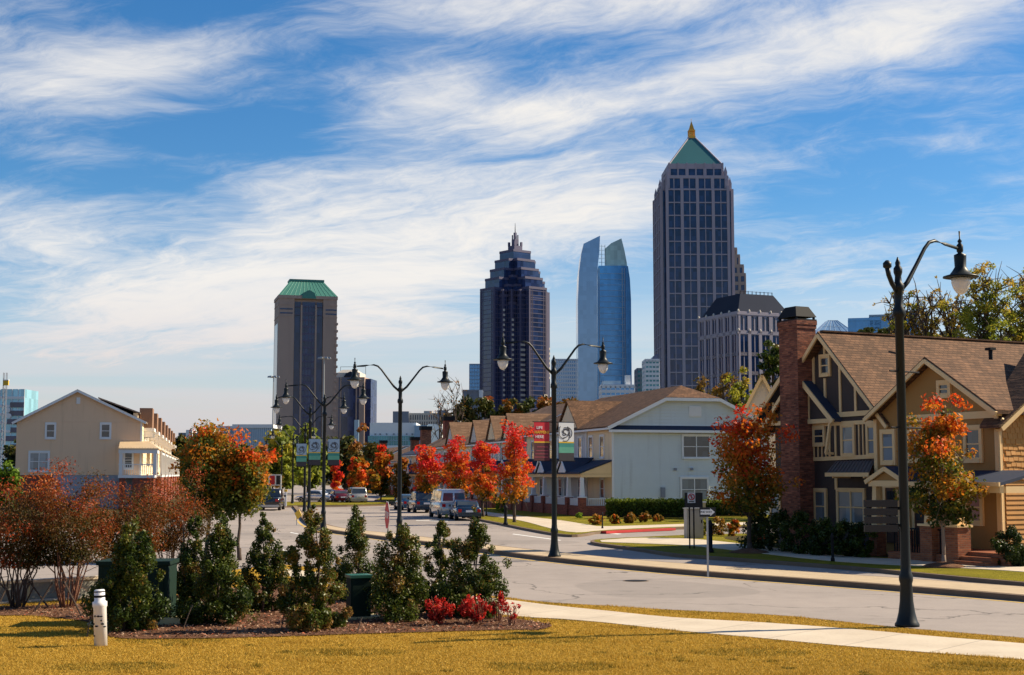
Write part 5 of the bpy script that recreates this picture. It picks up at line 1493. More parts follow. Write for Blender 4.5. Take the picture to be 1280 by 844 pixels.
    for x in np.arange(px0 + .4, x1 - .2, .18): b.box(x, x + .05, yf - .03, yf + .01, zf + .05, zf + .9)
    b.build('porch_frame', 'white_trim', root)
    MB().box(px0, x1, yf - .1, 3, zf - .25, zf).build('porch_deck', 'white_trim', root)
    MB().box(px0 + .1, px0 + .6, yf, yf + .5, -.2, zf - .25).build('porch_pier', 'red_brick', root)
    MB().box(x1 - 1.9, x1 - .1, yf, 2.8, -.2, zf - .25).build('porch_base', 'red_brick', root)
    p = h(156, 585); q = h(165, 565.5); window(root, FM, p[0], q[0], p[1], q[1], 1, tw=.16, bars=2)
    # repeated porches up the street
    for k in range(7):
        y = 10 + k * 11.6
        MB().slab([(W + .03, y, ztop), (W + .03, y + 8, ztop), (W + 1.6, y + 8, zt + .05), (W + 1.6, y, zt + .05)][::-1], .1).build('porch_roof', 'roof_tan_metal', root)
        b = MB(); b.box(W + 1.3, W + 1.5, y, y + 8, zt - .3, zt - .0); b.box(W + .05, W + 1.5, y, y + 8, zf - .2, zf)
        for j in range(4): b.box(W + 1.3, W + 1.5, y + j * 2.6, y + j * 2.6 + .2, zf, zt - .3)
        b.build('porch_frame', 'white_trim', root)
        MB().box(W + .05, W + 1.45, y + .1, y + 7.9, -.2, zf - .2).build('porch_base', 'red_brick', root)
beige_row()
def red_shed():
    p = P(8, 600, 150)
    root = T('garden_wall', 'dark red board fence at the left edge beside the beige house', 'fence', (p.x, 150, 0))
    b = MB()
    for k in range(30): b.box(-7 + k * .42, -7 + k * .42 + .4, 0, .05 + .01 * (k % 2), 0, 3.6)
    b.build('boards', 'door_wood', root)
    MB().box(-7, 5.6, .06, .12, 3.3, 3.45).build('rail', 'door_wood', root)
red_shed()

# low concrete wall on the left
def low_wall():
    for k, (x0, y0, x1, y1, top, lab) in enumerate(((-150, 764, 36.5, 752, 724.5, 'lower concrete retaining wall at the left edge behind the crepe myrtles'),
                                                   (36.5, 752, 170, 743, 717.5, 'concrete retaining wall running behind the crepe myrtles to the utility box'))):
        a = G(x0, y0, .13); b = G(x1, y1, .13)
        d = (b - a); L = d.length; ang = math.atan2(d.y, d.x)
        q = G(x1, y1, .13); hgt = P(x1, top, q.y).z - .13
        root = T('retaining_wall', lab, 'wall', a, ang, 'low concrete walls at the left')
        MB().box(0.01, L - .01, 0, .22, -.1, hgt - .07).build('wall', 'concrete_wall', root)
        MB().box(0, L, -.03, .25, hgt - .07, hgt).build('coping', 'pavement_concrete', root)
        MB().box(-.0, L, -.30, -.06, -.06, .05).build('footing', 'pavement_concrete', root)
        MB().box(L - .06, L - .0, -.012, -.001, 0, hgt - .07).build('joint', 'plinth_cream', root)
low_wall()
# ------------------------------------------------------------------ skyline
def tower_root(name, label, px, Y, rz=0.0, cat='tower'):
    p = P(px, 592, Y); return T(name, label, cat, (p.x, Y, 0), rz)
def Z(px, py, Y): return P(px, py, Y).z
def grid_faces(b, hx, hy, z0, z1, nx, ny, floors, pier, band, proud=.45, sides=('f', 'l', 'r', 'b'), cx=0, cy=0, thin=0):
    """piers and spandrel bands standing proud of a glass core"""
    def face(Mx, w, n):
        b.M = Mx
        for i in range(n + 1):
            s = -w + 2 * w * i / n
            b.box(max(-w, s - pier / 2), min(w, s + pier / 2), -.1, proud, z0, z1)
            if thin and i < n:
                m = s + w / n; b.box(m - thin / 2, m + thin / 2, -.1, proud * .55, z0, z1)
        for k in range(floors + 1):
            z = z0 + (z1 - z0) * k / floors
            b.box(-w - .02, w + .02, -.1, proud * .8, z - band / 2, z + band / 2)
        b.M = ID
    if 'f' in sides: face(FR(cx, cy - hy, 1, 0), hx, nx)
    if 'r' in sides: face(FR(cx + hx, cy, 0, 1), hy, ny)
    if 'l' in sides: face(FR(cx - hx, cy, 0, -1), hy, ny)
    if 'b' in sides: face(FR(cx, cy + hy, -1, 0), hx, nx)

def tall_tower():
    Y = 1010; s = Y / F
    root = tower_root('skyscraper', 'tallest tower, grey stone and navy glass under a green pyramid with golden tip', 869.5, Y, R(1))
    zA = Z(868, 246, Y); zB = Z(868, 230, Y); zC = Z(868, 212, Y); zP = Z(868, 173, Y); zT = Z(868, 152, Y)
    W0 = 44.5 * s; W1 = 38.5 * s; W2 = 33.5 * s
    g = MB(); g.box(-W0, W0, -W1, W1, 0, zA); g.box(-W1, W1, -W0, W0, 0, zA + .03)
    g.box(-W1 + .1, W1 - .1, -W1 - 2, W1 + 2, zA, zB); g.box(-W2, W2, -W2, W2, zB - .05, zC)
    g.build('glass_wall', 'tower_glass_dark', root)
    fr = MB()
    fl = 22
    grid_faces(fr, W1, W0, 0, zA, 4, 4, fl, 2.1, .8, .8, ('f', 'b'), thin=.55)
    grid_faces(fr, W0, W1, 0, zA, 4, 4, fl, 2.1, .8, .8, ('l', 'r'), thin=.55)
    # corner notches
    for sx in (-1, 1):
        for sy in (-1, 1):
            fr.box(sx * W0 - sx * 1.2, sx * W0 + sx * .7, sy * W1 - sy * 1.2, sy * W1 + sy * .6, 0, zA + 1.2); fr.box(sx * W1 - sx * 1.4, sx * W1 + sx * .55, sy * W0 - sy * 1.0, sy * W0 + sy * .85, 0, zA + 3)
    grid_faces(fr, W1 - .1, W1 + 2, zA, zB, 4, 4, 1, 2.2, 2.2, .7, thin=.7)
    fr.box(-W2 - .5, W2 + .5, -W2 - .5, W2 + .5, zB - 1.5, zB + 1.2)
    fr.box(-W2 - .6, W2 + .6, -W2 - .6, W2 + .6, zB + 7.5, zC)
    grid_faces(fr, W2, W2, zB, zB + 7.5, 3, 3, 1, 2.2, 1.4, .8, thin=1.0)
    # crown parapet buttons and pinnacles
    for i in range(7):
        x = -W2 + 2 * W2 * i / 6
        fr.box(x - .5, x + .5, -W2 - 1.0, -W2 + .2, zB + 7.6, zC + .6)
    fr.build('stone_frame', 'stone_pinkgrey', root)
    pn = MB()
    for sx in (-1, 1):
        for sy in (-1, 1):
            for (ax, ay, z, hh) in ((W0 - 1.5, W1 - 1.5, zA + 1, 9), (W1 - 1.4, W0 - 1.4, zA + 3, 9), (W1 - 1.5, W1 + .6, zB, 8)):
                pn = MB(); pn.M = Matrix.Translation((sx * ax, sy * ay, 0))
                pn.frustum((1.1, 1.1), z - 2, (1.1, 1.1), z + hh * .45); pn.frustum((1.2, 1.2), z + hh * .45, (.08, .08), z + hh)
                pn.build('pinnacle', 'stone_pinkgrey', root)
    r = MB(); r.frustum((W2 - .5, W2 - .5), zC, (2.2, 2.2), zP); ro = r.build('pyramid_roof', 'copper_teal', root)
    rb = MB()
    for sx in (-1, 1):
        for sy in (-1, 1): rb.tube([(sx * (W2 - .4), sy * (W2 - .4), zC), (sx * 2.3, sy * 2.3, zP)], .55, 6)
    rb.build('roof_rib', 'stone_pinkgrey', ro)
    l = MB(); l.box(-2.6, 2.6, -2.6, 2.6, zP - .4, zP + 1.3)
    for sx in (-1, 1):
        for sy in (-1, 1): l.box(sx * 2 - .35, sx * 2 + .35, sy * 2 - .35, sy * 2 + .35, zP + 1.3, zP + 5)
    l.box(-1.2, 1.2, -1.2, 1.2, zP + 1.3, zP + 5); l.box(-2.5, 2.5, -2.5, 2.5, zP + 5, zP + 5.7); l.frustum((2.0, 2.0), zP + 5.7, (.15, .15), zT)
    l.tube([(0, 0, zT - .5), (0, 0, zT + 2)], .15, 6)
    l.build('lantern', 'gold_leaf', root)
tall_tower()

def behind_tower():
    Y = 1300; s = Y / F
    root = tower_root('office_tower', 'brown stepped tower peeking out behind the right edge of the tallest tower', 914, Y)
    st = [(18.5, 380 + 0, 346), (16.5, 346, 335), (12.5, 335, 322), (9.5, 322, 313)]
    b = MB(); g = MB()
    z0 = 0
    for hw, _, top in st:
        z1 = Z(914, top, Y); g.box(-hw * s, hw * s, -hw * s, hw * s, z0, z1)
        grid_faces(b, hw * s, hw * s, z0, z1, 5, 5, max(1, int((z1 - z0) / 8)), 2.4, 3.0, .6, ('f', 'r', 'l')); z0 = z1 - .01
    g.build('glass_wall', 'tower_glass_dark', root); b.build('stone_frame', 'stone_brown', root)
behind_tower()

def stepped_tower():
    Y = 1240; s = Y / F
    root = tower_root('skyscraper', 'dark blue stepped tower with many set-back cubes and a needle', 644, Y, R(39))
    K = 4; h0 = 9.7; step = 5.35
    tops = [Z(644, y, Y) for y in (315, 327, 339, 351, 364)]
    g = MB(); fl = MB(); pr = MB()
    for k in range(K + 1):
        for i in range(k + 1):
            j = k - i
            hx = h0 + step * i + .03 * j; hy = h0 + step * j + .03 * i
            zt = tops[k] - 6.5 * min(i, j) - .05 * i
            g.box(-hx, hx, -hy, hy, -1 - .1 * k - .01 * i, zt)
            # parapet band, and slim stone mullions on each exposed cube
            fl.box(-hx - .25, hx + .25, -hy - .25, hy + .25, zt - 1.6, zt + .5)
            fl.box(-hx - .12, hx + .12, -hy - .12, hy + .12, zt - 9.5, zt - 9.0)
    for i in range(K + 1):
        j = K - i; hx = h0 + step * i; hy = h0 + step * j
        for sx in (-1, 1):
            for sy in (-1, 1):
                pr.box(sx * hx - sx * .9, sx * hx + sx * .3, sy * hy - sy * .9, sy * hy + sy * .3, 0, tops[K] - 2)
                for q in (1.8, 3.6):
                    pr.box(sx * (hx - q) - .22, sx * (hx - q) + .22, sy * hy - sy * .5, sy * hy + sy * .28, 0, tops[K] - 2)
                    pr.box(sx * hx - sx * .5, sx * hx + sx * .28, sy * (hy - q) - .22, sy * (hy - q) + .22, 0, tops[K] - 2)
    z = 4
    while z < tops[K] - 3:
        for i in range(K + 1):
            j = K - i; hx = h0 + step * i + .16; hy = h0 + step * j + .16
            fl.box(-hx, hx, -hy, hy, z, z + .5)
        z += 3.9
    g.build('glass_wall', 'tower_glass_navy', root)
    fl.build('floor_line', 'stone_purple', root); pr.build('stone_pier', 'stone_purple', root)
    # pale ledges stand for sunlit ticks on right-hand faces, brightness in the colour
    for i, zt, sx, w in ((3, 146, -1, 1.7), (2, 134, -1, 1.9), (1, 116, -1, 4.6), (4, 116, 1, 3.6), (0, 70, 1, 3.6)):
        j = K - i; hx = h0 + step * i; hy = h0 + step * j
        led = MB(); z = 5; x0 = -hx - .2 if sx < 0 else hx - w
        while z < zt: led.box(x0, x0 + w, -hy - 1.0, -hy + .3, z, z + 1.9); z += 4.3
        led.build('sunlit_ledges', 'stone_pale', root)['kind'] = 'stuff'
    t = MB(); zt = tops[0]
    t.box(-4.5, 4.5, -4.5, 4.5, zt - .5, zt + 5)
    for a in (-1, 1):
        for c in (-1, 1): t.box(a * 3.8 - .8, a * 3.8 + .8, c * 3.8 - .8, c * 3.8 + .8, zt + 5, zt + 8.5); t.box(a * 1.7 - .4, a * 1.7 + .4, c * 1.7 - .4, c * 1.7 + .4, zt + 5, Z(644, 294, Y))
    t.box(-2.2, 2.2, -2.2, 2.2, zt + 5, zt + 11); t.box(-1, 1, -1, 1, zt + 11, Z(644, 291, Y))
    t.build('crown', 'stone_purple', root)
    MB().tube([(0, 0, zt + 11), (0, 0, Z(644, 279, Y))], [.6, .15], 6).build('needle', 'black_metal', root)
stepped_tower()

def curved_tower():
    Y = 1200; s = Y / F
    root = tower_root('skyscraper', 'slender blue glass tower with two curved sails and a gap at the top', 755, Y, 0)
    def pl(pts): return [((x - 755) * s * .998, Z(755, y, Y) if y < 590 else 0) for x, y in pts]
    L = pl([(722, 592), (722, 380), (723.5, 345), (726.5, 322), (729.5, 309.5), (750, 299.5), (749, 320), (746, 345), (744.5, 592)])
    b = MB(); b.prism(L, -20, 16, 'y'); b.build('left_sail', 'tower_glass_bluegrey', root)
    Rr = pl([(783, 592), (781, 400), (777, 335), (757.5, 334), (757, 313), (765, 306), (778, 300), (783, 318), (786.5, 345), (788, 375), (788.5, 592)])
    Rr = pl([(757.5, 336), (757, 313), (765, 306), (778, 300), (781.5, 314), (784.5, 330), (785, 336)])
    b = MB(); b.prism(Rr, -8, -4, 'y'); b.build('right_sail_screen', 'tower_glass_pale', root)
    Rb = pl([(783, 592), (783, 336), (785, 336), (787.3, 352), (788.5, 378), (788.5, 592)])
    b = MB(); b.prism(Rb, -16, 18, 'y'); b.build('right_sail', 'tower_glass_blue', root)
    C = pl([(745, 592), (747.5, 338), (748.5, 335), (783, 335), (783, 592)])
    b = MB(); b.prism(C, -13, 15, 'y'); b.build('centre_block', 'tower_glass_blue', root)
    f = MB()
    for x in (749, 778, 781): p = pl([(x, 592), (x, 338)]); f.box(p[0][0] - .35, p[0][0] + .35, -13.4, -13, 0, p[1][1])
    for k, y in enumerate(np.arange(345, 560, 7.0)):
        z = Z(755, y, Y); x0 = pl([(750, y)])[0][0]; x1 = pl([(782, y)])[0][0]; f.box(x0, x1, -13.25, -13.0, z, z + .35)
    f.build('mullion', 'panel_blue', root)
    fr = MB()
    for x in (753, 757.2): 
        p = pl([(x, 335), (x, 308)]); fr.box(p[0][0] - .3, p[0][0] + .3, -8, -7.4, p[0][1], p[1][1])
    for y in (310, 315, 320, 325, 330):
        p = pl([(749.5, y), (757, y)]); fr.box(p[0][0], p[1][0], -7.9, -7.5, p[0][1], p[0][1] + .35)
    fr.build('lattice', 'panel_white', root)
curved_tower()

def green_tower():
    Y = 700; s = Y / F
    root = tower_root('office_tower', 'brown stone tower with dark glass bays and a green copper roof', 379, Y, R(15))
    zt = Z(379, 377, Y); zr = Z(379, 353.5, Y)
    hx, hy = 14.2, 10.5
    X = lambda px: (px - 379) * s / math.cos(R(9)) * .98
    b = MB()
    b.box(-hx, X(362), -hy, hy, 0, zt); b.box(X(398), hx, -hy, hy, 0, zt); b.box(X(362), X(398), -hy + 1.6, hy, 0, zt - .1)
    b.box(X(370), X(372), -hy - .2, -hy + 2, 0, zt - 3); b.box(X(388), X(390), -hy - .2, -hy + 2, 0, zt - 3)
    b.box(-hx - .3, hx + .3, -hy - .3, hy + .3, zt, zt + 1.6)
    for z in (zt - 3.2, zt - 9): b.box(-hx - .15, X(362), -hy - .15, hy, z, z + .5); b.box(X(398), hx + .15, -hy - .15, hy, z, z + .5)
    b.build('stone_wall', 'stone_brown', root)
    g = MB()
    g.box(X(362.5), X(370), -hy + 1.0, -hy + 1.7, 0, zt - 1.5); g.box(X(390), X(397.5), -hy + 1.0, -hy + 1.7, 0, zt - 1.5); g.box(X(372), X(388), -hy + .5, -hy + 1.7, 0, zt - 1.5)
    g.box(-hx - .12, -hx + 1, -hy + 3, hy - 3, 4, zt - 12)
    g.build('glass_bay', 'tower_glass_dark', root)
    m = MB()
    z = 3
    while z < zt - 5: m.box(X(372), X(388), -hy + .35, -hy + .5, z, z + .8); z += 3.4
    for x in (376, 380, 384): m.box(X(x) - .12, X(x) + .12, -hy + .3, -hy + .5, 0, zt - 3)
    for z in (zt - 8, zt - 4): m.box(X(362.5), X(397.5), -hy + .2, -hy + 1.0, z, z + .35)
    m.build('mullion', 'stone_purple', root)
    # balcony edges on the right corner
    z = 6
    while z < zt - 12: MB().box(hx - 1, hx + .55, -hy - .3, -hy + 2.5, z, z + 1.1).build('balcony', 'stone_brown', root); z += 3.5
    sl = MB()
    for z, w in ((zt - 5.5, 5), (zt - 7.5, 4)):
        sl.box(X(344), X(360), -hy - .1, -hy + .5, z, z + .7); sl.box(X(401), X(415), -hy - .1, -hy + .5, z, z + .7)
    sl.build('slot_window', 'tower_glass_dark', root)
    r = MB(); r.frustum((hx + .2, hy + .2), zt + 1.6, (hx * .58, hy * .42), zr)
    ro = r.build('roof', 'copper_green', root)
    q = MB(); q.box(-hx * .6, hx * .6, -hy * .45, hy * .45, zr, zr + 1.0)
    q.M = FR(0, -hy - .25, 1, 0); q.prism([(X(371), zt + .2), (X(389), zt + .2), (X(387), zt + 3), (X(380), zt + 4.4), (X(373), zt + 3)], -3.5, .4, 'y'); q.M = ID
    q.build('roof_crest', 'copper_green', ro)
    # sculpted vertical ribs on the copper
    rb = MB()
    for k in range(-6, 7):
        u = k / 6.5
        rb.tube([(u * (hx), -hy - .1, zt + 1.7), (u * hx * .56, -hy * .42, zr)], .12, 4)
    rb.build('roof_rib', 'copper_green', ro)
green_tower()

def short_tower():
    Y = 800; s = Y / F
    root = tower_root('office_block', 'short brown tower with one wide dark glass strip right of the green-roofed tower', 438, Y, R(-6))
    zt = Z(438, 473, Y); X = lambda px: (px - 438) * s
    b = MB(); b.box(X(418.5), X(430), -9, 9, 0, zt); b.box(X(448), X(459), -9, 9, 0, zt); b.box(X(430), X(448), -8, 9, 0, zt + .3); b.build('stone_wall', 'stone_brown', root)
    g = MB(); g.box(X(430.2), X(447.8), -8.8, -8, 0, zt); g.box(X(459), X(466), -7, 10, 0, zt - .8); g.box(X(426.5), X(428), -9.1, -8.9, 0, zt); g.box(X(450), X(452), -9.1, -8.9, 0, zt); g.build('glass_strip', 'tower_glass_navy', root)
    p = MB(); p.box(X(421), X(452), -7, 8, zt, Z(438, 467, Y)); p.frustum((X(451.5), 7), zt + 2.7, (X(446), 5), Z(438, 463, Y), -X(438) if False else -.5, .5); p.build('penthouse', 'stone_pale', root)
    d = MB(); d.prism([(X(433), zt + .3), (X(449), zt + .3), (X(447), zt + 2), (X(441), zt + 3.3), (X(435), zt + 2)], -9.2, -7.1, 'y'); d.build('arched_canopy', 'slate_navy', root)
    m = MB(); m.box(X(432.5), X(438.5), -11.2, -9.8, Z(440, 552, Y), Z(440, 526, Y)) if False else m.tube([(X(424), 0, zt + 6.5), (X(456), 0, zt + 6.5)], .12, 5)
    for x in (424, 440, 456): m.tube([(X(x), 0, zt + 2), (X(x), 0, zt + 6.6)], .12, 5)
    m.build('roof_rail', 'black_metal', root)
short_tower()

def mansard():
    Y = 600; s = Y / F
    root = tower_root('office_block', 'pink-grey stone block with arched top windows and a dark mansard roof', 934, Y, R(24))
    zc = Z(934, 398, Y); zr = Z(934, 371.5, Y); zb = Z(934, 421, Y)
    hx, hy = 13.2, 15.0
    g = MB(); g.box(-hx, hx, -hy, hy, 0, zc); g.build('glass_wall', 'tower_glass_dark', root)
    b = MB(); zz = [0, 12, 24, Z(934, 470, Y), Z(934, 447, Y), zb]
    for a, c in zip(zz[:-1], zz[1:]): grid_faces(b, hx, hy, a, c, 5, 6, 1, 1.5, 1.5, .5, ('f', 'l', 'r'), thin=.35)
    grid_faces(b, hx, hy, zb, zc, 5, 6, 1, 1.8, 1.8, .5, ('f', 'l', 'r'), thin=.6)
    # arch heads
    for Mx, w, n in ((FR(0, -hy, 1, 0), hx, 5), (FR(-hx, 0, 0, -1), hy, 6)):
        b.M = Mx
        for i in range(n * 2):
            s0 = -w + w / n * i + .3; s1 = -w + w / n * (i + 1) - .3; c = (s0 + s1) / 2; r = (s1 - s0) / 2; zt = zc - .9
            for sg in (-1, 1):
                arc = [(c + sg * r * math.cos(t), zt - r + r * math.sin(t)) for t in np.linspace(0, math.pi / 2, 5)]
                b.prism([(c + sg * r, zt)] + arc, -.1, .3, 'y')
        b.M = ID
    b.box(-hx - .6, hx + .6, -hy - .6, hy + .6, zc - .5, zc + .5); b.box(-hx - .5, hx + .5, -hy - .5, hy + .5, zb - .6, zb + .6)
    b.build('stone_frame', 'stone_pinkgrey', root)
    def urn(x, y, z):
        u = MB(); u.M = Matrix.Translation((x, y, 0)); u.lathe([(.3, z + .5), (.5, z + .9), (.45, z + 1.3), (.15, z + 1.8)], 8); u.build('urn', 'stone_pale', root)
    for i in range(6):
        x = -hx + 2 * hx * i / 5
        for z in (zc, zb): urn(x, -hy - .3, z)
        if i < 5: urn(-hx - .3, hy - 2 * hy * i / 5, zc)
    r = MB(); r.frustum((hx - .4, hy - .4), zc + .5, (hx * .62, hy * .62), zr); ro = r.build('mansard_roof', 'slate_navy', root)
    c = MB()
    for i in range(9): x = -hx * .6 + 1.2 * hx * i / 8; c.box(x - .1, x + .1, -hy * .6, -hy * .58, zr, zr + 1.3)
    c.box(-hx * .6, hx * .6, -hy * .6, -hy * .59, zr + 1.0, zr + 1.15); c.build('roof_cresting', 'slate_navy', ro)
mansard()

def simple_block(name, label, px0, px1, py, Y, glass, frame, nx, floors, pier=.6, band=1.2, depth=20, rz=0, thin=0, cat='office building', proud=.3, extra=None, group=None, ny=None):
    s = Y / F; pc = (px0 + px1) / 2
    root = tower_root(name, label, pc, Y, rz, cat)
    if group: root['group'] = group
    hx = (px1 - px0) / 2 * s; zt = Z(pc, py, Y)
    MB().box(-hx, hx, -depth / 2, depth / 2, 0, zt).build('glass_wall', glass, root)
    if nx:
        b = MB(); grid_faces(b, hx, depth / 2, 0, zt, nx, ny or max(2, int(nx * depth / 2 / hx)), floors, pier, band, proud, ('f', 'l', 'r'), thin=thin)
        b.box(-hx - .2, hx + .2, -depth / 2 - .3, depth / 2 + .3, zt - band * .6, zt + .8); b.build('facade_frame', frame, root)
    if extra: extra(root, hx, zt, s)
    return root
simple_block('office_building', 'pale gridded office slab between the stepped tower and the curved blue tower', 690, 722, 451, 1350, 'tower_glass_bluegrey', 'panel_white', 12, 30, .55, 1.5, 25)
simple_block('office_building', 'blue glass block touching the left side of the stepped tower', 587, 606, 457, 1400, 'tower_glass_blue', 'panel_blue', 6, 30, .4, .9, 25)
def ex1(root, hx, zt, s):
    MB().box(hx - 4 * s, hx + .4, -10.6, -10.3, zt - 8 * s, zt + .5).build('white_panel', 'panel_white', root)
simple_block('office_building', 'dark grey block with a white corner panel under the blue glass block', 579, 603, 490, 900, 'panel_grey', 'panel_grey', 4, 5, .3, .8, 20, extra=ex1)
def ex2(root, hx, zt, s):
    MB().box(-hx + 1, hx * .2, -6, 6, zt, zt + 3).build('rooftop_plant', 'panel_blue', root); MB().box(hx * .5, hx * .8, -6, 0, zt, zt + 6).build('rooftop_plant', 'panel_white', root)
simple_block('office_building', 'low white and blue building at the foot of the curved blue tower', 751, 792, 484, 760, 'tower_glass_blue', 'panel_white', 7, 18, .5, 1.6, 18, extra=ex2)
simple_block('office_building', 'pale banded building left of the tallest tower with a slanted top', 806, 823, 452, 900, 'tower_glass_teal', 'panel_white', 4, 26, .5, 1.6, 22, extra=lambda r, hx, zt, s: MB().prism([(-hx * .2, zt), (hx, zt), (hx, zt + 9 * s), (hx * .3, zt + 6 * s)], -8, 8, 'y').build('slanted_top', 'tower_glass_navy', r))
simple_block('office_building', 'teal-topped block at the far side of the pale banded building', 796, 808, 463, 930, 'tower_glass_teal', 'panel_grey', 3, 24, .5, 1.4, 20)
# buildings behind the charcoal roof
def pyramid_b():
    Y = 620; s = Y / F
    root = tower_root('office_building', 'blue glass pyramid roof behind the brick chimney', 1043, Y, 0, 'building')
    zt = Z(1043, 401.5, Y); zb = Z(1043, 419, Y)
    MB().box(-24 * s, 24 * s, -9, 9, 0, zb).build('wall', 'tower_glass_bluegrey', root)
    r = MB(); r.frustum((24 * s, 9), zb, (6 * s, 3), zt); ro = r.build('glass_roof', 'tower_glass_bluegrey', root)
    m = MB()
    for k in range(-3, 4): m.tube([(k / 3 * 24 * s, -9.05, zb), (k / 3 * 6 * s, -3.05, zt)], .07, 4)
    for t in (.0, .5, 1): a = 24 - 18 * t; m.tube([(-a * s, -9.05 + 6 * t, zb + (zt - zb) * t), (a * s, -9.05 + 6 * t, zb + (zt - zb) * t)], .07, 4)
    m.build('glazing_bar', 'panel_blue', ro)
pyramid_b()
def ex3(root, hx, zt, s):
    MB().box(hx * .35, hx + 8, -9, 8, zt - 4, zt + 1.2).build('upper_storey', 'tower_glass_blue', root)
    MB().box(hx * .3, hx + 8.6, -9.6, 8.6, zt + 1.2, zt + 1.9).build('roof_edge', 'panel_blue', root)
    MB().box(hx + 1, hx + 7.8, -9.3, -9.05, zt - 14, zt - 3).build('light_glazing', 'tower_glass_aqua', root)
simple_block('office_building', 'bright blue glass building behind the roof ridge, left of the lamp shaft', 1066, 1104, 403, 560, 'tower_glass_blue', 'tower_glass_blue', 5, 16, .3, .5, 18, rz=R(-14), extra=ex3)
def ex4(root, hx, zt, s):
    q = MB()
    for k in range(9): q.box(hx * .2 + k * .4, hx * .2 + k * .4 + 2.2, -9.4, -9.1, zt - 2 - k * 1.8, zt - k * 1.8)
    q.build('white_fin', 'panel_white', root)
simple_block('office_building', 'blue building with a diagonal white fin behind the thin trees', 1126, 1152, 395, 540, 'tower_glass_blue', 'panel_grey', 4, 15, .3, .8, 18, extra=ex4)
def hiproof(label, px0, px1, pyt, pyb, Y):
    s = Y / F; pc = (px0 + px1) / 2; root = tower_root('distant_house', label, pc, Y, 0, 'house'); root['group'] = 'distant hipped roofs behind the tall trees'
    hx = (px1 - px0) / 2 * s; zb = Z(pc, pyb, Y)
    MB().box(-hx * .95, hx * .95, -7, 7, 0, zb).build('wall', 'panel_grey', root)
    r = MB(); r.frustum((hx, 8), zb, (hx * .35, .3), Z(pc, pyt, Y)); r.build('roof', 'slate_navy', root)
hiproof('dark hipped roof between the thin trees and the large yellow tree', 1170, 1212, 414, 432, 300)
hiproof('dark hipped roof at the right edge below the large yellow tree', 1262, 1300, 412, 428, 300)

# left edge glass tower and hoist
def left_glass():
    Y = 620; s = Y / F
    root = tower_root('office_tower', 'banded aqua glass tower cut by the left edge of the picture', 6, Y, 0)
    zt = Z(6, 488, Y); hx = 30 * s
    MB().box(-hx, hx, -9, 9, 0, zt).build('glass_wall', 'tower_glass_aqua', root)
    b = MB(); z = 3
    while z < zt - 3: b.box(-hx, hx, -9.3, -9, z, z + 1.1); z += 3.6
    for k in range(9): x = -hx + k * 2 * hx / 8; b.box(x - .15, x + .15, -9.2, -9, 0, zt)
    b.build('floor_band', 'panel_white', root)
    d = MB(); z = 3
    while z < Z(6, 505, Y): d.box(hx - 18 * s + 1.2 * math.sin(z), hx + .1, -9.6, -9.05, z, z + 2.2); z += 3.6
    d.build('dark_bay', 'tower_glass_navy', root)
    for px, py in ((17, 514), (18.5, 521)):
        x = (px - 6) * s; q = MB(); q.M = FR(x, -9.7, 1, 0, Z(px, py, Y)); q.lathe([(.2, -.0), (1.0, .1)], 12) if False else q.prism([(1.1 * math.cos(t), 1.1 * math.sin(t)) for t in np.linspace(0, 2 * math.pi, 14)[:-1]], 0, .3, 'y'); q.build('roof_dish', 'panel_white', root)
left_glass()
def hoist():
    Y = 500; s = Y / F
    root = tower_root('construction_hoist', 'thin lattice mast with an orange cabin at the upper left edge', 2.5, Y, 0, 'construction hoist')
    zt = Z(2, 466, Y)
    b = MB()
    for x in (-.5, .5):
        for y in (-.5, .5): b.tube([(x, y, 0), (x, y, zt)], .12, 4)
    z = 1
    while z < zt - 2: b.tube([(-.5, -.5, z), (.5, -.5, z + 1.5)], .06, 4); b.tube([(.5, -.5, z + 1.5), (-.5, -.5, z + 3)], .06, 4); z += 3
    b.build('mast', 'panel_grey', root)
    c = MB(); c.box(-.2, 1.6, -1.4, -.6, Z(2, 482, Y), Z(2, 476, Y)); c.build('cabin', 'sign_yellow', root)
    MB().box(-.3, 1.7, -1.5, -.5, Z(2, 476, Y), Z(2, 475, Y)).build('cabin_roof', 'panel_white', root)
hoist()

# low pale warehouses and blocks
def warehouse():
    Y = 520; s = Y / F
    root = tower_root('warehouse', 'pale flat-roofed warehouse with blue ribbed wall left of the green-roofed tower', 305, Y, 0, 'warehouse')
    X = lambda px: (px - 305) * s
    zt = Z(305, 535, Y); zr = Z(305, 530.5, Y)
    b = MB(); b.box(X(291), X(338), 0, 20, 0, zt); b.prism([(X(265), 0), (X(291), 0), (X(291), zt), (X(272), zt - .3), (X(265), zt - 3)], 6, 20, 'y'); b.build('wall', 'panel_blue', root)
    r = MB(); x = X(292)
    while x < X(337): r.box(x, x + .12, -.15, 0, 0, zt); x += .75
    r.build('ribbing', 'panel_white', root)
    MB().box(X(289.5), X(340), -.4, 21, zt, zr).build('roof_edge', 'panel_white', root)
    MB().box(X(264), X(289.3), 5.6, 21, zt - .2, zt + .9).build('roof_edge', 'panel_white', root)
warehouse()
def warehouse2():
    Y = 640; s = Y / F
    root = tower_root('warehouse', 'small pale roofs farther left, behind the red tree top', 243, Y, 0, 'warehouse')
    X = lambda px: (px - 243) * s
    MB().box(X(222), X(264), 0, 16, 0, Z(243, 541, Y)).build('wall', 'panel_grey', root)
    MB().box(X(232), X(240), -1, 8, 0, Z(243, 537.5, Y)).build('white_roof_box', 'panel_white', root)
    MB().box(X(258), X(265), -1, 8, 0, Z(243, 536, Y)).build('white_roof_box', 'panel_white', root)
warehouse2()
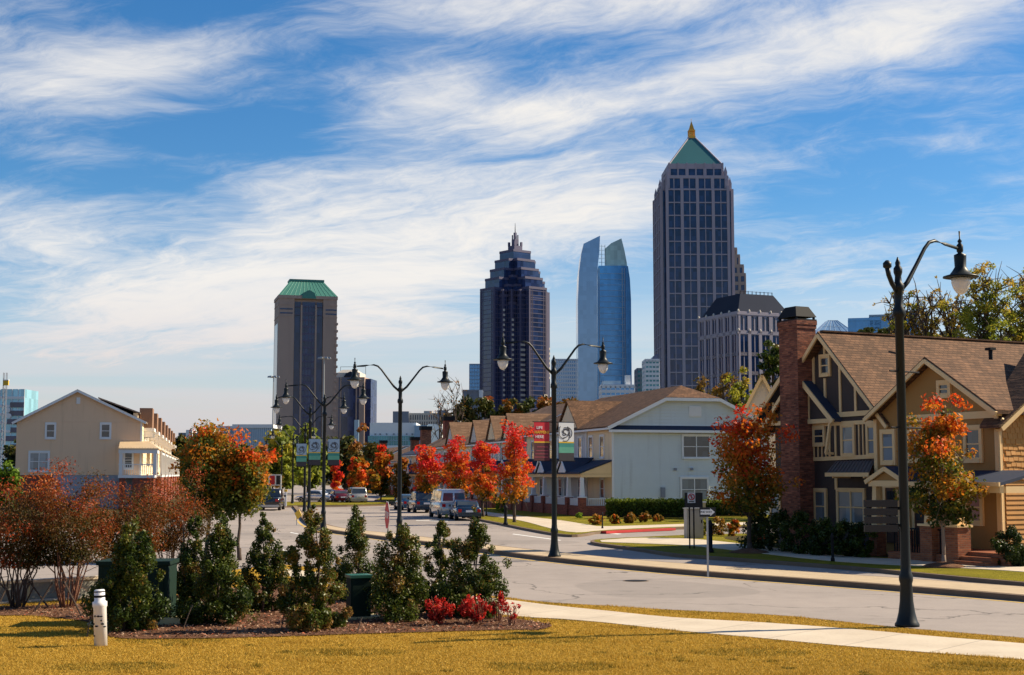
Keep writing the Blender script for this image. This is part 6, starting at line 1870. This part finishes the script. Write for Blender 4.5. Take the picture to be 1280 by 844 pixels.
def white_store():
    Y = 560; s = Y / F
    root = tower_root('commercial_building', 'long white building with teal window band behind the double street lamp', 510, Y, 0, 'commercial building')
    X = lambda px: (px - 510) * s
    MB().box(X(462), X(520), 0, 25, Z(510, 545, Y), Z(510, 528.5, Y)).build('upper_wall', 'panel_white', root)
    MB().box(X(518.1), X(534), -2, 22, 0, Z(510, 532, Y)).build('stair_block', 'panel_blue', root)
    MB().box(X(534), X(552), 2, 22, 0, Z(510, 530, Y)).build('right_wing', 'panel_white', root)
    MB().box(X(460), X(526), -1, 24, Z(510, 557, Y), Z(510, 545, Y) - .02).build('window_band', 'tower_glass_teal', root)
    MB().box(X(455), X(518), -1.5, 24, 0, Z(510, 557, Y) - .02).build('lower_wall', 'panel_white', root)
    m = MB()
    for px in range(462, 526, 3): m.box(X(px), X(px) + .12, -1.15, -1, Z(510, 557, Y), Z(510, 545, Y))
    m.box(X(460), X(526), -1.2, -1, Z(510, 551, Y), Z(510, 551, Y) + .2); m.build('mullion', 'panel_blue', root)
    d = MB()
    for px in (468, 474, 482, 491, 497, 507, 514): d.box(X(px), X(px + 2), -.4, 0, Z(510, 543.5, Y), Z(510, 542, Y))
    d.build('wall_light', 'panel_grey', root)
white_store()
def hotel():
    Y = 700; s = Y / F
    root = tower_root('hotel', 'beige gridded block with dark ends above the white building', 521, Y, 0, 'building')
    X = lambda px: (px - 521) * s
    zt = Z(521, 516.5, Y)
    MB().box(X(491), X(511), -2, 12, 0, Z(521, 514.5, Y)).build('dark_wing', 'panel_grey', root)
    MB().box(X(546.5), X(560), -2, 12, 0, Z(521, 513, Y)).build('dark_wing', 'panel_grey', root)
    MB().box(X(511.2), X(546.3), 0, 14, 0, zt).build('glass_wall', 'tower_glass_dark', root)
    b = MB(); b.M = FR(X(529), 0, 1, 0); w = X(546.3) - X(529)
    for i in range(13): x = -w + 2 * w * i / 12; b.box(x - .3, x + .3, -.1, .6, 0, zt)
    for k in range(12): z = zt - k * 3.3; b.box(-w, w, -.1, .5, z - .9, z)
    b.M = ID; b.box(X(529), X(539), 2, 10, zt, Z(521, 513.5, Y)); b.build('facade_frame', 'stone_pale', root)
    MB().box(X(561), X(575), 2, 12, 0, Z(521, 519, Y)).build('right_wing', 'stone_pale', root)
hotel()
def pylon():
    Y = 420; s = Y / F
    root = tower_root('pylon_sign', 'tall pale blank sign panel in front of the short brown tower', 445, Y, 0, 'sign')
    MB().box(-2.6 * s, 2.9 * s, -.4, .4, Z(445, 552, Y), Z(445, 525, Y)).build('panel', 'panel_blue', root)
    MB().box(-1.2 * s, 1.2 * s, -.3, .3, 0, Z(445, 552, Y)).build('post', 'red_brick', root)
pylon()
def mast(px, py, Y, lab):
    p = P(px, 592, Y); root = T('high_mast_light', lab, 'light mast', (p.x, Y, 0), 0, 'tall motorway light masts')
    z = Z(px, py, Y)
    MB().tube([(0, 0, 0), (0, 0, z)], [.3, .12], 8).build('mast', 'galvanised', root)
    h = MB(); h.lathe([(.2, z - .3), (.9, z - .15), (.9, z), (.2, z + .1)], 12)
    for k in range(6): a = k * math.pi / 3; h.M = Matrix.Translation((math.cos(a) * 1.3, math.sin(a) * 1.3, z)); h.frustum((.4, .4), -.35, (.25, .25), .1)
    h.M = ID
    h.build('luminaire_ring', 'galvanised', root)
mast(340, 470.5, 400, 'tall thin light mast at the left edge of the green-roofed tower')
mast(403.5, 447, 360, 'taller thin light mast in front of the right side of the green-roofed tower')

# ------------------------------------------------------------------ vehicles
def car(label, px, py, rz, kind, paint, group='parked cars along the street', cat='car', Y=None):
    g = G(px, py, 0.0) if Y is None else Vector((P(px, 600, Y).x, Y, 0))
    root = T({'van': 'parked_van', 'pickup': 'pickup_truck'}.get(kind, 'parked_car'), label, cat, g, rz, group)
    # rear at -y; profiles: (y, half width, z low, z belt) and cabin (y, half width, z top)
    spec = {'sedan': dict(L=4.6, W=1.78, H=1.42, belt=.92, cab=(-1.5, -.95, .35, 1.05), hood=.86, tail=.95),
            'suv': dict(L=4.7, W=1.9, H=1.78, belt=1.08, cab=(-2.2, -1.95, .45, 1.2), hood=1.02, tail=1.08),
            'van': dict(L=5.4, W=2.0, H=2.12, belt=1.2, cab=(-2.62, -2.5, 1.3, 2.0), hood=1.15, tail=1.2),
            'pickup': dict(L=5.6, W=2.0, H=1.9, belt=1.15, cab=(-.6, -.35, 1.0, 1.7), hood=1.12, tail=1.15)}[kind]
    L, W, H, belt = spec['L'], spec['W'], spec['H'], spec['belt']; hl = L / 2; hw = W / 2
    def ring(y, w, z0, z1, r=.12):
        return [(-w + r, y, z0), (w - r, y, z0), (w, y, z0 + r), (w, y, z1 - r), (w - r, y, z1), (-w + r, y, z1), (-w, y, z1 - r), (-w, y, z0 + r)]
    def loft(b, rings):
        vs = [p for r_ in rings for p in r_]; n = 8; fs = [tuple(range(n)), tuple((len(rings) - 1) * n + k for k in range(n))[::-1]]
        for i in range(len(rings) - 1):
            for k in range(n): fs.append((i * n + k, i * n + (k + 1) % n, (i + 1) * n + (k + 1) % n, (i + 1) * n + k))
        b.add(vs, fs)
    b = MB()
    loft(b, [ring(-hl, hw * .86, .38, spec['tail'] - .1), ring(-hl + .12, hw * .96, .28, spec['tail'] - .02), ring(-hl + .6, hw, .24, belt), ring(0, hw, .24, belt), ring(hl - 1.3, hw * .99, .24, spec['hood']), ring(hl - .35, hw * .95, .26, spec['hood'] - .14), ring(hl, hw * .8, .34, spec['hood'] - .32)])
    body = b.build('body', paint, root, True)
    c0, c1, c2, c3 = spec['cab']
    cb = MB()
    def cring(y, w, z): return [(-w, y, belt - .05), (w, y, belt - .05), (w, y, belt), (w * .8 if False else w * .86, y, z - .03), (w * .8, y, z), (-w * .8, y, z), (-w * .86, y, z - .03), (-w, y, belt)]
    loft(cb, [cring(c0, hw * .93, belt + .03), cring(c1, hw * .93, H - .03), cring((c1 + c2) / 2, hw * .94, H), cring(c2, hw * .94, H - .04), cring(c3, hw * .93, belt + .03)])
    cb.build('cabin', 'paint_white' if kind == 'van' else paint, root, True)
    # glass: rear, sides, windscreen
    def gl_(name, pts):
        m = MB(); n = len(pts); c = sum((Vector(p) for p in pts), Vector()) / n
        m.add(pts, [tuple(range(n))]); m.build(name, 'window_glass', root)
    zb, zt = belt + .08, H - .12
    f = lambda z: (z - belt) / (H - .03 - belt)
    yr = lambda z: c0 + (c1 - c0) * f(z) - .025
    wr = lambda z: hw * .93 * (1 - .13 * f(z)) * .9
    if kind == 'van':
        for s in (-1, 1): gl_('rear_window', [(s * .06, yr(zb) - .01, zb), (s * wr(zb), yr(zb) - .01, zb), (s * wr(zt), yr(zt) - .01, zt - .15), (s * .06, yr(zt) - .01, zt - .15)])
    else: gl_('rear_window', [(-wr(zb), yr(zb), zb), (wr(zb), yr(zb), zb), (wr(zt), yr(zt), zt), (-wr(zt), yr(zt), zt)])
    yf = lambda z: c3 + (c2 - c3) * f(z) + .03
    gl_('windscreen', [(-wr(zb), yf(zb), zb), (wr(zb), yf(zb), zb), (wr(zt), yf(zt), zt), (-wr(zt), yf(zt), zt)])
    for s in (-1, 1):
        xs = lambda z: s * (hw * .94 * (1 - .14 * f(z)) + .02)
        y0, y1 = c0 + .25, c3 - .25; k = max(1, int((y1 - y0) / 1.2))
        for i in range(k):
            a = y0 + (y1 - y0) * i / k + .04; d = y0 + (y1 - y0) * (i + 1) / k - .04
            a2 = max(a, c1 + .08) if i == 0 else a; d2 = min(d, c2 - .05) if i == k - 1 else d
            gl_('side_window', [(xs(zb), a, zb), (xs(zb), d, zb), (xs(zt), d2, zt), (xs(zt), a2, zt)])
    for s in (-1, 1):
        t = MB(); t.box(s * hw * .62, s * hw * .88, -hl - .02, -hl + .1, spec['tail'] - .36, spec['tail'] - .14); t.build('tail_light', 'tail_lamp', root)
        t = MB(); t.box(s * hw * .5, s * hw * .78, hl - .14, hl - .01, spec['hood'] - .5, spec['hood'] - .34); t.build('headlight', 'panel_white', root)
        t = MB(); t.box(s * (hw + .02), s * (hw + .2), c2 + .1, c2 + .22, belt, belt + .16); t.build('mirror', paint, root)
    bp = MB(); bp.box(-hw * .92, hw * .92, -hl - .1, -hl + .12, .32, .52); bp.build('bumper', 'paint_silver' if kind in ('van', 'pickup') else paint, root)
    MB().box(-.26, .26, -hl - .04, -hl - .01, spec['tail'] - .36, spec['tail'] - .22).build('number_plate', 'panel_white', root) if kind != 'pickup' else None
    for sx in (-1, 1):
        for y in (-hl + .95, hl - .95):
            wl = MB(); wl.M = Matrix.Translation((sx * (hw - .1), y, .34)) @ Matrix.Rotation(math.pi / 2, 4, 'Y'); wl.lathe([(.2, -.13), (.33, -.12), (.345, -.06), (.345, .08), (.33, .13), (.2, .13)], 18)
            w_ = wl.build('wheel', 'rubber', root, True)
            rm = MB(); rm.M = wl.M; rm.lathe([(.05, .12 * sx), (.2, .135 * sx), (.21, .11 * sx)], 12); rm.build('rim', 'wheel_rim', w_)
    return root
RA = R(10)
car('silver van with white roof parked behind the dark sedan', 559, 647, R(13), 'van', 'paint_silver', cat='van')
car('dark sedan with red tail lights parked nearest, behind the van', 581, 650, R(10), 'sedan', 'paint_navy')
car('dark navy SUV parked in front of the silver van', 527, 640.5, R(14), 'suv', 'paint_navy')
car('blue-grey car half hidden beyond the navy SUV', 509, 637.5, R(16), 'sedan', 'paint_blue')
car('black pickup truck on the left carriageway', 339, 637.5, R(4), 'pickup', 'paint_black', group='vehicles on the left carriageway', cat='pickup truck')
FC = 'small parked cars beyond the crossing'
car('tiny white car beside the lamp poles', 394, 628.5, R(70), 'sedan', 'paint_white', FC)
car('tiny dark maroon car beyond the crossing', 423, 628.5, R(20), 'sedan', 'paint_maroon', FC)
car('tiny black car left of the maroon one', 410, 627.5, R(20), 'sedan', 'paint_black', FC)
car('tiny silver car right of the maroon one beyond the crossing', 445, 629.5, R(15), 'suv', 'paint_silver', FC)

# ------------------------------------------------------------------ signs and street furniture
def sign_posts():
    # ONE WAY
    g = G(885, 717, .15); g.z = .15
    root = T('traffic_sign', 'ONE WAY arrow sign on a thin grey post on the median', 'sign', g, R(-4))
    MB().box(-.03, .03, -.02, .02, -.1, 2.0).build('post', 'galvanised', root)
    MB().box(-.24, .26, -.035, -.022, 1.74, 2.03).build('panel', 'sign_black', root)
    z = 1.885; y = -.045
    a = MB(); a.add([(-.21, y, z - .075), (.09, y, z - .075), (.09, y, z - .12), (.235, y, z), (.09, y, z + .12), (.09, y, z + .075), (-.21, y, z + .075),
                     (-.21, -.036, z - .075), (.09, -.036, z - .075), (.09, -.036, z - .12), (.235, -.036, z), (.09, -.036, z + .12), (.09, -.036, z + .075), (-.21, -.036, z + .075)],
                    [(0, 1, 2, 3, 4, 5, 6), (13, 12, 11, 10, 9, 8, 7)] + [(i, i + 7, (i + 1) % 7 + 7, (i + 1) % 7) for i in range(7)])
    a.build('arrow', 'sign_white', root)
    text_mesh('lettering', 'ONE WAY', .085, 'sign_black', root, Matrix.Translation((-.055, -.047, z)) @ STAND, .002)
    # black double post signs
    def prohib(px, py, top, rz, label, bigpanel):
        g = G(px, py, .13); s = g.y / F; zt = P(px, top, g.y).z - .13
        root = T('traffic_sign', label, 'sign', g, rz, 'black framed road signs')
        for x in (-.09, .09): MB().box(x - .03, x + .03, -.03, .03, -.1, zt - .05).build('post', 'black_metal', root)
        if bigpanel: MB().box(-.28, .46, -.05, -.032, zt - .62, zt).build('back_panel', 'sign_black', root)
        MB().box(-.16, .16, -.07, -.052, zt - .42, zt + .0).build('panel', 'sign_white', root)
        r = MB(); n = 20; y = -.078
        vs = []; fs = []
        for k in range(n):
            t = 2 * math.pi * k / n
            for rr in (.10, .14): vs.append((rr * math.cos(t), y, zt - .17 + rr * math.sin(t)))
        for k in range(n): a, b = 2 * k, 2 * ((k + 1) % n); fs.append((a, a + 1, b + 1, b))
        r.add(vs, fs); r.M = FR(0, 0, 1, 0); r.board((-.08, zt - .09), (.08, zt - .25), .035, .079, .082); r.M = ID
        r.build('red_circle', 'sign_red', root)
        k = MB(); k.M = FR(); k.board((0, zt - .25), (0, zt - .13), .03, .074, .077); k.board((-.05, zt - .12), (.03, zt - .12), .03, .0735, .0765); k.box(-.11, .11, .072, .076, zt - .385, zt - .345); k.build('symbol', 'sign_black', root)
    prohib(865, 686, 616, R(-6), 'prohibition sign on a wide black backing with twin posts by the grey cabinet', True)
    prohib(643, 648, 600, R(-4), 'small prohibition sign on black posts in front of the porch steps', False)
    prohib(603, 643, 604, R(-4), 'dark twin-post sign on the grass by the scarlet maples', True)
    # stop sign, nearly edge-on
    Y = 41.0; p = P(484, 700, Y)
    root = T('stop_sign', 'red STOP sign seen almost edge-on above the evergreen shrubs', 'stop sign', (p.x, Y, .13), R(-76)); root.rotation_euler[1] = R(3)
    zc = P(482, 644, Y).z - .13
    MB().box(-.03, .03, -.02, .02, -.1, zc + .3).build('post', 'galvanised', root)
    oc = lambda r: [(r * math.cos(math.pi / 8 + k * math.pi / 4), zc + r * math.sin(math.pi / 8 + k * math.pi / 4)) for k in range(8)]
    MB().prism(oc(.42), -.03, -.022, 'y').build('white_border', 'sign_white', root)
    MB().prism(oc(.395), -.036, -.0305, 'y').build('panel', 'sign_red', root)
    text_mesh('lettering', 'STOP', .26, 'sign_white', root, Matrix.Translation((0, -.040, zc)) @ STAND, .002)
    # yellow marker on the median nose
    g = G(371, 657, .15)
    root = T('hazard_marker', 'leaning yellow diamond marker on the nose of the median', 'road marker', g, R(-35))
    MB().box(-.03, .03, -.02, .02, 0, .5).build('post', 'galvanised', root)
    b = MB(); b.M = Matrix.Rotation(R(12), 4, 'Y'); b.prism([(0, .38), (.3, .68), (0, .98), (-.3, .68)], -.05, -.025, 'y'); b.build('panel', 'sign_yellow', root)
    # slatted board on the nearest lamp
    root = T('slatted_board', 'dark board of four slats fixed to the nearest lamp post', 'sign board', L1.location, R(4))
    z1 = P(1100, 624, 30).z - .15; z0 = P(1100, 664, 30).z - .15
    for k in range(4):
        zz = z1 - (z1 - z0) * k / 4
        MB().box(-.84, -.14, -.03, .01, zz - (z1 - z0) / 4 + .022, zz - .004).build('slat', 'sign_black', root)
    b = MB()
    for x in (-.7, -.3): b.box(x - .02, x + .02, .01, .03, z0, z1)
    b.box(-.3, .1, .03, .06, z1 - .2, z1 - .14); b.box(-.3, .1, .03, .06, z0 + .12, z0 + .18); b.build('bracket', 'black_metal', root)
    # grey cabinet
    g = G(867, 672.5, .14)
    root = T('utility_cabinet', 'pale grey utility cabinet behind the black-backed sign', 'utility cabinet', g, R(6))
    h = P(867, 635, g.y).z - .14
    MB().box(-.4, .42, -.3, .3, 0, h - .05).build('body', 'galvanised', root); MB().box(-.44, .46, -.34, .34, h - .05, h).build('lid', 'galvanised', root)
    MB().box(-.36, .38, -.32, -.302, .08, h - .12).build('door', 'galvanised', root); MB().box(.3, .34, -.35, -.321, h * .5, h * .5 + .15).build('handle', 'black_metal', root)
    # white marker post by it
    g = G(880, 668, .14); root = T('marker_post', 'short pale post beside the grey utility cabinet', 'post', g); MB().box(-.1, .1, -.05, .05, 0, 1.6).build('post', 'plinth_cream', root); MB().box(-.13, .13, -.07, .07, 1.6, 1.68).build('cap', 'sign_white', root)
    # bollards and small posts
    def bollard(px, py, top, label, r=.09):
        g = G(px, py, .13); h = P(px, top, g.y).z - .13
        root = T('bollard', label, 'bollard', g, 0, 'black bollards and posts on the verges')
        MB().lathe([(r * 1.5, 0), (r * 1.5, .1), (r, .16), (r, h * .8), (r * 1.3, h * .82), (r * 1.3, h * .88), (r * .9, h * .93), (r * .4, h)], 12).build('shaft', 'black_metal', root, True)
        MB().lathe([(r * 1.36, h * .6), (r * 1.36, h * .64)], 12).build('band', 'black_metal', root)
    bollard(1041, 702, 666, 'black post before the dark shrubs of the charcoal house', .05)
    bollard(888, 691, 650, 'black post directly behind the ONE WAY sign')
    bollard(632, 656, 631, 'black mailbox-like post on the grass by the street', .1)
    bollard(753, 661, 640, 'thin black post at the end of the red kerb', .04)
    bollard(608, 645, 624, 'black post beside the twin-post sign by the maples', .05)
    g = G(1077, 694, .14); root = T('garden_sign', 'little blue shield sign on a white stake before the slatted board', 'sign', g)
    MB().box(-.015, .015, -.01, .01, -.05, .22).build('stake', 'sign_white', root); MB().prism([(-.12, .45), (-.12, .28), (0, .18), (.12, .28), (.12, .45), (0, .5)], -.02, -.01, 'y').build('panel', 'sign_blue', root)
    g = G(357, 633, .13); root = T('marker_post', 'thin white post right of the black pickup', 'post', g); MB().box(-.1, .1, -.05, .05, 0, 1.6).build('post', 'sign_white', root); MB().box(-.14, .14, -.07, .07, 1.4, 1.6).build('reflector', 'sign_yellow', root)
    # framed board above the pickup
    Y = 160; a = P(335.5, 607, Y); b_ = P(352, 593, Y); root = T('notice_board', 'white framed board with a red poster standing beyond the black pickup', 'sign', ((a.x + b_.x) / 2, Y, 0))
    w = (b_.x - a.x) / 2; z0, z1 = a.z, b_.z
    fr = MB(); fr.box(-w, w, -.05, .05, z1 - .14, z1); fr.box(-w, w, -.05, .05, z0, z0 + .1)
    for x in (-w, -w * .0, w - .14): fr.box(x, x + .14, -.06, .06, 0 if x != 0 else z0, z1)
    fr.build('frame', 'sign_white', root); MB().box(-w + .14, -.02, -.02, .02, z0 + .1, z1 - .14).build('poster', 'sign_red', root); MB().box(.14, w - .16, -.02, .02, z0 + .1, z1 - .14).build('dark_panel', 'sign_black', root)
sign_posts()

def bed_things():
    g = G(451, 774, .15); s = g.y / F
    root = T('utility_cabinet', 'small dark green utility cabinet with lighter lid in the mulch bed', 'utility cabinet', g, R(20))
    h = P(451, 719, g.y).z - .15
    MB().box(-.22, .22, -.0, .44, -.02, h - .06).build('body', 'utility_green', root); MB().box(-.245, .245, -.03, .47, h - .06, h).build('lid', 'utility_green_lid', root)
    MB().box(-.18, .18, -.012, .0, .06, h - .1).build('door', 'utility_green', root)
    MB().box(-.3, .45, -.1, .6, -.03, .05).build('pad', 'plinth_cream', root)
    g = G(165, 782, .15); 
    root = T('utility_box', 'large dark green utility box hidden behind the evergreen by the white pipe', 'utility box', g, R(3))
    wx0 = (118 - 165) * g.y / F; wx1 = (204 - 165) * g.y / F; h = P(165, 701, g.y + .5).z - .15
    MB().box(wx0, wx1, .3, 1.3, .0, h - .08).build('body', 'utility_green', root)
    MB().box(wx0 - .04, wx1 + .04, .26, 1.34, h - .08, h).build('lid', 'utility_green', root)
    MB().box(wx0 + .1, -.06, .28, .3, .1, h - .15).build('door', 'utility_green', root); MB().box(.0, wx1 - .1, .28, .3, .1, h - .15).build('door', 'utility_green', root)
    MB().box(wx0 - .15, wx1 + .15, .1, 1.5, -.05, .04).build('pad', 'plinth_cream', root)
    g = G(212, 781, .15)
    root = T('concrete_block', 'flat cream concrete block on the mulch right of the large utility box', 'concrete block', g, R(5))
    MB().box(-.2, .2, 0, .3, -.02, .11).build('block', 'plinth_cream', root); MB().box(-.17, .17, .03, .27, .11, .125).build('cover', 'plinth_cream', root)
    g = G(126, 807, .14)
    root = T('pipe_marker', 'white plastic pipe standing in the lawn with dark blotches', 'pipe', g, 0)
    h = P(126, 737, g.y).z - .14; r = .115
    b = MB(); b.M = Matrix.Rotation(R(-3), 4, 'Y'); b.lathe([(r, -.05), (r, h * .68), (r * 1.12, h * .7), (r * 1.12, h * .78), (r * .82, h * .8), (r * .82, h * .98), (r * .7, h)], 24); b.build('pipe', 'pvc_white', root, True)
    d = MB(); d.M = Matrix.Rotation(R(-3), 4, 'Y'); d.lathe([(r * .84, h * .86), (r * .84, h * .90)], 24); d.lathe([(r * .84, h * .955), (r * .84, h * .975)], 24); d.build('dark_band', 'black_metal', root)
    rng = np.random.default_rng(4)
    bl = MB(); M0 = Matrix.Rotation(R(-3), 4, 'Y')
    for k in range(9):
        a = -math.pi / 2 + rng.uniform(-1.1, 1.1); z = rng.uniform(.12, .55) * h
        bl.M = M0 @ Matrix.Rotation(a + math.pi / 2, 4, 'Z') @ Matrix.Translation((0, -r - .001, z)); w = rng.uniform(.012, .04); q = rng.uniform(.012, .028)
        bl.prism([(w * math.cos(t) * rng.uniform(.6, 1.1), q * math.sin(t) * rng.uniform(.6, 1.1)) for t in np.linspace(0, 6.283, 9)[:-1]], -.006, .004, 'y')
    bl.build('blotch', 'black_metal', root)
    for k, (a, b_, c, d_, lab) in enumerate(((37, 727, 64, 760, 'wooden stake leaning right between the two left crepe myrtles'), (80, 727, 106, 773, 'stake leaning right from the reddest crepe myrtle'), (66, 728, 40, 765, 'stake leaning left from the reddest crepe myrtle'),
                                             (8, 735, -10, 768, 'stake at the left edge by the leftmost crepe myrtle'), (240, 757, 227, 786, 'dark stake leaning left by the narrow evergreen'), (113, 772, 108, 796, 'short stake behind the white pipe'),
                                             (357, 757, 350, 790, 'thin stake by the browned evergreen'), (452, 772, 445, 792, 'thin wire stake before the small cabinet'))):
        g = G(c, d_, .15); t = P(a, b_, g.y + .15)
        root = T('tree_stake', lab, 'stake', g, 0, 'stakes bracing the young shrubs')
        MB().tube([(0, 0, -.08), (t.x - g.x, .15, t.z - g.z)], .02 if k < 4 else .012, 6).build('stake', 'bark', root)
        MB().tube([(t.x - g.x, .15, t.z - g.z - .04), (t.x - g.x, .15, t.z - g.z + .01)], .026 if k < 4 else .018, 6).build('tie', 'rubber', root)
bed_things()
def street_iron():
    for px, py, r, lab in ((795, 726, .34, 'round iron manhole cover in the near carriageway'), (600, 706, .34, 'round iron manhole cover left of the median lamp')):
        g = G(px, py, .006)
        root = T('manhole_cover', lab, 'manhole cover', g, 0, 'manhole covers in the road')
        MB().lathe([(r + .06, -.004), (r + .06, 0.0)], 20).build('frame', 'kerb_concrete', root)
        MB().lathe([(r, .001), (r, .008)], 20).build('lid', 'black_metal', root)
street_iron()
